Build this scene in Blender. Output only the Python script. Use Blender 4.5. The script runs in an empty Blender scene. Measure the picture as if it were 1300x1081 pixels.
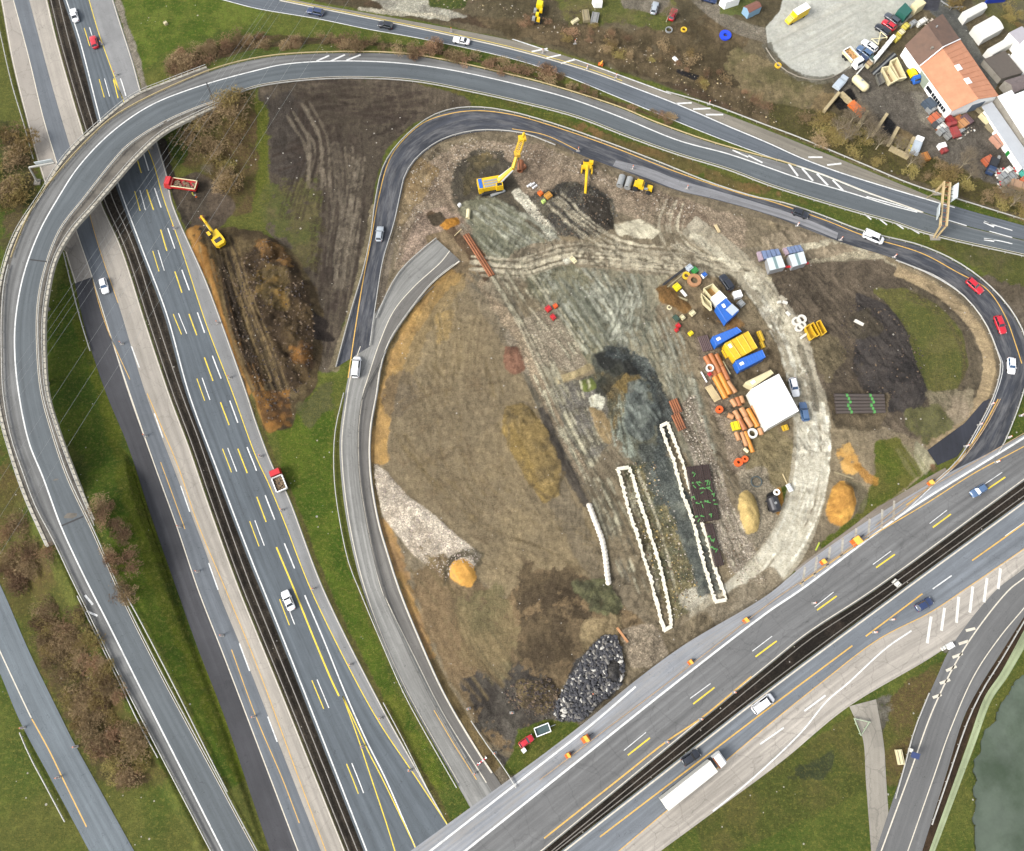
import bpy, math, random, hashlib
import numpy as np
from mathutils import Vector, Matrix
R = math.radians
random.seed(7); np.random.seed(7)
SC = bpy.context.scene
COL = SC.collection

# ------------------------------------------------------------------ camera, sky, sun, exposure
CAM_H, PITCH, FPX = 180.0, R(16.5), 1030.0
cam_d = bpy.data.cameras.new("camera"); cam = bpy.data.objects.new("camera", cam_d); COL.objects.link(cam)
cam.location = (0, 0, CAM_H); cam.rotation_euler = (PITCH, 0, 0)
cam_d.sensor_width = 36.0; cam_d.lens = FPX / 1300 * 36.0
cam_d.clip_start = 1.0; cam_d.clip_end = 6000
SC.camera = cam
world = bpy.data.worlds.new("World"); SC.world = world; world.use_nodes = True
SUN_EL, SUN_AZ = R(42), R(245)          # compass azimuth of the sun (0 = +Y, 90 = +X)
wn = world.node_tree.nodes; wl = world.node_tree.links
bg = wn.get("Background") or wn.new("ShaderNodeBackground")
sky = wn.new("ShaderNodeTexSky"); sky.sky_type = 'NISHITA'; sky.sun_disc = False
sky.sun_elevation = SUN_EL; sky.sun_rotation = SUN_AZ; sky.air_density = 1.0; sky.dust_density = 3.0
hs = wn.new("ShaderNodeHueSaturation"); hs.inputs['Saturation'].default_value = 0.3
wl.new(sky.outputs[0], hs.inputs['Color']); wl.new(hs.outputs[0], bg.inputs['Color'])
bg.inputs['Strength'].default_value = 0.15
sun_d = bpy.data.lights.new("sun", 'SUN'); sun_d.energy = 1.45; sun_d.angle = R(22); sun_d.color = (1.0, 0.96, 0.90)
sun = bpy.data.objects.new("sun", sun_d); COL.objects.link(sun)
sdir = Vector((math.sin(SUN_AZ)*math.cos(SUN_EL), math.cos(SUN_AZ)*math.cos(SUN_EL), math.sin(SUN_EL)))
sun.rotation_euler = sdir.to_track_quat('Z', 'Y').to_euler(); sun.location = (0, 0, 90)
SC.view_settings.view_transform = 'Standard'; SC.view_settings.look = 'None'
SC.view_settings.gamma = 1.0; SC.view_settings.use_curve_mapping = False
SC.view_settings.exposure = 1.4
SC.render.engine = 'CYCLES'

# ------------------------------------------------------------------ photograph pixel -> point of the site at height z
CT, ST = math.cos(PITCH), math.sin(PITCH)
def P(px, py, z=0.0):
    u = px - 650.0; v = py - 540.5
    k = (CAM_H - z) / (FPX*CT + v*ST)
    return (u*k, (FPX*ST - v*CT)*k, z)
def PX(x, y, z=0.0):
    d = CAM_H - z
    w = d*CT + y*ST; vv = d*ST - y*CT
    return (650 + FPX*x/w, 540.5 + FPX*vv/w)

# ------------------------------------------------------------------ polylines
def pl(s):
    return [tuple(float(a) for a in t.split(',')) for t in s.split()]
def ext(pts, a=140, b=140):
    pts = list(pts)
    if a:
        (x0, y0), (x1, y1) = pts[0][:2], pts[1][:2]; d = math.hypot(x0-x1, y0-y1)
        pts.insert(0, (x0+(x0-x1)/d*a, y0+(y0-y1)/d*a))
    if b:
        (x0, y0), (x1, y1) = pts[-1][:2], pts[-2][:2]; d = math.hypot(x0-x1, y0-y1)
        pts.append((x0+(x0-x1)/d*b, y0+(y0-y1)/d*b))
    return pts
def smooth(pts, step=5.0):
    """centripetal Catmull-Rom through pixel points, evenly spaced samples"""
    p = [np.array(q[:2], float) for q in pts]
    if len(p) == 2:
        n = max(1, int(np.linalg.norm(p[1]-p[0])/step)); return [tuple(p[0]+(p[1]-p[0])*i/n) for i in range(n+1)]
    q = [2*p[0]-p[1]] + p + [2*p[-1]-p[-2]]
    out = []
    for i in range(1, len(q)-2):
        p0, p1, p2, p3 = q[i-1], q[i], q[i+1], q[i+2]
        t0 = 0; t1 = t0+max(1e-3, np.linalg.norm(p1-p0))**.5; t2 = t1+max(1e-3, np.linalg.norm(p2-p1))**.5; t3 = t2+max(1e-3, np.linalg.norm(p3-p2))**.5
        n = max(2, int(np.linalg.norm(p2-p1)/2))
        for k in range(n):
            t = t1+(t2-t1)*k/n
            A1 = (t1-t)/(t1-t0)*p0+(t-t0)/(t1-t0)*p1; A2 = (t2-t)/(t2-t1)*p1+(t-t1)/(t2-t1)*p2; A3 = (t3-t)/(t3-t2)*p2+(t-t2)/(t3-t2)*p3
            B1 = (t2-t)/(t2-t0)*A1+(t-t0)/(t2-t0)*A2; B2 = (t3-t)/(t3-t1)*A2+(t-t1)/(t3-t1)*A3
            out.append((t2-t)/(t2-t1)*B1+(t-t1)/(t2-t1)*B2)
    out.append(p[-1])
    return resample(out, step)
def resample(out, step=None, n=None):
    a = np.array([o[:3] for o in out], float)
    d = np.r_[0, np.cumsum(np.linalg.norm(np.diff(a, axis=0), axis=1))]
    n = n or max(2, int(d[-1]/step)+1)
    t = np.linspace(0, d[-1], n)
    return [tuple(np.interp(tt, d, a[:, k]) for k in range(a.shape[1])) for tt in t]
def by_y(c, y0, y1):
    c = sorted(c, key=lambda q: q[1]); ys = [q[1] for q in c]; xs = [q[0] for q in c]
    n = max(2, int(abs(y1-y0)/8)+2)
    return [(float(np.interp(y, ys, xs)), float(y)) for y in np.linspace(y0, y1, n)]
RP = [(1420,330,0),(1300,305,0),(1100,262,0),(975,222,0),(860,188,.05),(725,140,.2),(650,117,.45),(560,95,1.6),(475,88,3.2),(400,90,4.9),(325,102,6.1),(262,122,6.8),(205,150,7),(150,185,7),(115,225,7),(80,262,7),(55,310,7),(40,360,7),(33,405,7),(33,450,7),(38,500,7),(52,560,7),(72,610,7),(92,655,6.6),(133,750,5),(168,830,3.5),(210,910,2.2),(255,990,1.1),(300,1081,.3),(340,1160,0)]
RPA = np.array(RP, float)
def zr(px, py):
    """height of the elevated ramp at a pixel near it"""
    a = RPA[:-1, :2]; b = RPA[1:, :2]; p = np.array((px, py)); ab = b-a
    t = np.clip(((p-a)*ab).sum(1)/(ab*ab).sum(1), 0, 1)
    d = np.linalg.norm(a+ab*t[:, None]-p, axis=1); i = int(d.argmin())
    return float(RPA[i, 2]+(RPA[i+1, 2]-RPA[i, 2])*t[i])
def W(pts, z=0.0):
    if z == 'ramp': return [P(p[0], p[1], zr(p[0], p[1])) for p in pts]
    return [P(p[0], p[1], z) for p in pts]

# ------------------------------------------------------------------ colours and materials
K = 0.58                                  # a surface that pictures as sRGB c has roughly this share of its linear value as base colour
def lin(c): c = c/255.0; return c/12.92 if c <= .04045 else ((c+.055)/1.055)**2.4
def C(r, g, b, k=None): k = K if k is None else k; return (min(.85, lin(r)*k), min(.85, lin(g)*k), min(.85, lin(b)*k), 1)
_m = {}
def mat(name, rgb, rough=.6, var=.25, scale=3.0, metal=0.0, bump=.0, fine=None, coat=0, dirt=None, dirt_amt=.5, k=None, spec=None):
    key = (name, rgb, rough, var, scale, metal, dirt)
    if key in _m: return _m[key]
    m = bpy.data.materials.new(name); m.use_nodes = True; nt = m.node_tree; n = nt.nodes; l = nt.links
    b = n['Principled BSDF']; b.inputs['Roughness'].default_value = rough; b.inputs['Metallic'].default_value = metal
    if coat: b.inputs['Coat Weight'].default_value = coat
    if spec is not None: b.inputs['Specular IOR Level'].default_value = spec
    tc = n.new('ShaderNodeTexCoord')
    t = n.new('ShaderNodeTexNoise'); t.inputs['Scale'].default_value = scale; t.inputs['Detail'].default_value = 6; t.inputs['Roughness'].default_value = .65
    l.new(tc.outputs['Object'], t.inputs['Vector'])
    mr = n.new('ShaderNodeMapRange'); mr.inputs['From Min'].default_value = .3; mr.inputs['From Max'].default_value = .7
    mr.inputs['To Min'].default_value = 1-var; mr.inputs['To Max'].default_value = 1+var
    l.new(t.outputs['Fac'], mr.inputs['Value'])
    mx = n.new('ShaderNodeVectorMath'); mx.operation = 'SCALE'; mx.inputs[0].default_value = C(*rgb, k)[:3]
    l.new(mr.outputs[0], mx.inputs['Scale']); out = mx.outputs[0]
    if dirt:
        t2 = n.new('ShaderNodeTexNoise'); t2.inputs['Scale'].default_value = scale*.45; t2.inputs['Detail'].default_value = 8; t2.inputs['Roughness'].default_value = .7
        l.new(tc.outputs['Object'], t2.inputs['Vector'])
        r2 = n.new('ShaderNodeMapRange'); r2.inputs['From Min'].default_value = .47; r2.inputs['From Max'].default_value = .66; r2.inputs['To Max'].default_value = dirt_amt
        l.new(t2.outputs['Fac'], r2.inputs['Value'])
        mm = n.new('ShaderNodeMix'); mm.data_type = 'RGBA'; l.new(r2.outputs[0], mm.inputs['Factor']); l.new(out, mm.inputs['A']); mm.inputs['B'].default_value = C(*dirt)
        out = mm.outputs['Result']
    l.new(out, b.inputs['Base Color'])
    if bump:
        bp = n.new('ShaderNodeBump'); bp.inputs['Strength'].default_value = bump; bp.inputs['Distance'].default_value = .1
        l.new(t.outputs['Fac'], bp.inputs['Height']); l.new(bp.outputs[0], b.inputs['Normal'])
    _m[key] = m; return m
def road_mat(name, rgb, streak=.14, patch=.12, rough=.85, cracks=0.0, dust=None, dust_amt=.5, k=None):
    m = bpy.data.materials.new(name); m.use_nodes = True; nt = m.node_tree; n = nt.nodes; l = nt.links
    b = n['Principled BSDF']; b.inputs['Roughness'].default_value = rough; b.inputs['Specular IOR Level'].default_value = .3
    uv = n.new('ShaderNodeUVMap'); uv.uv_map = 'UVMap'; geo = n.new('ShaderNodeNewGeometry')
    def noise(vec, sc, det=5, ro=.6):
        t = n.new('ShaderNodeTexNoise'); t.inputs['Scale'].default_value = sc; t.inputs['Detail'].default_value = det; t.inputs['Roughness'].default_value = ro
        l.new(vec, t.inputs['Vector']); return t.outputs['Fac']
    def rng(v, a, c, lo, hi):
        r = n.new('ShaderNodeMapRange'); r.inputs['From Min'].default_value = a; r.inputs['From Max'].default_value = c
        r.inputs['To Min'].default_value = lo; r.inputs['To Max'].default_value = hi; l.new(v, r.inputs['Value']); return r.outputs[0]
    def mul(a, c):
        q = n.new('ShaderNodeMath'); q.operation = 'MULTIPLY'; l.new(a, q.inputs[0]); l.new(c, q.inputs[1]); return q.outputs[0]
    mp = n.new('ShaderNodeMapping'); mp.inputs['Scale'].default_value = (1.0, .018, 1); l.new(uv.outputs[0], mp.inputs['Vector'])
    s1 = rng(noise(mp.outputs[0], 1.1, 4, .55), .3, .7, 1-streak, 1+streak)
    mp2 = n.new('ShaderNodeMapping'); mp2.inputs['Scale'].default_value = (1.0, .12, 1); l.new(uv.outputs[0], mp2.inputs['Vector'])
    s2 = rng(noise(mp2.outputs[0], 2.5, 6, .7), .3, .7, 1-streak*.5, 1+streak*.5)
    p1 = rng(noise(geo.outputs['Position'], .09, 5, .6), .3, .7, 1-patch, 1+patch)
    g1 = rng(noise(geo.outputs['Position'], 5.0, 6, .8), .25, .75, .86, 1.14)
    sx = n.new('ShaderNodeSeparateXYZ'); l.new(uv.outputs[0], sx.inputs[0]); wq = n.new('ShaderNodeMath'); wq.operation = 'MULTIPLY'; wq.inputs[1].default_value = 3.59; l.new(sx.outputs[0], wq.inputs[0])
    ws = n.new('ShaderNodeMath'); ws.operation = 'SINE'; l.new(wq.outputs[0], ws.inputs[0]); wheel = rng(ws.outputs[0], -1, 1, 1-streak*.42, 1+streak*.25)
    mp3 = n.new('ShaderNodeMapping'); mp3.inputs['Scale'].default_value = (.27, .035, 1); l.new(uv.outputs[0], mp3.inputs['Vector']); pv = n.new('ShaderNodeTexVoronoi'); pv.distance = 'CHEBYCHEV'; pv.inputs['Scale'].default_value = 1.0; l.new(mp3.outputs[0], pv.inputs['Vector'])
    ps = n.new('ShaderNodeSeparateColor'); l.new(pv.outputs['Color'], ps.inputs[0]); rep = rng(ps.outputs[0], 0, 1, 1-patch*.7, 1+patch*.5)
    cn = noise(geo.outputs['Position'], .22, 3, .5); ab = n.new('ShaderNodeMath'); ab.operation = 'COMPARE'; ab.inputs[1].default_value = .5; ab.inputs[2].default_value = .0022; l.new(cn, ab.inputs[0]); seal = rng(ab.outputs[0], 0, 1, 1, .72)
    f = mul(mul(mul(s1, s2), mul(p1, g1)), mul(mul(wheel, rep), seal))
    if cracks:
        vo = n.new('ShaderNodeTexVoronoi'); vo.feature = 'DISTANCE_TO_EDGE'; vo.inputs['Scale'].default_value = .16
        wv = n.new('ShaderNodeVectorMath'); wv.operation = 'ADD'
        nz = n.new('ShaderNodeTexNoise'); nz.inputs['Scale'].default_value = .8; nz.inputs['Detail'].default_value = 4; l.new(geo.outputs['Position'], nz.inputs['Vector'])
        l.new(geo.outputs['Position'], wv.inputs[0]); l.new(nz.outputs['Color'], wv.inputs[1]); l.new(wv.outputs[0], vo.inputs['Vector'])
        f = mul(f, rng(vo.outputs['Distance'], 0.006, .02, 1-cracks, 1))
    mx = n.new('ShaderNodeVectorMath'); mx.operation = 'SCALE'; mx.inputs[0].default_value = C(*rgb, k)[:3]; l.new(f, mx.inputs['Scale']); out = mx.outputs[0]
    if dust:
        r2 = rng(noise(mp2.outputs[0], .9, 7, .7), .45, .65, 0, dust_amt)
        mm = n.new('ShaderNodeMix'); mm.data_type = 'RGBA'; l.new(r2, mm.inputs['Factor']); l.new(out, mm.inputs['A']); mm.inputs['B'].default_value = C(*dust); out = mm.outputs['Result']
    l.new(out, b.inputs['Base Color'])
    bp = n.new('ShaderNodeBump'); bp.inputs['Strength'].default_value = .25; bp.inputs['Distance'].default_value = .02
    l.new(g1, bp.inputs['Height']); l.new(bp.outputs[0], b.inputs['Normal'])
    return m

# ------------------------------------------------------------------ mesh accumulation and scene bookkeeping
class MB:
    def __init__(s): s.v = []; s.f = []; s.mi = []; s.uv = None
    def add(s, vs, fs, mi=0):
        o = len(s.v); s.v += [tuple(p) for p in vs]; s.f += [tuple(i+o for i in f) for f in fs]; s.mi += [mi]*len(fs); return s
    def box(s, c, d, rz=0.0, top=1.0, topy=None, mi=0, ry=0.0):
        """box centred at c with size d; its top scaled by top (and topy)"""
        ty = top if topy is None else topy; hx, hy, hz = d[0]/2, d[1]/2, d[2]/2
        pts = [(-hx,-hy,-hz),(hx,-hy,-hz),(hx,hy,-hz),(-hx,hy,-hz),(-hx*top,-hy*ty,hz),(hx*top,-hy*ty,hz),(hx*top,hy*ty,hz),(-hx*top,hy*ty,hz)]
        m = Matrix.Translation(Vector(c)) @ Matrix.Rotation(rz, 4, 'Z') @ Matrix.Rotation(ry, 4, 'Y')
        return s.add([m @ Vector(p) for p in pts], [(0,3,2,1),(4,5,6,7),(0,1,5,4),(1,2,6,5),(2,3,7,6),(3,0,4,7)], mi)
    def cyl(s, a, b, r, r2=None, n=10, caps=True, mi=0):
        a = Vector(a); b = Vector(b); r2 = r if r2 is None else r2; d = (b-a)
        if d.length < 1e-6: return s
        q = d.to_track_quat('Z', 'Y'); vs = []
        for (c, rr) in ((a, r), (b, r2)):
            for i in range(n):
                t = 2*math.pi*i/n; vs.append(c + q @ Vector((math.cos(t)*rr, math.sin(t)*rr, 0)))
        fs = [(i, (i+1) % n, n+(i+1) % n, n+i) for i in range(n)]
        if caps: fs += [tuple(range(n-1, -1, -1)), tuple(range(n, 2*n))]
        return s.add(vs, fs, mi)
    def pipe(s, a, b, r, ri, n=16, mi=0):
        """hollow pipe with a real bore"""
        a = Vector(a); b = Vector(b); q = (b-a).to_track_quat('Z', 'Y'); vs = []
        for c, rr in ((a, r), (b, r), (b, ri), (a, ri)):
            for i in range(n):
                t = 2*math.pi*i/n; vs.append(c + q @ Vector((math.cos(t)*rr, math.sin(t)*rr, 0)))
        fs = []
        for k in range(4):
            o, p = k*n, ((k+1) % 4)*n
            fs += [(o+i, o+(i+1) % n, p+(i+1) % n, p+i) for i in range(n)]
        return s.add(vs, fs, mi)
    def prism(s, poly, z0, z1, mi=0):
        n = len(poly); vs = [(p[0], p[1], z0) for p in poly]+[(p[0], p[1], z1) for p in poly]
        return s.add(vs, [tuple(range(n-1, -1, -1)), tuple(range(n, 2*n))]+[(i, (i+1) % n, n+(i+1) % n, n+i) for i in range(n)], mi)
    def loft(s, secs, closed=True, caps=True, mi=0):
        n = len(secs[0]); vs = [p for q in secs for p in q]; fs = []
        for k in range(len(secs)-1):
            for i in range(n if closed else n-1):
                j = (i+1) % n; fs.append((k*n+i, k*n+j, (k+1)*n+j, (k+1)*n+i))
        if caps and closed: fs += [tuple(range(n-1, -1, -1)), tuple(range((len(secs)-1)*n, len(secs)*n))]
        return s.add(vs, fs, mi)
    def tube(s, pts, r, n=6, mi=0):
        for a, b in zip(pts[:-1], pts[1:]): s.cyl(a, b, r, n=n, mi=mi)
        return s
    def blob(s, c, r, seed=0, sub=1, jit=.25, mi=0):
        """lumpy stone"""
        vs, fs = ICO[sub]; rnd = random.Random(seed); rot = Matrix.Rotation(rnd.random()*6.28, 3, 'Z')
        rr = r if isinstance(r, (tuple, list)) else (r, r, r)
        return s.add([Vector(c) + rot @ Vector((v[0]*rr[0]*(1+jit*(rnd.random()*2-1)), v[1]*rr[1]*(1+jit*(rnd.random()*2-1)), v[2]*rr[2]*(1+jit*(rnd.random()*2-1)))) for v in vs], fs, mi)
    def mesh(s, name, mats, smooth_=False):
        me = bpy.data.meshes.new(name); me.from_pydata([tuple(p) for p in s.v], [], s.f)
        for m in (mats if isinstance(mats, (list, tuple)) else [mats]): me.materials.append(m)
        if any(s.mi): me.polygons.foreach_set('material_index', s.mi)
        if smooth_: me.polygons.foreach_set('use_smooth', [True]*len(me.polygons))
        if s.uv:
            u = me.uv_layers.new(name='UVMap'); flat = []
            for f in s.f:
                for i in f: flat += list(s.uv[i])
            u.data.foreach_set('uv', flat)
        me.update(); return me
    def build(s, name, mats, parent=None, smooth_=False, **kw):
        o = bpy.data.objects.new(name, s.mesh(name, mats, smooth_)); COL.objects.link(o)
        if parent is not None: o.parent = parent
        return tag(o, **kw)
def _ico(sub):
    import bmesh
    bm = bmesh.new(); bmesh.ops.create_icosphere(bm, subdivisions=sub, radius=1); vs = [tuple(v.co) for v in bm.verts]; fs = [tuple(v.index for v in f.verts) for f in bm.faces]; bm.free(); return vs, fs
ICO = {1: _ico(1), 2: _ico(2), 3: _ico(3)}
def tag(o, label=None, cat=None, group=None, kind=None):
    if label: o['label'] = label
    if cat: o['category'] = cat
    if group: o['group'] = group
    if kind: o['kind'] = kind
    return o
def empty(name, loc, rz=0, label=None, cat=None, group=None, scale=None):
    o = bpy.data.objects.new(name, None); COL.objects.link(o); o.location = loc; o.rotation_euler = (0, 0, rz); o.empty_display_size = .3
    if scale: o.scale = scale if isinstance(scale, (tuple, list)) else (scale,)*3
    return tag(o, label, cat, group)
def kids(o): return [c for c in bpy.data.objects if c.parent is o]
def copy_tree(o, parent=None, _k=None):
    c = o.copy(); COL.objects.link(c); c.parent = parent
    for ch in list(o.children): copy_tree(ch, c)
    return c

# ------------------------------------------------------------------ the roads: traced strips (left edge, right edge) at their own height
def E(s, a=420, b=420): return ext(pl(s), a, b)
LN = {}   # named lines in photograph pixels
# motorway, carriageway towards the upper left (left motorway)
LN['r1_l'] = E("84,0 100,47 128,155 146,220 154,245 180,315 212,400 240,500 277,600 300,661 324,723 335,750 377,855 430,990")
LN['r1_l0'] = [(x-4, y) for x, y in LN['r1_l']]
LN['r1_y'] = E("113,0 125,41 145,97 158,131 192,200 207,250 230,315 262,412 295,498 325,580 340,612 360,660 394,747 440,842 480,915 530,990")
LN['r1_r'] = E("144,0 155,35 170,82 179,115 213,225 219,257 262,357 282,410 314,500 326,537 346,590 365,627 412,750 485,897 537,990")
# older carriageway: concrete shoulder, asphalt, concrete, with fresh asphalt further down
LN['w0'] = E("1,0 15,77 33,150 47,202 62,250 81,315 95,360", 420, 0)
LN['w1'] = E("17,0 37,75 55,150 72,207 95,287 117,352 140,425 164,500 195,587 225,670 252,750 282,827 325,940 344,990")
LN['w2'] = E("37,0 54,65 72,130 89,187 111,262 125,312 150,385 185,500 229,617 265,712 277,750 304,817 325,870 372,990")
LN['w3'] = E("60,0 72,50 95,132 107,172 127,252 155,317 185,410 215,500 240,567 265,640 303,745 324,797 362,890 402,990")
LN['d0'] = ext(pl("95,360 110,425 135,500 162,565 190,650 225,750 250,820 285,910 312,990"), 0, 420)
LN['d1'] = ext(pl("117,352 140,425 164,500 195,587 225,670 252,750 282,827 325,940 344,990"), 0, 420)
# loop ramp
LN['p_out'] = ext(pl("262,85 212,104 170,122 127,156 82,200 50,250 20,297 2,350 -5,405 -6,450 -4,500 1,532 15,582 32,632 60,695"), 0, 0)
LN['a_out'] = E("1300,306 1227,288 1170,270 1100,246 1045,224 990,206 960,198 900,181 825,154 790,139 700,110 650,97 575,80 515,70 420,68 342,73 286,85 240,102 172,134 140,154 110,182 85,209 55,246 37,276 20,316 8,357 4,405 4,450 6,500 16,555 31,600 48,645 69,685 94,738 110,770 140,832 175,900 222,990")
LN['a_line'] = E("1300,307.5 1227,289.5 1170,271.5 1130,261 1075,244 1012,226 975,213 925,196 862,179 790,150 725,126 650,106 565,88 500,80 425,78 362,82 325,90 250,111 190,135 140,170 100,212 75,250 50,295 30,350 20,405 19,450 24,500 37,562 55,607 77,667 95,707 116,750 135,787 180,877 237,990")
LN['a_in'] = E("1300,323 1200,301 1165,291.5 1135,281 1095,270 1031,251 975,233 925,214 862,195 800,173 732,147 650,126 595,114 530,102 475,98 402,99 325,109 287,123 250,136 207,155 162,184 140,208 107,250 75,292 55,345 47,390 47,450 52,500 67,555 85,607 117,675 150,750 200,850 275,990")
LN['p_in'] = ext(pl("287,131 250,148 207,171 175,200 150,228 118,265 92,295 72,330 62,372 58,405 58,450 62,500 75,545 100,612 124,668"), 0, 0)
# upper road
LN['u_top'] = E("355,-8 375,0 460,16 650,52 700,66 750,82 855,120 900,137 975,166 1010,180 1085,210 1157,240 1212,262 1300,287")
LN['u_line'] = E("355,0 425,14 500,29 575,45 650,62 745,89 790,105 860,132 925,160 975,181 1017,200 1062,217 1125,237 1175,252 1300,287")
LN['u_low'] = E("282,0 325,11 407,25 465,37 537,50 650,75 710,94 787,125 860,155 915,177 975,199 1045,223 1100,245 1170,269 1227,287 1300,305")
# inner loop, fresh dark asphalt
LN['i_out'] = pl("427,467 445,400 462,342 471,300 477,255 487,213 505,185 543,152 575,140 610,138 650,144 700,158 775,184 840,209 900,233 960,252 990,258 1037,273 1095,295 1167,313 1212,333 1250,360 1282,395 1300,430 1306,465 1297,500 1286,532 1266,575 1240,600 1190,640 1150,670")
LN['i_yel'] = pl("442,480 450,425 460,362 472,300 481,250 495,202 515,175 540,155 575,144 607,141 650,146 700,160 775,186 862,220 950,249 975,255 1050,281 1095,299 1170,322 1215,346 1252,367 1275,400 1290,440 1297,462")
LN['i_in'] = pl("470,440 477,390 487,330 500,287 509,250 515,225 530,202 562,179 600,169 632,167 692,176 735,196 790,217 862,243 900,252 975,273 1062,306 1135,329 1190,353 1225,378 1250,410 1265,445 1271,462 1262,500 1237,550 1215,585 1182,615 1150,645 1125,664")
LN['z_t'] = pl('782,204 820,213 862,229 905,241 975,262 1020,277 1064,296'); LN['z_b'] = pl('778,211 820,226 862,242 900,251 975,272 1020,287 1062,304')
# old loop
LN['o_l'] = E("554,304 532,322 507,347 490,377 472,405 458,432 447,462 441,484 436,515 431,562 435,625 445,687 461,750 485,815 515,880 577,990", 0, 90)
LN['o_m'] = E("571,319 560,333 525,365 500,395 482,435 467,480 461,500 455,545 456,600 465,662 485,750 492,765 525,832 562,905 615,990", 0, 90)
LN['o_r'] = E("585,332 550,360 520,397 497,432 485,467 480,500 472,547 472,600 482,662 495,707 509,750 532,807 565,880 607,952 632,990", 0, 90)
# lower right motorway
LN['m_top'] = E("577,1040 628,1003 700,950 745,915 807,864 867,820 975,755 1015,722 1085,672 1150,632 1200,603 1250,578 1300,552")
LN['x_top'] = pl("1008,724 1030,707 1050,692 1080,670 1110,647 1135,632 1182,604 1200,594"); LN['x_bot'] = pl("1014,727 1040,708 1060,694 1085,676 1115,657 1150,636 1190,612 1206,604")
LN['m_line'] = E("704,990 867,860 975,777 1015,750 1150,650 1250,587 1300,556")
LN['m_bot'] = E("800,990 975,846 1025,806 1110,750 1300,611")
LN['n_top'] = E("828,990 975,875 1144,749 1300,635")
LN['n_edge'] = E("905,980 975,921 1045,865 1115,812 1182,777 1227,747 1300,697")
LN['n_bot'] = E("920,1021 965,988 1000,961 1075,899 1182,835 1215,812 1255,780 1300,735")
LN['m_first'] = E("662,990 745,925 807,872", 400, 0)
# right ramp
LN['q_l'] = E("1142,990 1174,895 1190,858 1207,822 1262,752 1300,722")
LN['q_line'] = E("1152,990 1187,895 1225,822 1280,750 1300,734")
LN['q_line2'] = E("1184,990 1205,930 1237,857 1270,808 1300,772")
LN['q_r'] = E("1199,990 1224,910 1242,875 1265,838 1300,783")
LN['g_l'] = E("1212,990 1230,940 1250,885 1270,855 1300,800")
LN['g_r'] = E("1221,990 1239,942 1259,889 1279,860 1300,824")
# bottom left road
LN['b_l'] = E("-25,800 0,855 25,915 65,990")
LN['b_line'] = E("-15,795 0,827 20,870 40,912 80,989")
LN['b_r'] = E("-10,720 9,762 37,827 75,905 95,945 120,990")
# paths
LN['h_l'] = ext(pl("1078,897 1095,937 1099,990"), 0); LN['h_r'] = ext(pl("1112,888 1122,945 1125,990"), 0)
S_ = {k: smooth(v) for k, v in LN.items()}
STRIPS = []      # name, left, right, z, material key, dz
def strip(name, l, r, mk, dz, z=0.0, cut=None):
    a, b = S_[l] if isinstance(l, str) else l, S_[r] if isinstance(r, str) else r
    STRIPS.append((name, a, b, z, mk, dz))
strip('road', 'r1_l0', 'r1_y', 'r1', .040); strip('hard_shoulder', 'r1_y', 'r1_r', 'r1s', .040)
strip('hard_shoulder', 'w0', 'w1', 'conc', .040) if False else None
strip('road', 'w1', 'w2', 'w_as', .040); strip('hard_shoulder', 'w2', 'w3', 'conc2', .040)
strip('road', 'd0', 'd1', 'fresh', .044)
strip('hard_shoulder', 'w0', resample(smooth(ext(pl("17,0 37,75 55,150 72,207 95,287 117,352"), 420, 0)), n=90), 'conc', .040)
strip('road', 'a_line', 'a_in', 'ramp', .056, 'ramp'); strip('hard_shoulder', 'a_out', 'a_line', 'ramps', .056, 'ramp')
strip('road', 'u_line', 'u_low', 'up', .048); strip('hard_shoulder', 'u_top', 'u_line', 'ups', .048)
strip('road', 'i_out', 'i_in', 'inner', .064); strip('hard_shoulder', 'z_t', 'z_b', 'worn', .072)
strip('road', 'o_l', 'o_m', 'old', .060); strip('hard_shoulder', 'o_m', 'o_r', 'old2', .060)
strip('hard_shoulder', 'x_top', 'x_bot', 'closed', .056); strip('hard_shoulder', 'm_top', 'm_line', 'ms', .068); strip('road', 'm_line', 'm_bot', 'm', .068)
strip('road', 'n_top', 'n_edge', 'n', .040); strip('hard_shoulder', 'n_edge', 'n_bot', 'apron', .040)
strip('road', 'q_l', 'q_r', 'q', .052); strip('path', 'g_l', 'g_r', 'green', .03)
strip('road', 'b_l', 'b_r', 'b', .040); strip('path', 'h_l', 'h_r', 'path', .036)
DARKPAD = pl("1258,506 1240,545 1215,580 1190,591 1177,572 1225,537 1248,510")

# ------------------------------------------------------------------ the ground: one sheet with its real relief and soils
CELL = .27
GX0, GX1, GY0, GY1 = -165.0, 165.0, -62.0, 205.0
nx = int((GX1-GX0)/CELL)+1; ny = int((GY1-GY0)/CELL)+1
xs = GX0+CELL*np.arange(nx); ys = GY0+CELL*np.arange(ny)
GXX, GYY = np.meshgrid(xs, ys)
HZ = np.zeros((ny, nx)); CO = np.zeros((ny, nx, 3)); KD = np.zeros((ny, nx, 3))     # height, colour, kind (grass, gravel, wheel-marked mud)
_rt = np.random.RandomState(3).rand(512, 512)
def vn(x, y, sc, seed=0):
    x = x*sc+seed*37.17; y = y*sc+seed*91.3
    xi = np.floor(x).astype(int); yi = np.floor(y).astype(int); fx = x-xi; fy = y-yi
    fx = fx*fx*(3-2*fx); fy = fy*fy*(3-2*fy); a = xi & 511; b = yi & 511; c = (xi+1) & 511; d = (yi+1) & 511
    return (_rt[b, a]*(1-fx)+_rt[b, c]*fx)*(1-fy)+(_rt[d, a]*(1-fx)+_rt[d, c]*fx)*fy
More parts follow.
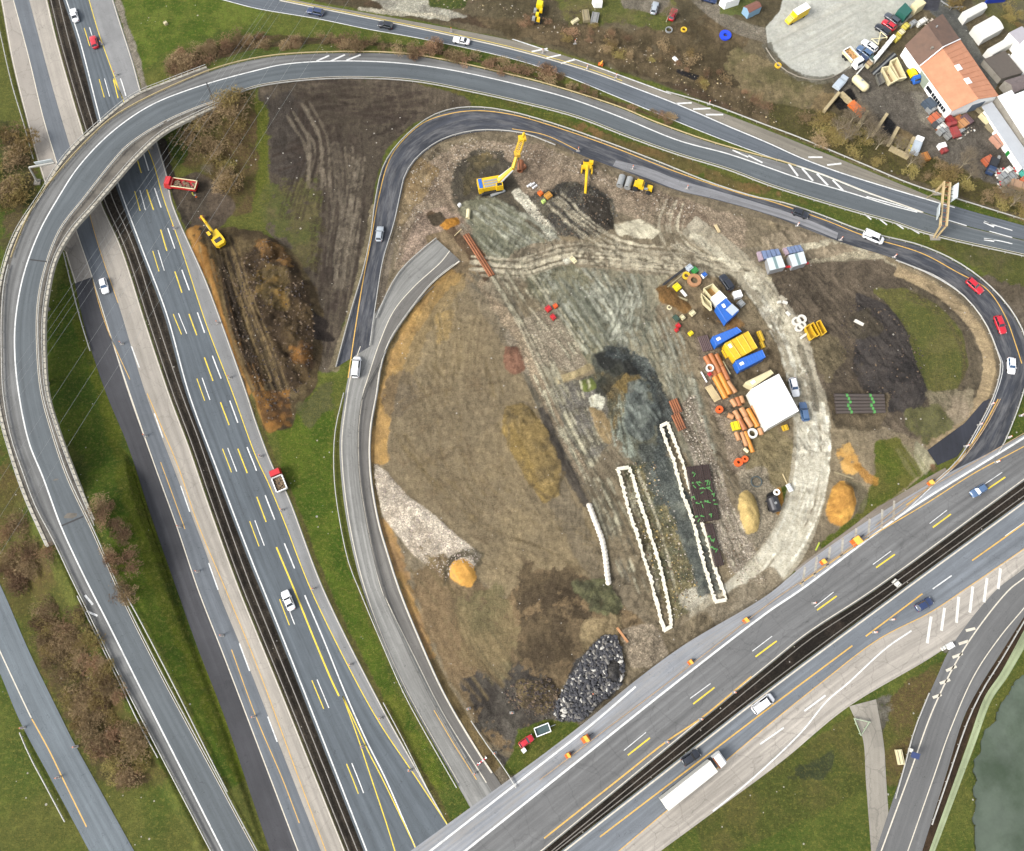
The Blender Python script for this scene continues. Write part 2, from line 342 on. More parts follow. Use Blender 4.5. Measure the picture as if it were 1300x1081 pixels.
def fbm(x, y, sc, o=4, seed=0, g=.5):
    t = 0; A = 1; n = 0
    for k in range(o):
        t = t+A*vn(x*(.8)+y*.6, y*.8-x*.6, sc*2**k, seed+k); n += A; A *= g
    return t/n
FB1 = fbm(GXX, GYY, .12, 5, 1); FB2 = fbm(GXX, GYY, .5, 4, 2); FB3 = fbm(GXX, GYY, .04, 3, 3); FBf = fbm(GXX, GYY, 1.6, 3, 5, .7)
def win(poly, pad):
    x = [p[0] for p in poly]; y = [p[1] for p in poly]
    i0 = max(0, int((min(x)-pad-GX0)/CELL)); i1 = min(nx, int((max(x)+pad-GX0)/CELL)+2)
    j0 = max(0, int((min(y)-pad-GY0)/CELL)); j1 = min(ny, int((max(y)+pad-GY0)/CELL)+2)
    return i0, i1, j0, j1
def fill(poly, m, i0, j0):
    """scanline fill of a world polygon into mask m whose origin is cell (i0, j0)"""
    n = len(poly); px = np.array([p[0] for p in poly]); py = np.array([p[1] for p in poly]); qx = np.roll(px, -1); qy = np.roll(py, -1)
    ja = max(0, int((py.min()-GY0)/CELL)-j0); jb = min(m.shape[0]-1, int((py.max()-GY0)/CELL)+1-j0)
    for j in range(ja, jb+1):
        y = GY0+(j+j0)*CELL+1e-7; k = (py <= y) != (qy <= y)
        if not k.any(): continue
        xx = np.sort(px[k]+(y-py[k])/(qy[k]-py[k])*(qx[k]-px[k]))
        for a, b in zip(xx[::2], xx[1::2]):
            ia = int(math.ceil((a-GX0)/CELL))-i0; ib = int(math.floor((b-GX0)/CELL))-i0
            if ib >= 0 and ia < m.shape[1]: m[j, max(0, ia):ib+1] = 1
def blur(m, r):
    r = max(1, int(r/CELL))
    for ax in (0, 1):
        for _ in range(2):
            c = np.cumsum(np.pad(m, [(r+1, r) if a == ax else (0, 0) for a in (0, 1)], mode='edge'), axis=ax)
            m = (np.take(c, range(2*r+1, c.shape[ax]), axis=ax)-np.take(c, range(0, c.shape[ax]-2*r-1), axis=ax))/(2*r+1)
    return m
def sm(a, b, x): t = np.clip((x-a)/(b-a), 0, 1); return t*t*(3-2*t)
def mask(px, soft=.6, rag=.5, w=None, z=0.0, width=None, seed=0):
    """mask of a pixel polygon, or of a stroke when width (metres) is given; returns window slices, sharp-ish alpha"""
    pts = [P(p[0], p[1], z)[:2] for p in px]; pad = (max(width) if isinstance(width, (list, tuple)) else (width or 0))+soft*4+2
    i0, i1, j0, j1 = win(pts, pad)
    if i1 <= i0 or j1 <= j0: return None
    m = np.zeros((j1-j0, i1-i0))
    if width is None: fill(pts, m, i0, j0)
    else:
        ws = width if isinstance(width, (list, tuple)) else [width]*len(pts)
        for (a, b, w1) in zip(pts[:-1], pts[1:], ws):
            dx, dy = b[0]-a[0], b[1]-a[1]; d = math.hypot(dx, dy) or 1; ux, uy = -dy/d*w1/2, dx/d*w1/2; ex, ey = dx/d*w1*.25, dy/d*w1*.25
            fill([(a[0]+ux-ex, a[1]+uy-ey), (b[0]+ux+ex, b[1]+uy+ey), (b[0]-ux+ex, b[1]-uy+ey), (a[0]-ux-ex, a[1]-uy-ey)], m, i0, j0)
    sl = (slice(j0, j1), slice(i0, i1)); b = blur(m, soft)
    nz = (FB1[sl]-.5)*1.3+(FB2[sl]-.5)*1.5+(FBf[sl]-.5)*.8
    if seed: nz = (fbm(GXX[sl], GYY[sl], .25, 4, seed)-.5)*1.8
    return sl, sm(.36, .64, b+nz*rag)*sm(.03, .22, b)
def lc(c): return np.array(C(*c)[:3])
def paint(px, c, soft=.6, rag=.5, a=1.0, kind=None, width=None, c2=None, n2=.12, h=None, hs=None, z=0.0, seed=0, lump=0.0):
    """lay one soil: colour c mottled with c2, kind (grass, gravel, mud); h raises or digs the ground with shoulders hs metres wide"""
    r = mask(px, soft, rag, width=width, z=z, seed=seed)
    if r is None: return
    sl, m = r; m = m*a; c_in = c; c = lc(c); col = c[None, None, :]*np.ones(m.shape+(3,))
    if c2 is None: c2 = tuple(v*.86 for v in c_in); n2 = .3
    if c2 is not None:
        t = sm(.34, .66, fbm(GXX[sl], GYY[sl], n2, 5, 11+seed, .6))[..., None]; col = col*(1-t)+lc(c2)*t
    CO[sl] = CO[sl]*(1-m[..., None])+col*m[..., None]
    if kind is not None: KD[sl] = KD[sl]*(1-m[..., None])+np.array(kind)*m[..., None]
    if h:
        r2 = mask(px, hs or 1.5, .05, width=width, z=z); sl2, _ = r2
        pts = [P(p[0], p[1], z)[:2] for p in px]; i0 = sl2[1].start; j0 = sl2[0].start
        b = blur((mask(px, .3, .1, width=width, z=z)[1] if False else _), hs or 1.5)
        HZ[sl2] += h*sm(.15, .95, b)*(1+lump*(fbm(GXX[sl2], GYY[sl2], .35, 4, 17+seed, .6)-.5)*2)
def ruts(px, n=5, w=6.0, c=(85, 72, 58), depth=.10, a=.7, seed=0, wid=.45):
    """wheel marks: n wavering lines side by side along a pixel polyline"""
    rnd = random.Random(seed+int(px[0][0])); s = smooth(px, 8)
    pts = [P(*p)[:2] for p in s]
    for k in range(n):
        off = (rnd.random()-.5)*w; ph = rnd.random()*6; amp = rnd.random()*.7
        i0_, i1_ = sorted((rnd.random(), rnd.random()))
        if i1_-i0_ < .35: i0_, i1_ = 0, 1
        q = []
        for i, p in enumerate(pts):
            t = i/max(1, len(pts)-1)
            if t < i0_ or t > i1_: continue
            b = pts[min(i+1, len(pts)-1)]; aa = pts[max(0, i-1)]; dx, dy = b[0]-aa[0], b[1]-aa[1]; d = math.hypot(dx, dy) or 1
            o = off+amp*math.sin(ph+t*5); q.append((p[0]-dy/d*o, p[1]+dx/d*o))
        if len(q) < 2: continue
        for side in ((-.95, .95) if rnd.random() < .6 else (0,)):
            qq = []
            for i, p in enumerate(q):
                b = q[min(i+1, len(q)-1)]; aa = q[max(0, i-1)]; dx, dy = b[0]-aa[0], b[1]-aa[1]; d = math.hypot(dx, dy) or 1
                qq.append(PX(p[0]-dy/d*side, p[1]+dx/d*side))
            r = mask(qq, .3, .35, width=wid+.25*rnd.random())
            if r is None: continue
            sl, m = r; f = a*(.5+.5*rnd.random()); m = m*f
            cc = lc(c)*(.8+.5*rnd.random())
            CO[sl] = CO[sl]*(1-m[..., None])+cc*m[..., None]; HZ[sl] -= depth*m
GRASS = (1, 0, 0); GRAV = (0, 1, 0); MUD = (0, 0, 1); DIRT = (0, .25, .5); ROUGHG = (.6, .1, .2)
# base: grass
t = sm(.35, .65, FB1)[..., None]; CO[:] = lc((84, 104, 44))*(1-t)+lc((104, 116, 56))*t
t = sm(.5, .7, FB3+.15*(FB2-.5))[..., None]*.55; CO[:] = CO*(1-t)+lc((118, 116, 68))*t; KD[:] = GRASS
# brightest and driest grass
paint(pl("150,-40 330,-30 330,30 215,60 180,100 160,40"), (82, 108, 34), 1.5, .6, kind=GRASS, c2=(108, 124, 54), n2=.2)
paint(pl("60,520 120,600 180,760 230,860 290,1000 320,1000 215,740 160,575 130,490 105,420 85,350 60,400"), (76, 104, 32), 1.5, .5, kind=GRASS, c2=(96, 118, 40), n2=.15)
paint(smooth(pl("100,400 135,520 160,600 190,680 225,790 260,870 310,990")), (112, 122, 38), 1.0, .6, .7, kind=GRASS, width=3)
paint(pl("350,545 425,480 420,600 440,720 505,880 570,1000 530,1000 480,890 410,745 365,625"), (74, 102, 30), 1.2, .4, kind=GRASS, c2=(98, 118, 42), n2=.2)
paint(pl("500,880 560,1000 535,1000 470,880"), (124, 128, 56), 1.5, .9, .6, kind=GRASS)
paint(pl("-10,540 30,620 60,700 90,760 200,960 220,1000 110,1000 40,830 0,740"), (92, 96, 50), 1.5, .6, kind=GRASS, c2=(112, 98, 66), n2=.1)
paint(pl("60,780 120,870 190,990 130,1000 90,920 50,840"), (112, 92, 72), 1.2, .8, kind=ROUGHG, c2=(88, 84, 52), n2=.2)
paint(pl("120,700 165,760 215,880 255,1000 210,960 160,840 140,760"), (104, 94, 62), 1.2, .8, kind=ROUGHG, c2=(86, 92, 50), n2=.2)
paint(pl("0,140 40,200 55,255 30,300 0,330"), (104, 92, 70), 1.5, .8, kind=ROUGHG, c2=(80, 84, 50), n2=.2)
# brush strip between the two upper ramps
paint(pl("215,75 325,45 420,50 540,62 650,88 720,108 800,135 860,158 760,128 650,92 520,66 420,62 330,70 240,98"), (104, 86, 66), .8, .5, kind=(.3, .2, .6), c2=(84, 76, 48), n2=.25)
paint(pl("700,112 800,140 930,190 1010,232 900,182 780,136"), (98, 112, 44), .7, .5, kind=GRASS, c2=(112, 106, 60))
# verges between ramp and inner loop
paint(pl("325,118 420,104 530,108 650,131 760,165 900,215 1010,250 1150,300 1300,335 1300,360 1150,302 960,240 800,188 650,140 590,133 480,105 380,112"), (90, 100, 46), .6, .5, kind=GRASS, c2=(104, 98, 58), n2=.2)
paint(smooth(pl("730,160 790,185 860,205 930,235 990,245")), (132, 102, 68), .6, .9, .9, kind=DIRT, width=3.2, c2=(108, 96, 60))
paint(pl("1180,300 1320,325 1320,440 1300,420 1260,350 1215,325"), (104, 98, 72), 1, .7, kind=ROUGHG, c2=(92, 96, 52), n2=.12)
paint(pl("1240,350 1320,370 1320,480 1310,440 1290,400"), (122, 110, 98), 1, .7, kind=DIRT, c2=(104, 92, 78))
# land north of the upper road
paint(pl("330,-80 1500,-80 1500,300 1300,282 1150,234 1000,172 850,112 700,62 540,28 400,2"), (116, 104, 84), 1, .3, kind=DIRT, c2=(96, 86, 66), n2=.07)
paint(pl("420,0 520,20 650,42 750,70 900,130 1000,165 1150,230 1190,246 1050,180 900,118 820,85 740,55 650,30 520,4"), (98, 80, 64), .8, .8, kind=DIRT, c2=(82, 70, 54), n2=.2)
paint(pl("440,-20 540,-20 560,10 600,22 560,26 500,18"), (158, 152, 142), .8, .5, kind=(0, .8, 0), c2=(196, 190, 176), n2=.25)
paint(smooth(pl("455,11 500,17 545,19 570,25")), (206, 196, 178), .4, .6, kind=GRAV, width=1.4)
paint(pl("540,-30 600,-20 590,12 545,10"), (84, 100, 54), .8, .7, kind=GRASS, c2=(70, 86, 46))
paint(pl("600,20 690,30 800,40 900,20 960,40 930,90 990,170 900,120 800,92 700,58 640,44"), (114, 98, 76), 1, 1, kind=DIRT, c2=(90, 78, 58), n2=.22, seed=4)
paint(pl("690,-20 800,0 860,0 850,40 780,30 720,34"), (102, 110, 64), 1, .9, kind=GRASS, c2=(120, 112, 84), n2=.1)
paint(pl("780,-30 840,-30 850,5 835,20 790,10"), (142, 132, 120), .8, .6, kind=(0, .5, .2))
paint(smooth(pl("870,-20 905,14 940,36 975,48 1010,80")), (140, 130, 118), .5, .4, kind=(0, .6, .2), width=4.5, c2=(126, 116, 102))
paint(pl("920,-10 960,-10 955,22 915,18"), (108, 120, 74), .7, .6, kind=GRASS)
paint(pl("930,60 985,80 1050,110 1010,150 960,130 920,90"), (138, 122, 94), 1, .9, kind=DIRT, c2=(108, 100, 70), n2=.2)
paint(pl("860,88 888,96 884,103 856,92"), (42, 40, 42), .5, .4, kind=(0, .2, 0), h=-.4, hs=.6)
# gravelled car park
paint(pl("1000,-30 1200,-40 1160,20 1120,50 1090,80 1060,100 1030,105 1000,85 975,60 972,35 990,15"), (190, 188, 183), .5, .25, kind=(0, 0, .08), c2=(182, 180, 174), n2=.1)
for q in ('985,70 1040,40 1100,8', '1000,90 1060,60 1120,20', '980,50 1040,20 1090,-5', '1010,95 1070,75 1110,45'): ruts(pl(q), 6, 9, (172, 168, 160), .0, .5, wid=.4)
paint(smooth(pl("974,58 985,78 1010,95 1040,102 1058,99")), (118, 112, 100), .5, .9, .8, kind=DIRT, width=2.6)
# works yard
paint(pl("1058,98 1090,82 1125,62 1150,88 1205,150 1260,150 1310,230 1310,262 1240,232 1180,205 1150,190 1090,142 1060,122"), (98, 90, 84), .5, .3, kind=(0, .5, .3), c2=(116, 108, 100), n2=.15)
paint(pl("1120,60 1160,95 1175,120 1150,118 1120,100 1100,90"), (132, 122, 104), .6, .6, kind=(0, .5, .2), c2=(112, 104, 92))
paint(pl("1155,115 1178,120 1190,135 1215,160 1235,165 1220,178 1190,172 1165,150"), (150, 142, 130), .5, .7, kind=(0, .6, .1), c2=(128, 120, 112), n2=.3)
paint(pl("1195,-20 1215,10 1240,60 1270,105 1262,115 1240,95 1215,45 1180,15"), (92, 92, 92), .5, .3, kind=(0, .3, 0), c2=(110, 108, 104))
paint(pl("1160,-20 1200,-20 1190,15 1170,12"), (84, 84, 94), .4, .3, kind=(0, .2, 0))
paint(pl("1200,-20 1320,-20 1320,80 1270,30 1240,10"), (108, 106, 74), .8, .7, kind=ROUGHG, c2=(112, 106, 100), n2=.15)
paint(pl("1055,128 1080,112 1090,130 1085,138 1065,140"), (40, 38, 40), .4, .3, kind=GRAV)
paint(pl("1125,148 1138,158 1128,178 1115,170"), (46, 46, 50), .4, .3, kind=GRAV)
paint(pl("1040,118 1062,120 1045,145 1020,155"), (142, 122, 92), .6, .6, kind=DIRT)
paint(pl("1140,162 1165,172 1155,195 1130,180"), (150, 128, 96), .6, .6, kind=DIRT)
paint(pl("975,130 1060,145 1150,185 1260,235 1320,250 1320,280 1200,245 1100,208 975,162"), (102, 92, 66), .8, .8, kind=ROUGHG, c2=(84, 80, 50), n2=.2)
# dark graded soil left of the inner loop
paint(pl("338,130 352,116 420,110 500,107 585,126 600,134 560,142 520,160 490,190 475,240 468,300 450,370 432,430 424,472 402,472 398,400 372,330 336,292 345,240 332,175"), (108, 96, 84), .7, .5, kind=DIRT, c2=(90, 80, 70), n2=.1)
paint(pl("340,150 380,130 400,170 380,230 345,220"), (84, 76, 72), 1.5, .8, .8, kind=DIRT)
paint(pl("330,240 400,230 405,300 400,350 370,310 335,292"), (94, 100, 56), 2, 1, .85, kind=ROUGHG, c2=(108, 100, 72), n2=.2)
for q in ("392,150 395,200 380,250 372,280", "425,160 430,220 425,300 415,370 405,450", "440,170 445,250 432,330 420,400", "380,130 450,130 520,130", "460,150 520,140 545,138", "480,165 520,150 470,180", "350,210 400,190 430,170", "412,250 415,330 412,420", "450,240 440,330 425,430", "390,170 400,150 440,140 500,136"):
    ruts(pl(q), 9, 8, (70, 60, 54), .12, .75, wid=.4)
for q in ("430,180 440,260 430,340", "380,150 400,180 400,240", "465,200 455,280 440,370"): ruts(pl(q), 5, 6, (134, 122, 108), .05, .6)
paint(smooth(pl("476,262 468,310 456,360 440,420 424,468")), (150, 136, 112), .4, .5, .9, kind=(0, .5, 0), width=2.2)
paint(pl("330,140 345,150 338,230 322,260 300,250 312,170"), (104, 112, 48), 1, .7, kind=GRASS, c2=(86, 98, 44))
paint(pl("205,190 300,135 335,128 330,180 322,270 300,275 255,225 222,205"), (92, 90, 52), .8, .7, kind=ROUGHG, c2=(104, 86, 64), n2=.15)
paint(pl("210,180 235,165 240,200 225,215"), (70, 92, 36), .7, .6, kind=GRASS)
paint(smooth(pl("205,178 214,215 222,238 245,300 262,345")), (70, 62, 54), .5, .6, kind=DIRT, width=2.4)
# excavated bank beside the motorway
paint(pl("215,232 250,218 280,235 300,262 280,290 262,300 245,300 232,262"), (104, 90, 78), .6, .5, kind=DIRT, c2=(88, 78, 68))
paint(pl("240,292 262,290 300,290 330,293 366,315 402,366 412,400 408,455 400,495 378,520 372,546 336,548 318,520 300,468 280,405 262,350"), (112, 96, 70), .6, .35, kind=DIRT, c2=(84, 70, 52), n2=.22, lump=.5, h=.7, hs=2.0)
paint(pl("305,330 350,300 395,370 402,420 398,480 372,500 340,440 315,390"), (98, 80, 56), 1.0, .5, kind=DIRT, c2=(72, 58, 44), n2=.3, h=1.9, hs=2.4, lump=.9)
paint(pl("330,345 365,350 375,400 350,400 330,375"), (140, 110, 62), 1.0, .9, .9, kind=DIRT, c2=(104, 88, 60), n2=.3)
paint(pl("322,305 355,310 375,345 340,335"), (140, 104, 62), .8, 1.1, .8, kind=DIRT, c2=(96, 72, 46), n2=.4)
paint(smooth(pl("244,292 254,320 270,350 285,400 300,440 318,470 330,510 350,540")), (156, 116, 66), .7, .8, kind=(0, .2, 0), width=4.2, c2=(138, 98, 52), n2=.3, lump=.5, h=.5, hs=1)
paint(pl("365,440 400,440 398,470 370,470"), (146, 102, 54), .8, 1.3, .8, kind=(0, .2, 0), c2=(74, 56, 42), n2=.45, seed=9)
paint(pl("325,500 370,490 372,545 336,548"), (150, 106, 56), .8, 1.2, .85, kind=(0, .2, 0), c2=(84, 62, 44), n2=.4, seed=8)
for q in ("275,300 290,370 305,430 330,480", "285,300 305,380 325,450 350,500", "268,290 285,350 300,400"): ruts(pl(q), 6, 5, (52, 44, 38), .2, .75)
paint(pl("398,395 420,410 415,420 425,432 400,436"), (58, 50, 46), .5, .8, kind=DIRT)  # jagged cast shadow of the bank, painted into the soil colour
paint(pl("375,520 425,478 422,520 392,545"), (112, 108, 80), .8, 1, .8, kind=ROUGHG)
# ---------------- the building site inside the loop
paint(pl('510,235 498,290 485,335 474,395 470,430 490,377 507,347 532,322 556,304 562,285 535,255'), (140, 126, 112), .4, .2, kind=(0, .6, .1))
paint([(x+2, y) for x, y in S_['o_r']], (138, 118, 84), .3, .2, kind=DIRT, width=3.4)
paint(smooth(pl('500,300 512,232 532,205 566,182 604,170 640,169 696,182 740,199 800,222 868,248 960,274 1040,302 1070,312 1110,322 1140,333 1190,357 1224,381 1248,412 1263,445 1268,466 1258,506 1236,540 1200,566')), (138, 124, 106), .4, .2, kind=DIRT, width=5)
SITE = pl("560,182 600,172 640,170 700,186 735,200 790,222 862,248 960,275 1040,302 1062,310 1110,318 1140,332 1190,358 1222,382 1246,412 1260,445 1264,470 1255,505 1225,535 1180,570 1188,590 1150,622 1100,655 1040,700 985,745 900,795 820,850 745,905 655,975 640,975 620,950 570,870 535,800 512,740 485,660 475,600 476,550 484,500 500,440 525,398 555,362 588,332 556,302 515,338 488,378 505,290 515,240 530,210")
paint(SITE, (130, 116, 96), .4, .1, kind=DIRT, c2=(116, 104, 88), n2=.06)
paint(pl("500,345 515,260 535,210 575,185 620,178 690,186 760,215 800,235 870,252 950,280 940,330 900,300 850,290 780,270 700,260 640,280 600,300 560,295 520,335"), (140, 124, 108), 1, .5, kind=GRAV, c2=(122, 106, 92), n2=.15)
paint(pl("510,200 540,200 560,215 550,240 520,270 508,300 500,260"), (124, 104, 78), 1, .8, kind=DIRT, c2=(140, 122, 98))
paint(pl("530,270 562,262 590,280 575,300 555,300 520,330 505,340"), (150, 130, 116), .8, .5, kind=GRAV)
paint(pl('540,300 575,290 610,330 600,360 560,366'), (128, 110, 88), .5, .3, kind=DIRT)
# pit of the drilling rig
paint(pl("572,215 600,190 640,190 652,225 668,250 700,262 690,300 640,310 600,290 580,260"), (92, 84, 72), 1, .7, kind=DIRT, c2=(74, 68, 60), n2=.3, h=-.8, hs=2, lump=.4)
paint(pl("590,200 625,192 640,205 610,215 600,240 590,250"), (112, 96, 66), .8, .9, .8, kind=DIRT, c2=(82, 74, 56), n2=.3)
paint(pl("660,260 720,230 770,245 785,270 765,300 720,305 690,290"), (92, 86, 76), .9, .8, kind=GRAV, c2=(66, 62, 58), n2=.35, h=1.0, hs=2, lump=.8)
paint(pl("735,250 772,252 780,290 755,300 745,275"), (62, 56, 50), .7, .7, kind=DIRT)
paint(smooth(pl("655,243 668,258 685,280 700,300 712,318")), (190, 182, 168), .4, .8, kind=GRAV, width=2.4, c2=(150, 144, 132), n2=.4)
# green grey working mud
paint(pl("585,258 625,250 655,262 675,290 700,312 720,330 700,360 650,350 620,330 600,300"), (128, 124, 106), .9, .6, kind=MUD, c2=(110, 108, 92), n2=.2)
paint(pl("665,335 720,325 760,360 780,400 810,440 840,500 835,570 800,560 770,500 745,455 720,430 690,390 668,365"), (126, 120, 100), .9, .5, kind=MUD, c2=(110, 106, 88), n2=.15)
paint(pl("735,325 800,330 850,345 835,395 840,430 880,520 900,600 930,700 960,740 925,700 880,600 845,520 800,470 770,420 750,370"), (134, 126, 108), 1, .6, kind=MUD, c2=(118, 112, 98), n2=.15)
for q in ("690,340 720,390 760,440", "700,335 745,400 790,470", "720,340 760,390 800,450", "760,340 800,400 830,470 850,560", "830,390 850,440 870,500 900,590", "740,360 790,420 810,480", "600,270 640,300 680,330", "610,262 660,290 700,320", "780,330 800,380 795,420", "820,370 800,420 790,440"):
    ruts(pl(q), 10, 9, (92, 92, 82), .1, .7); ruts(pl(q), 5, 8, (160, 158, 146), .05, .6)
for q in ("850,500 890,560 930,660 960,720", "600,340 640,380 680,450 700,520 740,600", "610,330 650,420 690,520 760,640 800,740"): ruts(pl(q), 8, 6, (98, 92, 82), .08, .7)
# left part: smooth tan fill
paint(pl("585,345 600,380 640,440 665,480 690,540 735,620 745,650 765,700 770,740 720,760 640,760 560,700 500,650 480,590 485,520 505,450 540,400"), (132, 116, 92), .8, .4, kind=DIRT, c2=(120, 106, 86), n2=.07)
paint(smooth(pl("578,348 545,382 515,430 497,480 487,520 482,560 481,585")), (156, 124, 78), .6, .6, kind=(0, .2, 0), width=3.6, c2=(140, 112, 74), n2=.3)
paint(smooth(pl("585,350 560,380 530,430 510,480")), (146, 122, 84), 1, .9, .5, kind=DIRT, width=4)
paint(smooth(pl("486,660 498,690 512,730 530,790 548,835")), (150, 118, 76), .6, .7, kind=(0, .2, 0), width=2.6, c2=(134, 106, 76), n2=.3)
paint(pl("555,400 575,395 570,430 555,440"), (150, 124, 80), .8, .9, .6, kind=DIRT)
paint(pl("492,480 520,470 530,510 500,530 485,520"), (104, 92, 78), 1, .9, .7, kind=DIRT)
for q in ("500,560 530,600 570,640 620,680 680,700", "560,560 600,620 640,680", "550,480 570,560 600,640", "600,400 590,480 600,560", "520,540 560,520 640,500", "520,620 600,600 660,640", "640,690 680,720 720,740 760,760", "530,720 560,780 600,850", "545,730 580,800 610,860"):
    ruts(pl(q), 8, 10, (100, 86, 68), .06, .65, wid=.35)
paint(pl("640,515 665,510 690,540 712,590 712,630 690,640 668,610 650,580 638,545"), (130, 108, 66), .8, .5, kind=(0, .5, .2), c2=(112, 94, 62), n2=.3, h=1.0, hs=2, lump=.5)
paint(pl("475,588 492,600 515,628 552,655 592,690 612,705 600,722 580,712 566,738 555,730 522,702 486,656 477,620"), (196, 182, 168), .4, .3, kind=(0, 1, 0), c2=(168, 154, 140), n2=.3, h=.5, hs=1.2)
paint(pl("570,722 577,712 590,710 602,720 605,735 598,747 583,743 572,735"), (200, 140, 54), .3, .15, kind=(0, .15, 0), c2=(184, 126, 50), h=1.6, hs=1.2)
paint(smooth(pl("566,738 570,715 590,702 612,705")), (90, 82, 66), .4, .6, .8, kind=DIRT, width=1.6)
paint(smooth(pl("655,520 680,560 705,620 740,690 790,760")), (118, 106, 90), .9, .5, .8, kind=MUD, width=6)
paint(smooth(pl("690,520 702,560 716,590 735,625 742,640")), (74, 68, 64), .6, .6, .9, kind=DIRT, width=2.6, h=.6, hs=1)
paint(pl("640,420 672,400 700,390 730,430 745,470 730,480 700,460 680,480 655,470"), (146, 134, 118), .7, .6, kind=GRAV, c2=(128, 116, 102), n2=.3)
paint(pl("640,440 660,440 668,470 650,480 640,465"), (126, 92, 76), .6, .6, kind=DIRT, h=.5, hs=1)
paint(smooth(pl("610,360 640,400 665,440 690,500 720,560 745,610")), (150, 132, 112), .6, .8, .8, kind=GRAV, width=2.6)
paint(pl("585,300 605,310 635,350 620,352 595,330"), (112, 82, 62), .5, .5, kind=DIRT, c2=(92, 72, 58), h=-.6, hs=1)
paint(smooth(pl("545,272 562,282 590,312 620,355 640,380")), (96, 78, 62), .5, .6, kind=DIRT, width=2.2)
paint(pl("555,283 580,276 583,285 566,292"), (170, 118, 52), .4, .6, kind=DIRT, h=.7, hs=.8)
paint(pl("540,276 560,268 566,282 552,288"), (76, 66, 54), .5, .6, kind=DIRT)
# excavated trench, wet and dark
paint(pl("750,450 775,442 800,452 822,475 838,510 842,545 846,600 870,660 895,700 900,745 870,750 850,690 838,640 815,600 795,575 760,520 758,490"), (96, 94, 82), .8, .5, kind=(0, .5, .4), c2=(76, 76, 70), n2=.25, h=-2.4, hs=3.0, lump=.3)
paint(pl("752,450 775,444 800,455 815,475 790,480 765,468"), (46, 46, 44), .7, .5, kind=DIRT, h=-1.5, hs=1.5)
paint(pl("790,490 830,480 842,520 838,560 815,570 795,540"), (94, 92, 80), .9, .8, kind=MUD, c2=(68, 68, 60), n2=.3, h=-.8, hs=1.5)
paint(pl("838,560 860,600 880,650 895,700 880,712 855,650 835,600"), (86, 82, 74), .9, .7, kind=MUD, c2=(104, 102, 92), n2=.25)
paint(pl("735,485 760,470 790,490 795,515 780,560 760,520"), (112, 96, 68), .7, .9, kind=GRAV, c2=(84, 82, 70), n2=.4)
paint(pl("790,470 815,480 800,500 780,492"), (130, 108, 66), .6, 1, .8, kind=DIRT)
for q in ("782,510 786,540 792,575", "795,500 800,550 806,580"): ruts(pl(q), 4, 2.5, (134, 138, 128), .05, .8)
paint(pl("700,490 745,480 770,500 778,560 750,590 728,565 712,530"), (118, 112, 106), .6, .5, kind=(0, .8, 0), c2=(98, 92, 84), n2=.3)
paint(pl("745,510 775,530 778,565 760,560"), (150, 128, 96), .6, .6, kind=DIRT)
paint(smooth(pl("706,484 738,472 750,466")), (168, 150, 116), .3, .4, kind=DIRT, width=1.8)
paint(pl("790,590 830,585 850,640 880,720 890,760 855,790 820,700"), (118, 108, 82), .7, .8, kind=GRAV, c2=(92, 90, 72), n2=.35, seed=5)
paint(pl("860,755 890,742 905,760 900,790 870,775"), (178, 170, 156), .6, .5, kind=(0, .7, .2), c2=(150, 142, 128))
# gravelled strips around the pipe store
paint(pl("855,520 880,500 900,560 930,640 960,700 975,740 940,740 905,680 885,600"), (148, 136, 124), .7, .6, kind=GRAV, c2=(130, 118, 106), n2=.3)
paint(pl("880,430 905,410 925,470 945,540 960,600 930,600 905,520"), (140, 126, 112), .7, .6, kind=GRAV, c2=(122, 108, 94), n2=.3)
paint(pl("835,365 870,335 905,350 945,370 985,420 1010,480 1000,560 960,560 930,480 900,430 870,430"), (108, 94, 76), .7, .5, kind=DIRT, c2=(124, 110, 90), n2=.2)
paint(pl("832,366 848,362 878,390 870,400 838,385"), (112, 84, 52), .4, .5, kind=DIRT, h=.8, hs=1)
paint(pl("895,380 935,400 925,420 890,405"), (92, 78, 60), .6, .6, kind=DIRT)
paint(pl("908,408 930,402 945,412 925,420"), (150, 112, 70), .5, 1, .8, kind=DIRT)
paint(pl("952,515 985,545 1010,560 1005,620 985,650 960,640 945,590"), (132, 118, 90), .7, .5, kind=DIRT, c2=(120, 108, 84), n2=.2)
paint(pl("940,600 975,590 985,640 990,680 965,700 945,680"), (146, 134, 118), .6, .6, kind=GRAV)
paint(pl("938,628 948,622 958,632 964,655 962,675 948,680 940,664 936,645"), (186, 160, 108), .3, .2, kind=(0, .15, 0), c2=(170, 146, 98), h=1.9, hs=1.3, lump=.3)
paint(pl("972,628 986,622 990,645 975,650"), (40, 38, 38), .3, .2, kind=(0, .1, 0))
paint(smooth(pl("990,622 993,636 989,652")), (160, 116, 58), .3, .4, kind=DIRT, width=1.5)
paint(smooth(pl("997,620 1000,635 996,655")), (84, 100, 44), .3, .6, kind=GRASS, width=1.8)
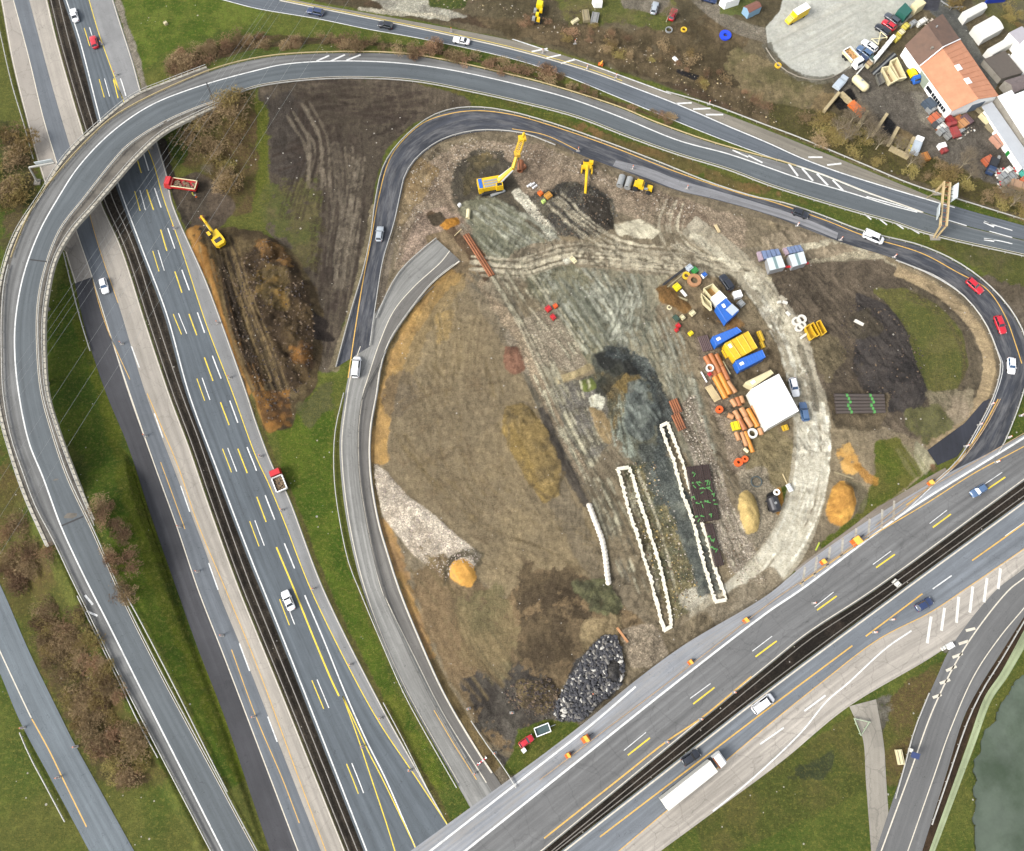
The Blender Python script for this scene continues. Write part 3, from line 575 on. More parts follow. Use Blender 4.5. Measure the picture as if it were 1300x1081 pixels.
# haul road
paint(smooth(pl("1110,318 1070,318 1020,324 975,330 930,335 880,335 800,330 720,322 670,330 630,370")), (128, 116, 100), .6, .5, kind=MUD, width=7, c2=(114, 104, 90), n2=.2)
paint(pl("965,300 1000,292 1070,300 1115,322 1050,328 1020,330 975,328"), (140, 126, 108), .6, .5, kind=MUD, c2=(126, 112, 96))
paint(smooth(pl("1000,318 1040,310 1075,306 1100,318")), (188, 178, 158), .4, .8, .8, kind=GRAV, width=2)
paint(smooth(pl("1020,336 1060,330 1090,324 1118,330 1140,345")), (180, 168, 146), .4, .9, .8, kind=GRAV, width=2)
paint(smooth(pl("880,290 920,320 950,348 978,382 1005,425 1022,480 1030,530 1030,580 1020,640 1000,690 965,735 920,775 870,815 800,850")), (168, 158, 142), .35, .12, kind=(0, .1, .5), width=[6.5]*20+[7.5]*20+[8.6]*80, c2=(150, 140, 124), n2=.2)
paint(smooth(pl("1028,520 1032,570 1024,630 1004,680 975,722 940,755")), (190, 182, 168), .3, .1, kind=(0, .1, .4), width=7.4, c2=(172, 163, 148), n2=.2)
paint(smooth(pl("952,350 985,392 1008,430 1020,470")), (194, 186, 170), .4, .9, kind=(0, .4, .3), width=3.6, c2=(160, 150, 132), n2=.5)
for q in ("960,345 990,390 1015,440 1028,500", "945,355 975,395 1000,440 1015,490", "1020,500 1024,570 1015,640 990,695 950,745", "1036,520 1040,580 1030,640 1005,690 975,725", "1028,510 1032,580 1022,640 998,690"):
    ruts(pl(q), 6, 4, (112, 100, 84), .06, .9, wid=.3); ruts(pl(q), 5, 4, (220, 214, 202), .03, .8, wid=.35)
paint(pl("780,285 815,278 835,292 828,302 800,300 782,296"), (188, 180, 162), .5, 1.0, kind=(0, .3, .2), c2=(150, 138, 120), n2=.5, seed=6)
paint(pl("825,282 862,286 880,300 850,302"), (150, 136, 118), .6, 1, kind=MUD)
paint(smooth(pl("880,298 905,318 928,336")), (190, 182, 164), .4, 1, kind=GRAV, width=2)
paint(smooth(pl("850,310 880,318 900,332")), (176, 166, 150), .4, 1, .7, kind=GRAV, width=1.4)
paint(pl("968,352 985,350 975,362"), (196, 184, 158), .3, .6, kind=GRAV)
for q in ("660,340 720,320 800,325 900,320 960,335", "700,330 800,318 880,300", "840,240 830,290 850,330 870,340"): ruts(pl(q), 7, 6, (104, 94, 80), .05, .6)
# lower site: haul track along the motorway, dark soils, rubble
paint(smooth(pl("985,745 930,778 880,812 830,850 780,885 730,925 690,960 650,995")), (138, 126, 110), .6, .4, kind=(0, .5, .4), width=8, c2=(124, 112, 96), n2=.3)
paint(smooth(pl("900,790 850,822 800,850 760,885")), (122, 108, 88), .6, .4, .8, kind=MUD, width=5)
paint(pl("560,700 640,760 680,720 740,730 790,770 830,800 820,850 790,820 740,830 700,900 650,960 620,945 575,870 540,800 520,735"), (124, 104, 80), .9, .5, kind=DIRT, c2=(108, 92, 72), n2=.1)
paint(pl("655,735 690,715 750,735 745,780 735,830 700,860 650,830 660,780"), (94, 80, 62), 2.2, 1.3, kind=DIRT, c2=(78, 66, 52), n2=.2)
paint(pl("725,740 770,735 790,765 780,790 745,770"), (100, 98, 72), .7, .9, kind=DIRT, c2=(80, 78, 60), n2=.4, h=.7, hs=1.2, lump=.8)
paint(pl("735,790 785,780 790,810 740,830"), (142, 124, 96), .7, .7, kind=DIRT)
paint(pl("590,860 650,850 700,870 705,900 690,925 660,940 650,975 625,950"), (86, 80, 74), 2, 1.3, kind=DIRT, c2=(66, 60, 56), n2=.2)
paint(pl("655,865 700,860 712,890 690,910 660,895"), (74, 64, 52), .8, .9, kind=DIRT, c2=(104, 90, 68), n2=.6, seed=7, h=.9, hs=1.2, lump=1.2)
paint(pl("575,760 640,740 660,800 640,860 590,840"), (128, 112, 84), .9, .8, .8, kind=DIRT, c2=(104, 96, 70), n2=.15)
ruts(pl("590,765 620,810 650,850"), 6, 8, (92, 82, 62), .12, .7); ruts(pl("550,770 575,830 620,880"), 7, 8, (104, 88, 66), .08, .7)
paint(pl("660,925 695,915 730,918 740,925 700,955 655,985 640,985"), (86, 102, 42), .6, .6, kind=GRASS, c2=(104, 108, 56))
paint(pl("785,800 830,790 850,830 830,850 800,850"), (160, 144, 126), .6, .5, kind=GRAV)
paint(pl("770,843 782,838 786,862 775,866 768,856"), (168, 120, 46), .3, .4, kind=(0, .2, 0), h=.9, hs=1)
paint(pl("700,905 730,840 765,805 785,815 795,850 780,880 740,915 715,915"), (62, 60, 62), .8, .6, kind=GRAV, c2=(82, 78, 76), n2=.4, h=.7, hs=1.6)
# right of the haul road
paint(pl("975,345 1040,332 1120,330 1180,360 1230,405 1256,455 1250,505 1200,555 1160,560 1130,545 1060,540 1040,480 1020,430 990,385"), (100, 88, 76), .8, .5, kind=DIRT, c2=(84, 74, 64), n2=.12)
paint(pl("1020,420 1060,430 1075,450 1055,490 1040,470"), (112, 100, 80), .8, .8, kind=DIRT)
paint(pl("1085,370 1130,390 1155,430 1165,470 1180,500 1160,530 1110,520 1080,470 1085,430"), (70, 64, 62), .8, .6, kind=DIRT, c2=(54, 50, 50), n2=.2, h=1.3, hs=3, lump=.5)
paint(pl("1075,400 1100,390 1120,420 1110,430 1080,430"), (80, 72, 62), .6, .7, kind=DIRT)
paint(pl("1105,368 1150,365 1190,385 1222,420 1230,465 1215,495 1180,498 1160,460 1150,420 1130,390"), (98, 104, 60), .7, .35, kind=GRASS, c2=(108, 106, 70), n2=.12)
ruts(pl("1150,365 1195,385 1228,425 1238,465 1228,505 1205,530"), 8, 5, (90, 80, 66), .12, .8)
paint(smooth(pl("1160,362 1200,384 1232,420 1242,462 1234,500")), (96, 86, 72), .5, .6, .7, kind=DIRT, width=4)
paint(smooth(pl("1140,345 1185,366 1222,396 1248,432 1256,470 1246,508 1222,536 1180,566")), (158, 138, 110), .5, .5, kind=(0, .4, 0), width=3, c2=(140, 122, 98), n2=.3)
paint(pl("1175,500 1235,495 1235,520 1205,545 1185,520"), (150, 134, 116), .7, .9, kind=DIRT, c2=(118, 108, 90))
paint(pl("1145,520 1195,515 1210,540 1175,568 1150,545"), (108, 106, 78), .8, .8, kind=ROUGHG)
paint(pl("1050,500 1130,500 1120,550 1060,545"), (98, 86, 70), .7, .6, kind=DIRT)
paint(pl("1110,560 1140,555 1165,590 1172,600 1150,620 1100,655 1045,700 1038,690 1090,650 1110,610"), (92, 106, 42), .6, .5, kind=GRASS, c2=(108, 108, 58), n2=.2)
paint(pl("1160,555 1175,570 1188,590 1175,605 1160,580"), (156, 148, 124), .4, .7, kind=(0, .4, 0))
ruts(pl("1145,565 1165,595 1172,605"), 3, 3, (120, 116, 88), .08, .8)
paint(pl("1060,570 1078,560 1088,575 1096,592 1088,605 1070,602 1062,590"), (184, 146, 90), .6, .6, kind=(0, .15, 0), c2=(170, 128, 72), n2=.3, h=.3, hs=1)
paint(smooth(pl("1085,590 1100,605 1112,612")), (170, 122, 60), .5, .9, .8, kind=DIRT, width=2)
paint(pl("1056,618 1068,610 1082,616 1086,640 1080,660 1066,670 1052,664 1047,650 1050,634"), (194, 146, 76), .35, .25, kind=(0, .2, 0), c2=(160, 116, 60), n2=.5, h=1.9, hs=1.4, lump=.7)
paint(smooth(pl("1075,612 1095,625 1090,650")), (96, 88, 72), .4, .6, .8, kind=DIRT, width=2)
# gore areas beside the lower motorway
paint(pl("1000,960 1090,905 1105,1000 900,1100 880,1050 960,990"), (88, 98, 48), .7, .6, kind=GRASS, c2=(106, 104, 62), n2=.15)
paint(pl("1115,895 1205,828 1215,830 1180,900 1140,1000 1125,1000"), (98, 102, 54), .6, .6, kind=GRASS, c2=(112, 96, 70), n2=.15)
paint(pl("1090,895 1135,878 1128,920 1118,935 1100,925"), (104, 98, 88), .6, .7, kind=(0, .5, 0), c2=(128, 122, 112), n2=.4)
paint(pl("1180,815 1235,790 1245,800 1215,825 1200,830"), (112, 106, 98), .4, .6, kind=(0, .5, 0), c2=(150, 144, 134), n2=.4)
paint(pl("995,990 1030,965 1062,955 1050,985 1010,995"), (78, 86, 60), .8, .8, kind=ROUGHG)
paint(smooth(ext(pl("1206,990 1226,925 1246,880 1268,848 1300,795"))), (84, 66, 50), .4, .4, kind=DIRT, width=2.4)
paint(pl("1222,1000 1240,940 1260,890 1290,845 1310,820 1340,820 1340,870 1300,870 1270,910 1250,960 1245,1010"), (86, 104, 44), .5, .4, kind=GRASS, c2=(104, 112, 54))
# verges of the left motorway and its median (dark gravelly earth, railings stand on it)
paint([(x+1, y) for x, y in S_['w3']]+[(x-3, y) for x, y in S_['r1_l'][::-1]], (84, 75, 67), .3, .2, kind=(0, .7, 0), c2=(66, 59, 53), n2=.3)
paint(S_['m_bot']+S_['n_top'][::-1], (66, 57, 51), .3, .1, kind=(0, .7, 0), c2=(52, 46, 41), n2=.3)
paint([(x+5, y) for x, y in S_['r1_r'] if y < 130], (150, 140, 128), .5, .7, kind=(0, .8, 0), width=1.8)
paint([(x+4, y) for x, y in S_['r1_r'] if y > 500], (104, 98, 60), .4, .6, kind=ROUGHG, width=1.0)
# bank of the ramp: earth under and beside the deck
def near_ramp():
    pts = [(P(a, b, z)[:2], z) for a, b, z in [(q[0], q[1], zr(q[0], q[1])) for q in smooth([r[:2] for r in RP], 6)]]
    Zb = np.zeros((ny, nx)); 
    for (p, z) in pts:
        px_ = PX(p[0], p[1], 0)
        onbridge = z > 6.55
        if onbridge: continue
        rr = 6.0+z*2.2+2; i0, i1, j0, j1 = win([p], rr)
        if i1 <= i0 or j1 <= j0: continue
        sl = (slice(j0, j1), slice(i0, i1)); d = np.hypot(GXX[sl]-p[0], GYY[sl]-p[1])
        Zb[sl] = np.maximum(Zb[sl], np.clip(z+.0-np.maximum(0, d-6.0)*.55, 0, z))
    return Zb
ZB = near_ramp()
HZ += (FB2-.5)*.18+(FB1-.5)*.3
HZ[:] = np.maximum(HZ, ZB)
# pond
POND = ext(pl("1240,990 1240,970 1252,937 1265,910 1287,870 1300,860 1340,845"), 0, 0)+[(1480, 840), (1480, 1150), (1240, 1150)]
r = mask(POND, .7, .8); HZ[r[0]] -= 1.6*r[1]
# the roads press the ground flat
for (nm, a, b, z, mk, dz) in STRIPS:
    wa, wb = [W(a, z), W(b, z)]
    n = max(len(a), len(b)); A = resample(wa, n=n); B = resample(wb, n=n)
    for i in range(n-1):
        q = [A[i], A[i+1], B[i+1], B[i]]
        zz = min(p[2] for p in q)-(.06 if z == 'ramp' else 0)
        if z == 'ramp' and zz > 6.5: continue
        cx = sum(p[0] for p in q)/4; cy = sum(p[1] for p in q)/4
        q = [(cx+(p[0]-cx)*(1+1.0/max(.5, math.hypot(p[0]-cx, p[1]-cy))), cy+(p[1]-cy)*(1+1.0/max(.5, math.hypot(p[0]-cx, p[1]-cy)))) for p in q]
        i0, i1, j0, j1 = win(q, .3)
        if i1 <= i0 or j1 <= j0: continue
        m = np.zeros((j1-j0, i1-i0)); fill(q, m, i0, j0); sl = (slice(j0, j1), slice(i0, i1))
        HZ[sl] = np.where(m > 0, np.minimum(HZ[sl], zz-.04) if z != 'ramp' else zz-.05, HZ[sl]) if z == 'ramp' else np.where(m > 0, -.03, HZ[sl])
r = mask(DARKPAD, .3, 0); HZ[r[0]] = HZ[r[0]]*(1-r[1])-.03*r[1]
_h1 = blur(HZ, .3); HZ = np.where(np.abs(_h1-HZ) < .6, _h1*.6+HZ*.4, HZ)
RG = 1-np.abs(fbm(GXX, GYY, .33, 4, 31, .6)*2-1)
HZ += (RG-.75)*.75*np.clip(KD[..., 1]*.5+KD[..., 2]*1.2, 0, 1)*sm(-.02, .0, HZ+.0)*(HZ > -.025)
HZ += (FBf-.5)*.22*np.clip(KD[..., 1]+KD[..., 2]+.3*KD[..., 0], 0, 1)*(HZ > -.025)
def gz(x, y):
    i = min(nx-2, max(0, (x-GX0)/CELL)); j = min(ny-2, max(0, (y-GY0)/CELL)); a, b = int(i), int(j); u, v = i-a, j-b
    return float((HZ[b, a]*(1-u)+HZ[b, a+1]*u)*(1-v)+(HZ[b+1, a]*(1-u)+HZ[b+1, a+1]*u)*v)
def G(px, py, up=0.0):
    """point of the ground seen at a pixel"""
    z = 0.0
    for _ in range(4):
        x, y, _z = P(px, py, z); z = gz(x, y)
    x, y, _z = P(px, py, z); return (x, y, z+up)

paint(pl("570,722 577,712 590,710 602,720 605,735 598,747 583,743 572,735"), (206, 156, 84), .3, .15, kind=(0, .1, 0), c2=(186, 138, 72))
paint(smooth(pl("567,742 569,716 590,704 610,716")), (84, 76, 62), .3, .5, .8, kind=DIRT, width=1.2)
paint(pl("640,515 665,510 690,540 712,590 712,630 690,640 668,610 650,580 638,545"), (134, 112, 70), .6, .5, .8, kind=(0, .5, .2), c2=(104, 88, 60), n2=.3)
paint(smooth(pl("716,600 700,632 672,616")), (92, 78, 56), .4, .6, .7, kind=DIRT, width=1.0)
paint(smooth(pl("772,446 800,450 822,472 836,498 843,530 841,562 836,590")), (50, 53, 54), .8, .9, .9, kind=GRAV, width=3.4, c2=(78, 82, 82), n2=.5)
paint(smooth(pl("842,592 856,625 872,662 888,705 900,748")), (78, 81, 80), .8, .8, .9, kind=(0, .6, .4), width=[5.5]*90, c2=(104, 106, 100), n2=.5)
paint(pl('796,488 818,484 834,512 834,552 812,566 796,540'), (112, 116, 112), .9, 1.0, .85, kind=MUD, c2=(76, 80, 80), n2=.5, seed=3)
paint(smooth(pl('830,570 838,600 848,630')), (92, 95, 92), .9, .8, .8, kind=GRAV, width=6, c2=(70, 73, 72), n2=.4)
for q in ('596,332 660,337 720,321 800,327 880,334 945,340', '600,340 665,344 725,329 800,335 870,340', '700,255 740,290 800,318 860,325', '860,255 850,290 870,320 930,345'): ruts(pl(q), 4, 3.5, (92, 82, 68), .08, .8, wid=.4); ruts(pl(q), 4, 4.5, (172, 162, 144), .02, .75, wid=.5)
paint(smooth(pl("788,470 770,484 762,500")), (60, 60, 54), .6, .8, .8, kind=DIRT, width=3)
paint(pl("736,484 752,480 758,492 748,499 738,496"), (92, 98, 52), .5, .4, kind=(0, 0, 0))
paint(pl("748,505 762,498 768,512 760,522 748,516"), (206, 200, 184), .3, 1.6, kind=(0, .6, 0)); paint(pl("716,330 730,326 734,334 722,340"), (206, 200, 186), .3, 1.2, kind=(0, .6, 0))
paint(pl("782,286 812,280 836,294 826,303 800,300 784,297"), (198, 188, 168), .4, 1.3, .9, kind=(0, .2, .2)); paint(smooth(pl("878,296 900,312 922,330 935,340")), (190, 180, 162), .4, 1.2, .8, kind=(0, .2, .2), width=2.0)
paint(smooth(pl("952,350 975,376 994,402 1008,428 1018,458")), (196, 186, 168), .4, 1.0, .8, kind=(0, .1, .2), width=2.2)
paint(smooth(pl("966,348 990,376 1008,402 1022,432 1030,470")), (190, 180, 164), .35, 1.3, .7, kind=(0, .1, .2), width=1.4)
paint(smooth(pl("1014,440 1030,480 1036,520")), (112, 102, 88), .4, .8, .7, kind=MUD, width=1.4)
for q in ("640,345 672,400 700,460 730,520 770,590 800,650", "655,335 700,400 735,450", "690,470 720,540 760,610 800,690 825,750", "730,480 745,520 770,580 785,600", "800,600 830,680 850,760", "705,520 740,590 770,650 800,730", "850,470 872,520 895,590 920,660 945,720"):
    ruts(pl(q), 4, 4, (84, 78, 66), .12, .9, wid=.4); ruts(pl(q), 3, 5, (176, 168, 148), .04, .7, wid=.35)
for q in ("490,560 520,600 560,650 620,690 690,715 740,745", "500,540 540,590 600,650 660,690", "530,470 560,520 570,580 600,640", "560,380 570,450 560,520", "620,440 640,520 650,600 690,680", "520,700 560,760 590,830 630,880", "545,690 590,740 650,760", "600,600 660,650 720,690 760,700"):
    ruts(pl(q), 4, 7, (104, 90, 68), .08, .8, wid=.35)
for q in ("268,296 290,360 312,430 335,490", "290,300 318,380 345,450 360,500", "262,300 280,370 300,440 322,500"): ruts(pl(q), 5, 5, (58, 48, 38), .25, .85, wid=.45); ruts(pl(q), 2, 5, (140, 118, 84), .05, .7)

SM = mask(SITE, .5, .0); SF = np.zeros((ny, nx)); SF[SM[0]] = SM[1]
ND = np.clip(1-KD[..., :1]*.9, 0, 1)
def flow(ang, f, along, seed, warp=7):
    a = R(ang); lw = fbm(GXX, GYY, .022, 3, seed); ph = GXX*math.cos(a)+GYY*math.sin(a)+warp*lw; ps = -GXX*math.sin(a)+GYY*math.cos(a)
    v = 1-np.abs(2*(.7*vn(ph, ps*along/f, f, seed)+.3*vn(ph, ps*along/f*2, f*2.1, seed+1))-1); return sm(.72, .98, v)
LF = np.zeros((ny, nx)); lf = mask(pl('585,345 640,440 690,540 745,650 770,740 700,740 720,800 640,900 560,850 500,650 480,590 485,520 505,450 540,400'), 1, .2); LF[lf[0]] = lf[1]
DRT = ND[..., 0]*(1-.6*LF)*np.clip(SF*.75+.35*(KD[..., 2] > .6), 0, 1)*(HZ > -.025)
for (ang, f, al, sd, thr, dk) in ((32, .85, .05, 41, .50, -.38), (28, 1.3, .06, 51, .46, .34), (-20, .8, .05, 61, .56, -.34), (75, .9, .05, 71, .56, -.3), (35, 1.7, .09, 81, .48, -.3)):
    pm = sm(thr-.03, thr+.06, fbm(GXX, GYY, .045, 3, sd+5))
    st_ = flow(ang, f, al, sd)*pm*DRT; CO *= (1+dk*st_)[..., None]; HZ += (.10 if dk > 0 else -.12)*st_
CO *= (1+(.74*SF*ND[..., 0]))[..., None]*(1-.10*LF[..., None]*(1-ND))
HR = mask(smooth(pl("1020,470 1030,520 1034,570 1026,630 1004,680 975,722 940,755 915,778")), .4, .15, width=8.0); CO[HR[0]] *= (1+.0*HR[1])[..., None]
CO *= 1+ND*(.45*(FBf[..., None]-.5)+.4*(FB2[..., None]-.5))
CO *= 1+ND*np.array((-.02, 0, -.07))
CO *= 1+(.16*ND*((GYY > 60)[..., None])*(1-SF[..., None]))
CO *= 1+(1-ND)*.35*(FB2[..., None]-.5)
CO *= 1+KD[..., :1]*np.array((.09, .05, -.16))
CO *= np.where(CO.mean(-1, keepdims=True) < .075, .93, 1)
def build_ground():
    ex = np.cumsum(1.5*1.22**np.arange(24)); X = np.r_[xs[0]-ex[::-1], xs, xs[-1]+ex]; Y = np.r_[ys[0]-ex[::-1], ys, ys[-1]+ex]; n = len(ex)
    XX, YY = np.meshgrid(X, Y); Z = np.pad(HZ, n, mode='edge'); d = np.maximum(np.maximum(xs[0]-XX, XX-xs[-1]), np.maximum(ys[0]-YY, YY-ys[-1])); f = np.clip(1-d/12, 0, 1)
    Z = Z*f-.0*(1-f); Cc = np.pad(CO, ((n, n), (n, n), (0, 0)), mode='edge'); Kk = np.pad(KD, ((n, n), (n, n), (0, 0)), mode='edge')
    t = sm(.4, .6, fbm(XX, YY, .02, 4, 21))[..., None]; base = lc((92, 104, 52))*(1-t)+lc((112, 102, 78))*t; f = f[..., None]
    Cc = Cc*f+base*(1-f); Kk = Kk*f+np.array((.8, .1, .1))*(1-f)
    h, w = XX.shape; v = np.stack([XX, YY, Z], -1).reshape(-1, 3).astype(np.float32)
    i = np.arange(h*w).reshape(h, w); q = np.stack([i[:-1, :-1], i[:-1, 1:], i[1:, 1:], i[1:, :-1]], -1).reshape(-1, 4)
    me = bpy.data.meshes.new('ground'); me.vertices.add(h*w); me.vertices.foreach_set('co', v.ravel())
    me.loops.add(q.size); me.loops.foreach_set('vertex_index', q.ravel().astype(np.int32)); me.polygons.add(len(q))
    me.polygons.foreach_set('loop_start', np.arange(0, q.size, 4, dtype=np.int32)); me.polygons.foreach_set('use_smooth', np.ones(len(q), bool))
    me.update(calc_edges=True)
    for nm, A in (('soil', Cc), ('kind', Kk)):
        at = me.color_attributes.new(nm, 'FLOAT_COLOR', 'POINT'); at.data.foreach_set('color', np.concatenate([A.reshape(-1, 3), np.ones((h*w, 1))], 1).ravel().astype(np.float32))
    o = bpy.data.objects.new('ground', me); COL.objects.link(o); tag(o, kind='structure')
    m = bpy.data.materials.new('soil and grass'); m.use_nodes = True; nt = m.node_tree; nn = nt.nodes; l = nt.links; b = nn['Principled BSDF']
    b.inputs['Roughness'].default_value = .95; b.inputs['Specular IOR Level'].default_value = .15
    ca = nn.new('ShaderNodeAttribute'); ca.attribute_name = 'soil'; ka = nn.new('ShaderNodeAttribute'); ka.attribute_name = 'kind'; sp = nn.new('ShaderNodeSeparateColor'); l.new(ka.outputs['Color'], sp.inputs[0])
    geo = nn.new('ShaderNodeNewGeometry'); pos = geo.outputs['Position']
    def noise(sc, det, ro, vec=pos):
        t = nn.new('ShaderNodeTexNoise'); t.inputs['Scale'].default_value = sc; t.inputs['Detail'].default_value = det; t.inputs['Roughness'].default_value = ro; l.new(vec, t.inputs['Vector']); return t
    def rng(v, a, c, lo, hi):
        r = nn.new('ShaderNodeMapRange'); r.inputs['From Min'].default_value = a; r.inputs['From Max'].default_value = c; r.inputs['To Min'].default_value = lo; r.inputs['To Max'].default_value = hi; l.new(v, r.inputs['Value']); return r.outputs[0]
    def mth(op, a, c):
        q = nn.new('ShaderNodeMath'); q.operation = op
        for s, x in ((0, a), (1, c)):
            if isinstance(x, (int, float)): q.inputs[s].default_value = x
            else: l.new(x, q.inputs[s])
        return q.outputs[0]
    def mixc(f, a, c):
        q = nn.new('ShaderNodeMix'); q.data_type = 'RGBA'; l.new(f, q.inputs['Factor'])
        for s, x in (('A', a), ('B', c)):
            if isinstance(x, tuple): q.inputs[s].default_value = x
            else: l.new(x, q.inputs[s])
        return q.outputs['Result']
    grs, grv, mud = sp.outputs[0], sp.outputs[1], sp.outputs[2]
    a1 = rng(noise(.6, 9, .72).outputs['Fac'], .3, .7, -.27, .27); a2 = rng(noise(3.4, 8, .85).outputs['Fac'], .3, .7, -.40, .40)
    kn = mth('MINIMUM', mth('ADD', mth('ADD', mth('ADD', grs, grv), mud), .22), 1.0); a1 = mth('ADD', mth('MULTIPLY', a1, kn), 1.0); a2 = mth('ADD', mth('MULTIPLY', a2, kn), 1.0)
    vo = nn.new('ShaderNodeTexVoronoi'); vo.inputs['Scale'].default_value = 3.4; l.new(pos, vo.inputs['Vector']); vs = nn.new('ShaderNodeSeparateColor'); l.new(vo.outputs['Color'], vs.inputs[0])
    g = mth('POWER', vs.outputs[0], 2.0); g = rng(g, 0, 1, .74, 1.5); gm = nn.new('ShaderNodeMix'); l.new(grv, gm.inputs[0]); gm.inputs[2].default_value = 1; l.new(g, gm.inputs[3])
    mp = nn.new('ShaderNodeMapping'); mp.inputs['Rotation'].default_value = (0, 0, R(28)); mp.inputs['Scale'].default_value = (1.3, .14, 1); l.new(pos, mp.inputs['Vector'])
    wob = nn.new('ShaderNodeVectorMath'); wob.operation = 'MULTIPLY_ADD'; wob.inputs[1].default_value = (6, 6, 0); l.new(noise(.05, 2, .5).outputs['Color'], wob.inputs[0]); l.new(mp.outputs[0], wob.inputs[2])
    s = rng(noise(1.0, 5, .7, wob.outputs[0]).outputs['Fac'], .3, .7, .72, 1.28); sm_ = nn.new('ShaderNodeMix'); l.new(mud, sm_.inputs[0]); sm_.inputs[2].default_value = 1; l.new(s, sm_.inputs[3])
    f = mth('MULTIPLY', mth('MULTIPLY', a1, a2), mth('MULTIPLY', gm.outputs[0], sm_.outputs[0]))
    sc = nn.new('ShaderNodeVectorMath'); sc.operation = 'SCALE'; l.new(ca.outputs['Color'], sc.inputs[0]); l.new(f, sc.inputs['Scale'])
    # tufts: yellowed and dark blades through the grass
    tf = mth('MULTIPLY', rng(noise(1.4, 7, .8).outputs['Fac'], .5, .64, 0, .75), grs); c1 = mixc(tf, sc.outputs[0], C(150, 144, 70)); tf2 = mth('MULTIPLY', rng(noise(2.4, 6, .8).outputs['Fac'], .52, .63, 0, .75), grs); c1 = mixc(tf2, c1, C(56, 74, 28))
    # stray stones and litter
    v2 = nn.new('ShaderNodeTexVoronoi'); v2.inputs['Scale'].default_value = .45; l.new(pos, v2.inputs['Vector']); st = mth('LESS_THAN', v2.outputs['Distance'], rng(noise(.1, 2, .5).outputs['Fac'], .4, .7, .02, .12))
    c2 = mixc(mth('MULTIPLY', st, .8), c1, C(215, 208, 195))
    l.new(c2, b.inputs['Base Color'])
    bp = nn.new('ShaderNodeBump'); bp.inputs['Strength'].default_value = .7; bp.inputs['Distance'].default_value = .6; l.new(mth('MULTIPLY', a2, mth('ADD', mth('MULTIPLY', a1, 1.2), gm.outputs[0])), bp.inputs['Height']); l.new(bp.outputs[0], b.inputs['Normal'])
    me.materials.append(m); return o
build_ground()

# ------------------------------------------------------------------ road surfaces
RM = {
 'r1': road_mat('motorway asphalt', (92, 99, 104), .2, .09), 'r1s': road_mat('worn shoulder asphalt', (134, 134, 133), .12, .14),
 'conc': road_mat('old concrete', (158, 151, 141), .08, .1, cracks=.2), 'conc2': road_mat('pale concrete', (165, 158, 147), .16, .12, cracks=.12),
 'w_as': road_mat('grey asphalt', (104, 109, 114), .14, .12), 'fresh': road_mat('fresh dark asphalt', (70, 70, 73), .16, .22),
 'ramp': road_mat('ramp asphalt', (94, 100, 103), .16, .08), 'ramps': road_mat('ramp shoulder asphalt', (116, 116, 114), .26, .16),
 'up': road_mat('upper road asphalt', (96, 102, 108), .2, .08), 'ups': road_mat('upper road shoulder', (132, 126, 114), .18, .14),
 'inner': road_mat('new loop asphalt', (62, 65, 72), .24, .22, dust=(140, 138, 136), dust_amt=.45), 'old': road_mat('old loop concrete asphalt', (140, 139, 134), .3, .14), 'old2': road_mat('old loop shoulder', (112, 109, 104), .25, .14),
 'm': road_mat('lower motorway asphalt', (114, 114, 113), .2, .1, cracks=.15), 'ms': road_mat('lower motorway edge lane', (146, 149, 153), .16, .12, dust=(166, 156, 140), dust_amt=.4),
 'n': road_mat('far carriageway asphalt', (116, 121, 126), .2, .09), 'apron': road_mat('dusty concrete apron', (172, 165, 154), .22, .14, cracks=.18),
 'q': road_mat('slip road asphalt', (108, 108, 107), .14, .1), 'green': road_mat('mossy concrete channel', (150, 160, 124), .16, .3),
 'b': road_mat('side road asphalt', (108, 116, 121), .16, .1), 'closed': road_mat('closed lane asphalt', (134, 124, 112), .16, .2, dust=(112, 100, 84), dust_amt=.6), 'worn': road_mat('worn grey lane', (132, 132, 134), .3, .16), 'path': road_mat('gravel path', (152, 146, 134), .12, .2, cracks=.2)}
WHITE = mat('white road paint', (228, 228, 224), .7, .16, 2.2, k=.6, dirt=(150, 152, 152), dirt_amt=.55); YEL = mat('yellow road paint', (232, 204, 56), .7, .12, 2.0, k=.6, dirt=(160, 150, 84), dirt_amt=.5); AMB = mat('amber road paint', (222, 176, 84), .7, .16, 2.0, k=.58, dirt=(150, 134, 100), dirt_amt=.5)
CREAM = mat('weathered white road paint', (214, 206, 188), .8, .2, 2.0)
def ribbon(A, B, z_add, n_across=4):
    mb = MB(); n = max(len(A), len(B)); A = resample(A, n=n); B = resample(B, n=n); mb.uv = []
    d = 0; w0 = math.dist(A[n//2], B[n//2])
    for i in range(n):
        if i: d += (math.dist(A[i], A[i-1])+math.dist(B[i], B[i-1]))/2
        for k in range(n_across+1):
            t = k/n_across; mb.v.append(tuple(A[i][c]*(1-t)+B[i][c]*t for c in (0, 1))+(A[i][2]*(1-t)+B[i][2]*t+z_add,)); mb.uv.append((t*w0, d))
    s = n_across+1
    for i in range(n-1):
        for k in range(n_across): mb.f.append((i*s+k, i*s+k+1, (i+1)*s+k+1, (i+1)*s+k)); mb.mi.append(0)
    a = Vector(mb.v[1])-Vector(mb.v[0]); c = Vector(mb.v[s])-Vector(mb.v[0])
    if a.cross(c).z < 0: mb.f = [f[::-1] for f in mb.f]
    return mb
ROADS = {}
for (nm, a, b, z, mk, dz) in STRIPS:
    o = ribbon(W(a, z), W(b, z), dz).build(nm, RM[mk]); tag(o, kind='structure'); ROADS[mk] = (o, z, dz)
mb = MB(); mb.uv = []
pad = [P(x, y) for x, y in DARKPAD]; mb.v = [(p[0], p[1], .05) for p in pad]; mb.uv = [(p[0], p[1]) for p in pad]; mb.f = [tuple(range(len(pad)))]; mb.mi = [0]
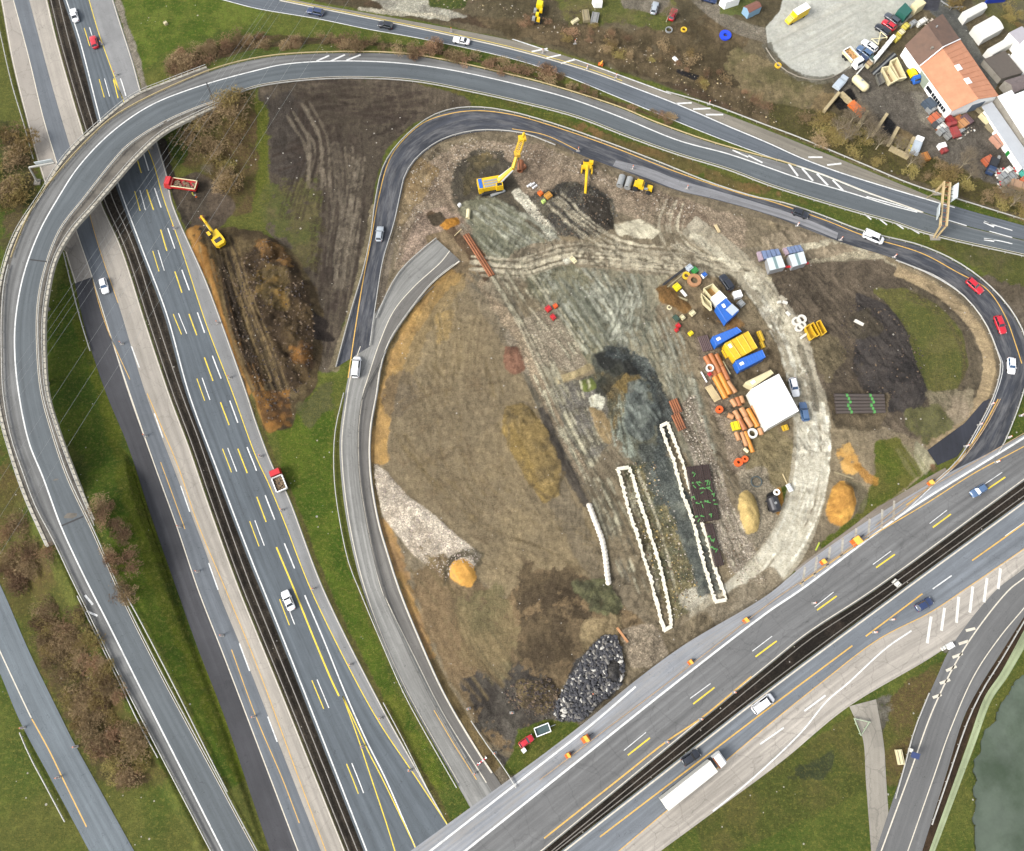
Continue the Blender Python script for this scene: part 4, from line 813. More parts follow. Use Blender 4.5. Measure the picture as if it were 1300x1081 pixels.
a_ = sum(pad[i][0]*pad[(i+1) % len(pad)][1]-pad[(i+1) % len(pad)][0]*pad[i][1] for i in range(len(pad)))
if a_ < 0: mb.f = [mb.f[0][::-1]]
tag(mb.build('road', road_mat('black tarred pad', (52, 54, 62), .12, .3)), kind='structure')

# ------------------------------------------------------------------ painted markings: one mesh per road and colour, laid on it as its child
def line_mb(mb, pts, w, z, dz):
    s = W(pts, z) if not isinstance(pts[0], Vector) else pts
    n = len(s)
    if n < 2: return
    o = len(mb.v)
    for i in range(n):
        a = s[max(0, i-1)]; b = s[min(n-1, i+1)]; dx, dy = b[0]-a[0], b[1]-a[1]; d = math.hypot(dx, dy) or 1; ux, uy = -dy/d*w/2, dx/d*w/2
        mb.v += [(s[i][0]+ux, s[i][1]+uy, s[i][2]+dz), (s[i][0]-ux, s[i][1]-uy, s[i][2]+dz)]
    for i in range(n-1): mb.f.append((o+2*i+1, o+2*i+3, o+2*i+2, o+2*i)); mb.mi.append(0)
def marks(road, material, items, up=.012):
    """items: (pixel points, width m); each smoothed"""
    o, z, dz = ROADS[road]; mb = MB()
    for pts, w in items: line_mb(mb, smooth(pts) if len(pts) > 2 else smooth(pts, 10), w, z, dz+up)
    c = mb.build('lane_marking', material, parent=o); return c
def seg(s): a = pl(s); return list(zip(a[::2], a[1::2]))
AY = smooth(pl("96,0 107,36 114,59 126,101 132.5,124 150,185 171,243 178,268 194,319 202,345 220,399 230.5,425 250,481 260,509 282.5,570 294,600 317,662 329,694 355,761 367.5,794 396,864 411,900 440,970 452,1000 474,1060")); AW = [(x+7.0, y) for x, y in AY]
BY = smooth(pl("134,80 144,102 150,125 172,195 179.5,220 195,267 204,292 212,319 222,345 231,372 240,399 250,426 259.5,454 270.5,484 280,511 291,540 302,570 314,601 326,631 338,663 351,695 374,750 397,807 420,862 428,879 435,893")); BW = smooth(pl("143,80 153,100 159,119 182,194 189,217 205,265 213,290 222,316 231,343 240.5,369 250,395 259.5,422 269,450 280,479 291,507 302,537 312.5,565 325,596 336,627 348,658 361,690 374,722 387,756 412,815 437,877 465,940 490,990 516,1050 536,1096"))
aR = [(36, 59), (101, 124), (170, 195), (243, 268), (319, 345), (399, 425), (481, 509), (570, 600), (662, 694), (761, 794), (864, 900), (970, 1008)]
bR = [(102, 125), (195, 220), (241, 267), (292, 319), (345, 372), (399, 426), (454, 484), (511, 540), (570, 601), (631, 663)]
marks('r1', WHITE, [(S_['r1_l'], .28)]+[(by_y(AW, a-1, b-1), .2) for a, b in aR]+[(by_y(BW, a-2, b-3), .27) for a, b in bR]+[(by_y(BW, 690, 722), .27), (by_y(BW, 756, 1090), .27)])
marks('r1', YEL, [(by_y(AY, a, b), .2) for a, b in aR]+[(by_y(BY, a, b), .27) for a, b in bR]+[(by_y(BY, 695, 884), .34), (pl("435,884 452,930 472,990 492,1050 506,1096"), .22), (pl("435,884 451,918 468,955 485,988 515,1050 537,1096"), .22), (pl("144,100 150,112 157,128"), .2), ([p for p in S_['r1_y']], .2)], .014)
marks('r1s', CREAM, [([(x-1.5, y) for x, y in S_['r1_r']], .16)])
marks('conc', CREAM, [([(x+1.5, y) for x, y in smooth(ext(pl("1,0 15,77 33,150 47,202 62,250 81,315 95,360"), 140, 0))], .2)])
marks('w_as', CREAM, [(S_['w1'], .22)]); marks('w_as', WHITE, [(seg_, .25) for seg_ in seg("167,440 177,467 196,525 207,556 229.5,617 241,650 265,715 277,749 304,817 317,852 340,910 352,942")])
marks('w_as', AMB, [(pl("117,352 127,390 140,427 165,482"), .16), (pl("111,262 125,312 150,385"), .14), (pl("204,587 218,625 235,672"), .16), (pl("294,825 325,910 359,990 380,1045"), .18)])
marks('conc2', AMB, [(ext(pl("187,500 205,542 226,592 250,662 287,750 325,842 377,982"), 0, 420), .18)]); marks('conc2', CREAM, [([(x-1.5, y) for x, y in S_['w3']], .18)])
marks('fresh', CREAM, [(ext(pl("147,447 165,500 195,587 225,670 252,750 282,827 325,940 344,990"), 0, 420), .22)], .016)
marks('ramp', WHITE, [([p for p in S_['a_line'] if p[0] < 1168], .3)]); marks('ramp', CREAM, [([(x, y) for x, y in S_['a_in']], .12)], .013)
marks('ramps', WHITE, [(q, .45) for q in seg("402,78 418,71 420,78 438,70 440,77 458,70")]+[(q, .45) for q in seg("118,768 108,756 124,782 110,776")]+[(q, .4) for q in seg("930,191 950,200 950,198 968,207 1097,272 1106,279 1117,279 1126,286 1137,284 1147,291 1157,291 1167,297")])
marks('up', WHITE, [([p for p in S_['u_low'] if p[0] < 1168], .2), (pl("790,106 860,133 925,161 975,182 1017,201 1062,218 1125,238 1175,253 1212,264"), .3), (pl("1204,280 1227,287"), .28), (pl("1100,250 1140,261 1170,270"), .3), (pl("1256,294 1285,302"), .25), (pl("1249,282 1268,288 1285,293"), .25), (pl("1249,304 1268,306 1285,310"), .25), (pl("1249,282 1262,288"), .7), (pl("1249,304 1262,306"), .7), (pl("1304,306 1330,313"), .28)])
marks('up', CREAM, [(pl("355,1 425,15 500,30 575,46 650,63 745,90 790,106"), .3), (pl("988,203 1022,214 1045,222 1100,244 1150,262 1172,270"), .3)], .014)
marks('up', YEL, [(pl("355,-1 425,13 500,28 575,43.5 650,60.5 745,87 790,103"), .14)], .018)
marks('ramps', WHITE, [(q, .5) for q in seg('1001,208 1013,224 1018,214 1032,230 1037,221 1051,236 1057,229 1071,243')], .018)
marks('ups', WHITE, [(q, .45) for q in seg("675,66 695,62 694,74 712,70 712,81 730,76 858,132 878,131 880,139 902,138 896,146 918,146 1026,200 1044,200 1050,210 1068,208")]+[(pl("650,50 696,65"), .3), (pl("728,75 770,90 852,120"), .25)])
marks('inner', AMB, [(S_['i_yel'], .24), (pl("650,164 692,172 735,192"), .2), (pl("1267,507 1245,547 1215,587 1182,617 1150,642"), .24)]); marks('inner', WHITE, [([(x+2, y+2) for x, y in S_['i_in'] if 1135 < x], .16)])
marks('old', CREAM, [([p for p in S_['o_m'] if p[1] < 994], .2), ([(x+3, y) for x, y in S_['o_l'] if 440 < y < 996], .18)]); marks('old', AMB, [(pl("551,902 575,943 605,990"), .16)], .014); marks('old2', CREAM, [([(x-2, y) for x, y in S_['o_r'] if y < 985], .34)])
marks('m', WHITE, [(S_['m_line'], .42)]+[(q, .16) for q in seg("792,953 820,930 876,887 902,868 955,827 980,808 1034,771 1058,752 1108,717 1131,700 1180,665 1202,648 1250,615 1272,600")])
marks('m', YEL, [(q, .3) for q in seg("797,959 825,937 880,894 907,873 959,834 986,814 1037,775 1062,757 1112,721 1136,704 1184,670 1207,653 1254,621 1276,606")], .014)
marks('m', AMB, [(ext(pl("785,990 847,941 890,912 954,859"), 120, 0), .3), (ext(pl("1015,742 1085,694 1175,640 1235,602 1300,567"), 0, 100), .2)], .014); marks('m', CREAM, [([(x-1.5, y-1.5) for x, y in S_['m_bot']], .18)])
marks('ms', WHITE, [(S_['m_first'], .4)])
marks('n', CREAM, [([(x+2, y+2) for x, y in S_['n_top']], .3)]); marks('n', AMB, [(q, .28) for q in (ext(pl("857,990 975,900 1082,820"), 120, 0), pl("1099,808 1171,754"), ext(pl("1234,712 1300,665"), 0, 100))]+[(S_['n_edge'], .16)], .014)
marks('n', WHITE, [(pl("1184,748 1208,731"), .25), (pl("1276,681 1300,664"), .25)]); marks('apron', WHITE, [(pl("905,1030 930,1010 965,980 1017,930 1050,890 1076,868 1125,823 1157,801"), .3), (pl("1021,903 1048,883"), .35), (pl("965,945 995,924"), .3)])
marks('apron', mat('faded stripe paint', (226, 222, 212), .8, .2, 2) , [(q, .6) for q in seg("1182,783 1177,817 1199,772 1195,801 1217,758 1214,791 1235,745 1231,778 1253,734 1249,765 1270,722 1267,748")], .014)
marks('q', CREAM, [(S_['q_line'], .26), (S_['q_line2'], .2)]+[(q, .55) for q in seg("1184,886 1195,882 1193,868 1206,863 1201,852 1214,846 1209,835 1222,830 1217,818 1229,814 1226,801 1238,798")])
marks('b', CREAM, [([(x, y) for x, y in S_['b_line'] if y < 915], .24)]); marks('b', AMB, [(pl("40,912 62,952 80,989 110,1050"), .24)])
# stripes of the closed lane beside the lower motorway
FADED = mat('faded stripe paint', (178, 172, 158), .8, .2, 2, dirt=(140, 130, 114), dirt_amt=.8)
marks('ms', FADED, [(q, .5) for q in seg("1135,636 1134,662 1120,647 1119,672 1104,659 1102,684 1087,671 1085,696 1070,683 1068,708 1054,694 1050,721 1037,707 1034,733 1022,720 1018,745")], .014)

# ------------------------------------------------------------------ materials of things
STEEL = mat('galvanised steel', (168, 170, 168), .45, .15, 2, metal=.3); RAILW = mat('weathered zinc rail', (196, 194, 186), .5, .15, 1.5, metal=.1); RAILY = mat('yellowed rail', (198, 178, 130), .6, .15, 1.5)
CONC = mat('cast concrete', (150, 144, 132), .85, .16, .8, dirt=(96, 90, 80), dirt_amt=.6, bump=.2); CONCL = mat('pale concrete kerb', (188, 182, 166), .85, .14, .8, dirt=(120, 112, 98), dirt_amt=.5)
DARKM = mat('blackened steel', (44, 44, 46), .5, .2, 3); RUBBER = mat('black rubber', (30, 30, 31), .85, .1, 5); GLASS = mat('tinted glass', (30, 38, 46), .12, .1, 1, coat=.5); GLASSB = mat('blue tinted glass', (46, 78, 112), .15, .1, 1, coat=.5)
LAMPW = mat('clear lamp glass', (220, 220, 214), .2, .05, 3); LAMPR = mat('red lamp glass', (150, 20, 18), .25, .05, 3)
MYEL = mat('yellow machine paint', (242, 196, 24), .4, .08, 1.5, dirt=(150, 120, 60), dirt_amt=.35); ORG = mat('orange paint', (232, 112, 30), .5, .1, 2, dirt=(130, 84, 48), dirt_amt=.3)
RED = mat('red paint', (206, 34, 40), .35, .06, 2, coat=.3); WHT = mat('white paint', (238, 238, 236), .4, .04, 1, k=.75); OFFW = mat('off white sheet', (232, 230, 220), .55, .05, .6, k=.56)
RUST = mat('rusty steel', (150, 92, 56), .85, .25, 2.5, dirt=(96, 62, 44), dirt_amt=.7); WOOD = mat('sawn timber', (206, 186, 142), .8, .15, 2.5, dirt=(150, 126, 88), dirt_amt=.5); OLDW = mat('weathered timber', (150, 138, 106), .9, .2, 2)
BLUEC = mat('blue container paint', (44, 108, 200), .45, .07, .8, dirt=(60, 84, 120), dirt_amt=.3); YELC = mat('yellow container paint', (236, 192, 40), .5, .1, .8, dirt=(176, 132, 56), dirt_amt=.5); GRN = mat('green plastic', (44, 138, 62), .5, .1, 2)
SHEETG = mat('grey roof sheet', (186, 196, 204), .5, .06, 1); NAVY = mat('navy panel', (52, 66, 108), .3, .08, 1); CREAMS = mat('cream sheet', (226, 214, 170), .6, .08, 1)

# ------------------------------------------------------------------ railings along the roads
def off_line(s, d):
    """pixel polyline moved d pixels to its left-hand side (seen in the photograph)"""
    o = []
    for i in range(len(s)):
        a = s[max(0, i-1)]; b = s[min(len(s)-1, i+1)]; dx, dy = b[0]-a[0], b[1]-a[1]; L = math.hypot(dx, dy) or 1
        o.append((s[i][0]+dy/L*d, s[i][1]-dx/L*d))
    return o
POSTM = {}
def post_mesh(mt, h=.78):
    k = (mt.name, h)
    if k not in POSTM: POSTM[k] = MB().box((0, 0, h/2-.1), (.12, .16, h+.2), top=.9).mesh('post', mt)
    return POSTM[k]
RAILN = 0
def rail(pts, label, z=0.0, material=None, h=.75, every=4.0, wide=.16, group='guard rails along the roads', double=False, name='guard_rail', cat='guard rail', spur=0.0, deep=.3):
    material = material or RAILW
    w = W(pts, z) if z != 'ground' else [G(p[0], p[1]) for p in pts]
    w = resample(w, step=3.0); n = len(w)
    root = empty(name, w[0], 0, label, cat, group); bx, by, bz = w[0]
    mb = MB(); secs = []
    for i in range(n):
        a = w[max(0, i-1)]; b = w[min(n-1, i+1)]; dx, dy = b[0]-a[0], b[1]-a[1]; d = math.hypot(dx, dy) or 1; ux, uy = -dy/d*wide/2, dx/d*wide/2
        x, y, zz = w[i][0]-bx, w[i][1]-by, w[i][2]-bz; cs = [(1, h-deep), (1.0, h-.02), (.6, h), (-.6, h), (-1.0, h-.02), (-1, h-deep), (-.5, h-deep/2)]
        secs.append([(x+ux*c, y+uy*c, zz+q) for c, q in cs])
    mb.loft(secs).build('beam', material, root)
    d = 0; nxt = 1.0; cnt = 0; L = sum(math.dist(w[i], w[i+1]) for i in range(n-1)); step = max(every, L/98)
    pm = post_mesh(material, h)
    for i in range(n-1):
        sl = math.dist(w[i], w[i+1]) or 1e-6
        while nxt <= d+sl and cnt < 99:
            t = (nxt-d)/sl; p = [w[i][k]+(w[i+1][k]-w[i][k])*t for k in range(3)]; an = math.atan2(w[i+1][1]-w[i][1], w[i+1][0]-w[i][0])
            o = bpy.data.objects.new('post', pm); COL.objects.link(o); o.parent = root; o.location = (p[0]-bx, p[1]-by, p[2]-bz); o.rotation_euler = (0, 0, an)
            nxt += step; cnt += 1
        d += sl
    return root
def cut(s, x0=-1e9, x1=1e9, y0=-1e9, y1=1e9): return [p for p in s if x0 <= p[0] <= x1 and y0 <= p[1] <= y1]
ao, ai = S_['a_out'], S_['a_in']
i_mid = min(range(len(ao)), key=lambda i: math.dist(ao[i], (20, 316)))
rail(cut(ao, x1=1010, y1=330), 'yellowed guard rail on the outer edge of the loop ramp over its upper half', 'ramp', RAILY)
rail([p for p in ao if p[1] >= 335 and p[0] < 300], 'guard rail on the outer left edge of the loop ramp down its lower half', 'ramp')
ik = min(range(len(ai)), key=lambda i: math.dist(ai[i], (207, 155)))
rail(off_line(ai[:ik], 4), 'long white guard rail on the inner edge of the loop ramp above dark soil', 'ramp')
rail(off_line(ai[ik:], 4), 'guard rail inside the loop ramp where it bends down the left side', 'ramp')
rail(smooth(pl("845,118 900,134 975,162 1010,175 1085,206 1157,236 1220,256 1310,284")), 'white guard rail on the upper edge of the merged upper road', 0)
rail([p for k, p in enumerate(S_['i_out']) if not (p[1] > 577 and p[0] > 900)], 'white guard rail round the outer edge of the dark inner loop', 0)
rail(smooth(pl("470,440 477,390 487,330 500,287 508,250 514,225 529,202 561,179 600,168 632,167 668,172 705,186")), 'white guard rail on the inside of the dark inner loop above the drilling rig', 0)
rail(smooth(pl("1136,332 1160,341 1190,354 1224,379 1249,411 1264,446 1269,462 1261,500 1236,550 1214,585 1181,616")), 'white guard rail on the inside of the right bend of the dark inner loop', 0)
rail(smooth(pl("437,500 426,550 425,607 432,662 444,717 457,750 483,812 513,880 540,930 580,1000")), 'thin guard rail between the green verge and the old loop road', 0)
rail(smooth(pl("600,330 540,375 505,420 478,470 462,500 455,545 456,600 465,662 486,750 520,832 557,905 600,980"))[12:], 'dark guard rail down the middle of the old loop road', 0, mat('dull rail', (96, 94, 88), .6, .1, 2))
rail(smooth(pl("554,304 532,322 507,347 490,377 478,405")), 'short white rail at the upper left end of the old loop road', 0)
rail(off_line(S_['o_r'], -1)[2:-36], 'long pale rail between the old loop road and the brown site', 0)
rail(smooth(pl("685,990 705,975 770,925 830,880 900,826 975,767 1040,722 1090,687 1150,644 1182,615 1216,588 1248,545 1268,508")), 'rusty safety rail between the lower motorway and the haul track', 0, mat('rusted rail', (176, 150, 118), .7, .2, 1))
rail(smooth(ext(pl("1110,668 1150,636 1200,608 1262,572 1300,550"), 0, 90)), 'brown rail beside the edge lane right of the fresh tarred pad', 0, mat('rusted rail', (176, 150, 118), .7, .2, 1))
for k, (dd, lab) in enumerate(((5.5, 'median guard rail on the left motorway nearest the pale concrete carriageway'), (15.5, 'median guard rail on the left motorway nearest the busy dark lanes'))):
    rail(off_line(S_['w3'], dd), lab, 0, mat('grimy rail', (150, 144, 134), .6, .15, 2), every=6)
rail(off_line(S_['m_bot'], -6), 'upper of the two median guard rails in the lower right motorway', 0, mat('grimy rail', (128, 122, 112), .6, .15, 2)); rail(off_line(S_['n_top'], 5), 'lower of the two median guard rails in the lower right motorway', 0, mat('grimy rail', (128, 122, 112), .6, .15, 2))
rail(smooth(ext(pl("1201,990 1227,915 1245,877 1268,840 1300,786"), 60, 60)), 'guard rail on the right edge of the slip road beside the pond', 0)
rail(smooth(ext(pl("1146,975 1160,925 1178,880"), 40, 0)), 'short guard rail left of the slip road beside the solar panel', 0)
rail(smooth(ext(pl("27,930 40,960 56,990"), 0, 60)), 'guard rail at the bottom left road', 0)
rail(smooth(pl("-6,10 2,45 17,110 32,160 44,204")), 'rail with short spurs on the left verge of the concrete carriageway', 0)
rail(smooth(pl("155,745 175,780 220,866 262,950 290,1005")), 'long pale rail in the grass right of the lower ramp', 'ground')
rail(smooth(pl("100,757 128,815 155,870 180,922 202,962")), 'long pale rail between the scrub belt and the lower ramp', 'ground')
rail(smooth(pl("598,915 618,945 640,975 655,1000")), 'pale rail beside the red and white barrier at the bottom of the site', 0)
rail(smooth(pl("82,322 90,355 103,405 116,447")), 'thin rail at the grass edge beside the fresh dark asphalt', 0)
rail(smooth(pl("487,892 510,935 530,975 545,1005")), 'thin rail at the foot of the left motorway hard shoulder', 0)

# ------------------------------------------------------------------ the overbridge that carries the loop ramp
def bridge():
    po, pi = smooth(LN['p_out']), smooth(LN['p_in']); n = 90
    A = resample([P(x, y, zr(x, y)) for x, y in po], n=n); B = resample([P(x, y, zr(x, y)) for x, y in pi], n=n)
    root = empty('road_bridge', (0, 0, 0), 0, 'long curved concrete bridge carrying the loop ramp over the left motorway', 'bridge')
    secs = []
    for a, b in zip(A, B):
        a, b = Vector(a), Vector(b); m = (a+b)/2; u = (b-a).normalized()
        secs.append([a+Vector((0, 0, .03)), b+Vector((0, 0, .03)), b+Vector((0, 0, -.5)), b-u*1.6+Vector((0, 0, -.75)), b-u*2.6+Vector((0, 0, -1.5)), a+u*2.6+Vector((0, 0, -1.5)), a+u*1.6+Vector((0, 0, -.75)), a+Vector((0, 0, -.5))])
    MB().loft(secs).build('deck', mat('dirty deck concrete', (108, 102, 92), .9, .2, .5, dirt=(62, 58, 52), dirt_amt=.7), root)
    for S, sg in ((A, 1), (B, -1)):
        s2 = []
        for a, b in zip(A, B):
            a, b = Vector(a), Vector(b); u = (b-a).normalized(); p = a if sg > 0 else b; v = u*sg
            s2.append([p-v*.06+Vector((0, 0, -.55)), p+v*.5+Vector((0, 0, -.02)), p+v*.5+Vector((0, 0, .2)), p-v*.06+Vector((0, 0, .2))])
        MB().loft(s2).build('edge_beam', CONCL, root)
        mb = MB(); s3 = []
        for a, b in zip(A, B):
            a, b = Vector(a), Vector(b); u = (b-a).normalized()*sg; p = (a if sg > 0 else b)+u*.2
            s3.append([p+Vector((0, 0, 1.0)), p+u*.1+Vector((0, 0, 1.0)), p+u*.1+Vector((0, 0, 1.1)), p+Vector((0, 0, 1.1))])
        rl = mb.loft(s3).build('railing', RAILW, root)
        pm = post_mesh(RAILW, 1.0)
        for i in range(1, n-1):
            a, b = Vector(A[i]), Vector(B[i]); u = (b-a).normalized()*sg; p = (a if sg > 0 else b)+u*.25
            o = bpy.data.objects.new('post', pm); COL.objects.link(o); o.parent = rl; o.location = p+Vector((0, 0, .1))
    for f in (.04, .17, .30, .43, .56, .70, .84, .96):
        i = int(f*(n-1)); a, b = Vector(A[i]), Vector(B[i]); m = (a+b)/2; u = (b-a).normalized(); an = math.atan2(u.y, u.x)
        pr = MB()
        for s in (-1, 1): pr.cyl((m.x+u.x*s*2.2, m.y+u.y*s*2.2, -.6), (m.x+u.x*s*2.2, m.y+u.y*s*2.2, m.z-1.5), .55, n=12)
        pr.box((m.x, m.y, m.z-1.75), (6.4, 1.2, .5), rz=an); pr.build('pier', CONC, root)
    for i in (0, n-1):
        a, b = Vector(A[i]), Vector(B[i]); m = (a+b)/2; u = (b-a).normalized(); MB().box((m.x, m.y, m.z/2-1), (( b-a).length, .8, m.z+.6), rz=math.atan2(u.y, u.x)).build('abutment', CONC, root)
    for q in (("262,105 271,128"), ("38,330 62,333"), ("78,668 106,656")):   # joints in the road surface
        s = pl(q); mb = MB(); line_mb(mb, resample(s, n=6), .35, 'ramp', .075); mb.build('expansion_joint', mat('tarred joint', (58, 58, 58), .9, .1, 2), root)
bridge()

# ------------------------------------------------------------------ water
pw = MB(); pts = [P(x, y, -.45) for x, y in [(x-8, y-8) for x, y in pl("1240,990 1240,970 1252,937 1265,910 1287,870 1300,858 1345,838")]+[(1480, 830), (1480, 1150), (1232, 1150)]]
pw.v = pts; pw.f = [tuple(range(len(pts)))]; pw.mi = [0]
ar = sum(pts[i][0]*pts[(i+1) % len(pts)][1]-pts[(i+1) % len(pts)][0]*pts[i][1] for i in range(len(pts)))
if ar < 0: pw.f = [pw.f[0][::-1]]
tag(pw.build('pond_water', mat('still green grey water', (88, 98, 84), .1, .25, .12, dirt=(58, 72, 50), dirt_amt=.8, bump=.08)), kind='structure')

# ------------------------------------------------------------------ vehicles
def heading(a, b): p, q = G(*a), G(*b); return math.atan2(q[1]-p[1], q[0]-p[0])
PAINTS = {}
def paintmat(name, rgb):
    if name not in PAINTS: PAINTS[name] = mat(name+' car paint', rgb, .28, .03, 1, coat=.6, k=.62 if min(rgb) > 200 else None)
    return PAINTS[name]
CARM = {}
def car_meshes(kind):
    """local metres, nose towards +x"""
    if kind in CARM: return CARM[kind]
    L, Wd, H = {'sedan': (4.6, 1.82, 1.42), 'hatch': (4.1, 1.78, 1.48), 'estate': (4.7, 1.84, 1.48), 'suv': (4.6, 1.9, 1.68), 'van': (5.2, 1.98, 2.05), 'sports': (4.6, 1.9, 1.3)}[kind]
    def plan(x):  # half width at station x in -1..1
        e = abs(x); return Wd/2*(1-.30*max(0, (e-.72)/.28)**2.2)
    belt = {'sedan': .92, 'hatch': .96, 'estate': .95, 'suv': 1.08, 'van': 1.15, 'sports': .84}[kind]
    def deck(x):  # bonnet / boot height
        if x > .25: return belt-.02-.22*((x-.25)/.75)**2.4
        return belt-(.10*max(0, (-x-.6)/.4)**2 if kind in ('sedan', 'sports') else .04*max(0, (-x-.8)/.2)**2)
    secs = []
    for k in range(15):
        x = -1+2*k/14; w = plan(x); X = x*L/2; z1 = deck(x); g = .22+(.08 if abs(x) > .9 else 0)
        secs.append([(X, -w*.94, g), (X, -w, .45), (X, -w, .70), (X, -w*.95, z1-.05), (X, -w*.80, z1), (X, 0, z1+.035), (X, w*.80, z1), (X, w*.95, z1-.05), (X, w, .70), (X, w, .45), (X, w*.94, g)])
    M = {'body': (MB().loft(secs), 'p')}
    # cabin: base and roof rectangles
    xb = {'sedan': (.30, -.62), 'hatch': (.36, -.93), 'estate': (.32, -.95), 'suv': (.34, -.93), 'van': (.70, -.97), 'sports': (.26, -.66)}[kind]
    xr = {'sedan': (.05, -.36), 'hatch': (.08, -.74), 'estate': (.05, -.80), 'suv': (.10, -.80), 'van': (.42, -.92), 'sports': (.0, -.32)}[kind]
    hb = Wd/2*.88; hr = Wd/2*.70; f, r, F, Rr = xb[0]*L/2, xb[1]*L/2, xr[0]*L/2, xr[1]*L/2; zb = belt-.03; ht = H-.05
    c = MB().add([(f, -hb, zb-.05), (f, hb, zb-.05), (r, hb, zb), (r, -hb, zb), (F, -hr, ht), (F, hr, ht), (Rr, hr, ht), (Rr, -hr, ht)], [(0, 1, 5, 4), (1, 2, 6, 5), (2, 3, 7, 6), (3, 0, 4, 7)])
    m = MB()  # roof shell and pillars
    m.loft([[(F+.04, -hr*.98, ht-.01), (F+.02, -hr*.7, ht+.035), (F, 0, ht+.05), (F+.02, hr*.7, ht+.035), (F+.04, hr*.98, ht-.01), (F+.04, 0, ht-.03)],
            [((F+Rr)/2, -hr*1.02, ht), ((F+Rr)/2, -hr*.75, ht+.06), ((F+Rr)/2, 0, ht+.08), ((F+Rr)/2, hr*.75, ht+.06), ((F+Rr)/2, hr*1.02, ht), ((F+Rr)/2, 0, ht-.03)],
            [(Rr-.04, -hr*.98, ht-.01), (Rr-.02, -hr*.7, ht+.035), (Rr, 0, ht+.05), (Rr-.02, hr*.7, ht+.035), (Rr-.04, hr*.98, ht-.01), (Rr-.04, 0, ht-.03)]])
    for s in (-1, 1):
        m.cyl((f, s*hb, zb-.03), (F, s*hr, ht), .05, n=5); m.cyl((r, s*hb, zb), (Rr, s*hr, ht), .06, n=5)
        xm = (f+r)/2; XM = (F+Rr)/2; m.cyl((xm, s*hb*1.005, zb), (XM, s*hr*1.01, ht), .04, n=4)
        if kind == 'van': m.box(((r*.75+f*.25)*.5+r*.35, s*(hb+hr)/2*1.02, (zb+ht)/2), (L*.36, .05, ht-zb-.1))
    M['roof'] = (m, 'p')
    def quad(a, b, c2, d, off=.012):
        a, b, c2, d = map(Vector, (a, b, c2, d)); n = (b-a).cross(d-a).normalized()*off; t = .06
        ce = (a+b+c2+d)/4; q = [ce+(p-ce)*(1-t)+n for p in (a, b, c2, d)]; return MB().add(q+[p-n*1.5 for p in q], [(0, 1, 2, 3), (7, 6, 5, 4), (0, 4, 5, 1), (1, 5, 6, 2), (2, 6, 7, 3), (3, 7, 4, 0)])
    M['cabin_shell'] = (c, 'd')
    M['windscreen'] = (quad((f, -hb, zb-.03), (f, hb, zb-.03), (F, hr, ht), (F, -hr, ht)), 'g')
    M['rear_window'] = (quad((r, hb, zb), (r, -hb, zb), (Rr, -hr, ht), (Rr, hr, ht)), 'g')
    M['side_window'] = (quad((r, -hb, zb), (f, -hb, zb-.03), (F, -hr, ht), (Rr, -hr, ht)), 'g'); M['side_window.'] = (quad((f, hb, zb-.03), (r, hb, zb), (Rr, hr, ht), (F, hr, ht)), 'g')
    for i, (x, y) in enumerate(((.60, 1), (.60, -1), (-.60, 1), (-.60, -1))):
        w = MB(); X = x*L/2; Y = y*(Wd/2-.1); w.cyl((X, Y-.11, .33), (X, Y+.11, .33), .33, n=14); M['wheel'+'.'*i] = (w, 'r')
    for i, y in enumerate((1, -1)):
        M['headlight'+'.'*i] = (MB().box((L/2*.955, y*Wd*.33, .62), (.16, .36, .16), rz=-y*.35, top=.9), 'h'); M['tail_light'+'.'*i] = (MB().box((-L/2*.965, y*Wd*.35, .74), (.12, .28, .2), rz=y*.25), 't')
        M['wing_mirror'+'.'*i] = (MB().box((f-.18, y*(Wd/2+.09), zb+.04), (.12, .24, .16), top=.8), 'p')
    out = {}
    for k, (mb_, t) in M.items(): out[k] = (mb_.mesh(k.rstrip('.'), GLASS, smooth_=(k in ('body',))), t)
    CARM[kind] = out; return out
def car(px, py, tx, ty, kind, col, label, group='cars on the roads', cat='car', s=1.0, glass=None, z=None):
    """car centred on a photograph pixel, its nose towards pixel (tx, ty)"""
    a = heading((px, py), (tx, ty)); p = list(G(px, py)) if z is None else list(P(px, py, z)); p[2] = max(p[2], .06) if z is None else z
    root = empty(kind.replace('sports', 'coupe').replace('suv', 'off_road_car').replace('hatch', 'hatchback').replace('estate', 'estate_car'), p, a, label, cat, group, s)
    for k, (me, t) in car_meshes(kind).items():
        o = bpy.data.objects.new(k.rstrip('.'), me); COL.objects.link(o); o.parent = root
        o.material_slots[0].link = 'OBJECT'; o.material_slots[0].material = {'p': paintmat(*col), 'g': glass or GLASS, 'r': RUBBER, 'h': LAMPW, 't': LAMPR, 'd': DARKM}[t]
    return root
CW, CS, CR, CB, CK, CG, CN = ('white', (244, 244, 244)), ('silver', (176, 184, 190)), ('red', (204, 24, 44)), ('blue grey', (84, 112, 148)), ('black', (34, 38, 48)), ('graphite', (72, 78, 86)), ('navy', (40, 58, 98))
car(96, 22, 91, 5, 'sedan', CW, 'white saloon car at the top of the left motorway', glass=GLASS)
car(121, 56, 116, 40, 'hatch', CR, 'red hatchback at the top of the left motorway just behind a white car')
car(134, 365, 139, 385, 'hatch', CW, 'white hatchback alone on the older carriageway beside the fresh dark asphalt', glass=GLASSB)
car(367, 763, 358, 742, 'sedan', CW, 'white saloon straddling the dashed lines low on the left motorway')
car(401, 17.5, 380, 13, 'estate', CN, 'dark blue estate car leftmost on the upper road'); car(490, 34.5, 470, 30, 'hatch', CK, 'black hatchback in the middle of three cars on the upper road'); car(586, 54, 566, 50, 'sports', CW, 'white coupe on the upper road above the ramp')
car(482.5, 299, 486, 270, 'hatch', CS, 'silver hatchback driving up the left side of the dark inner loop')
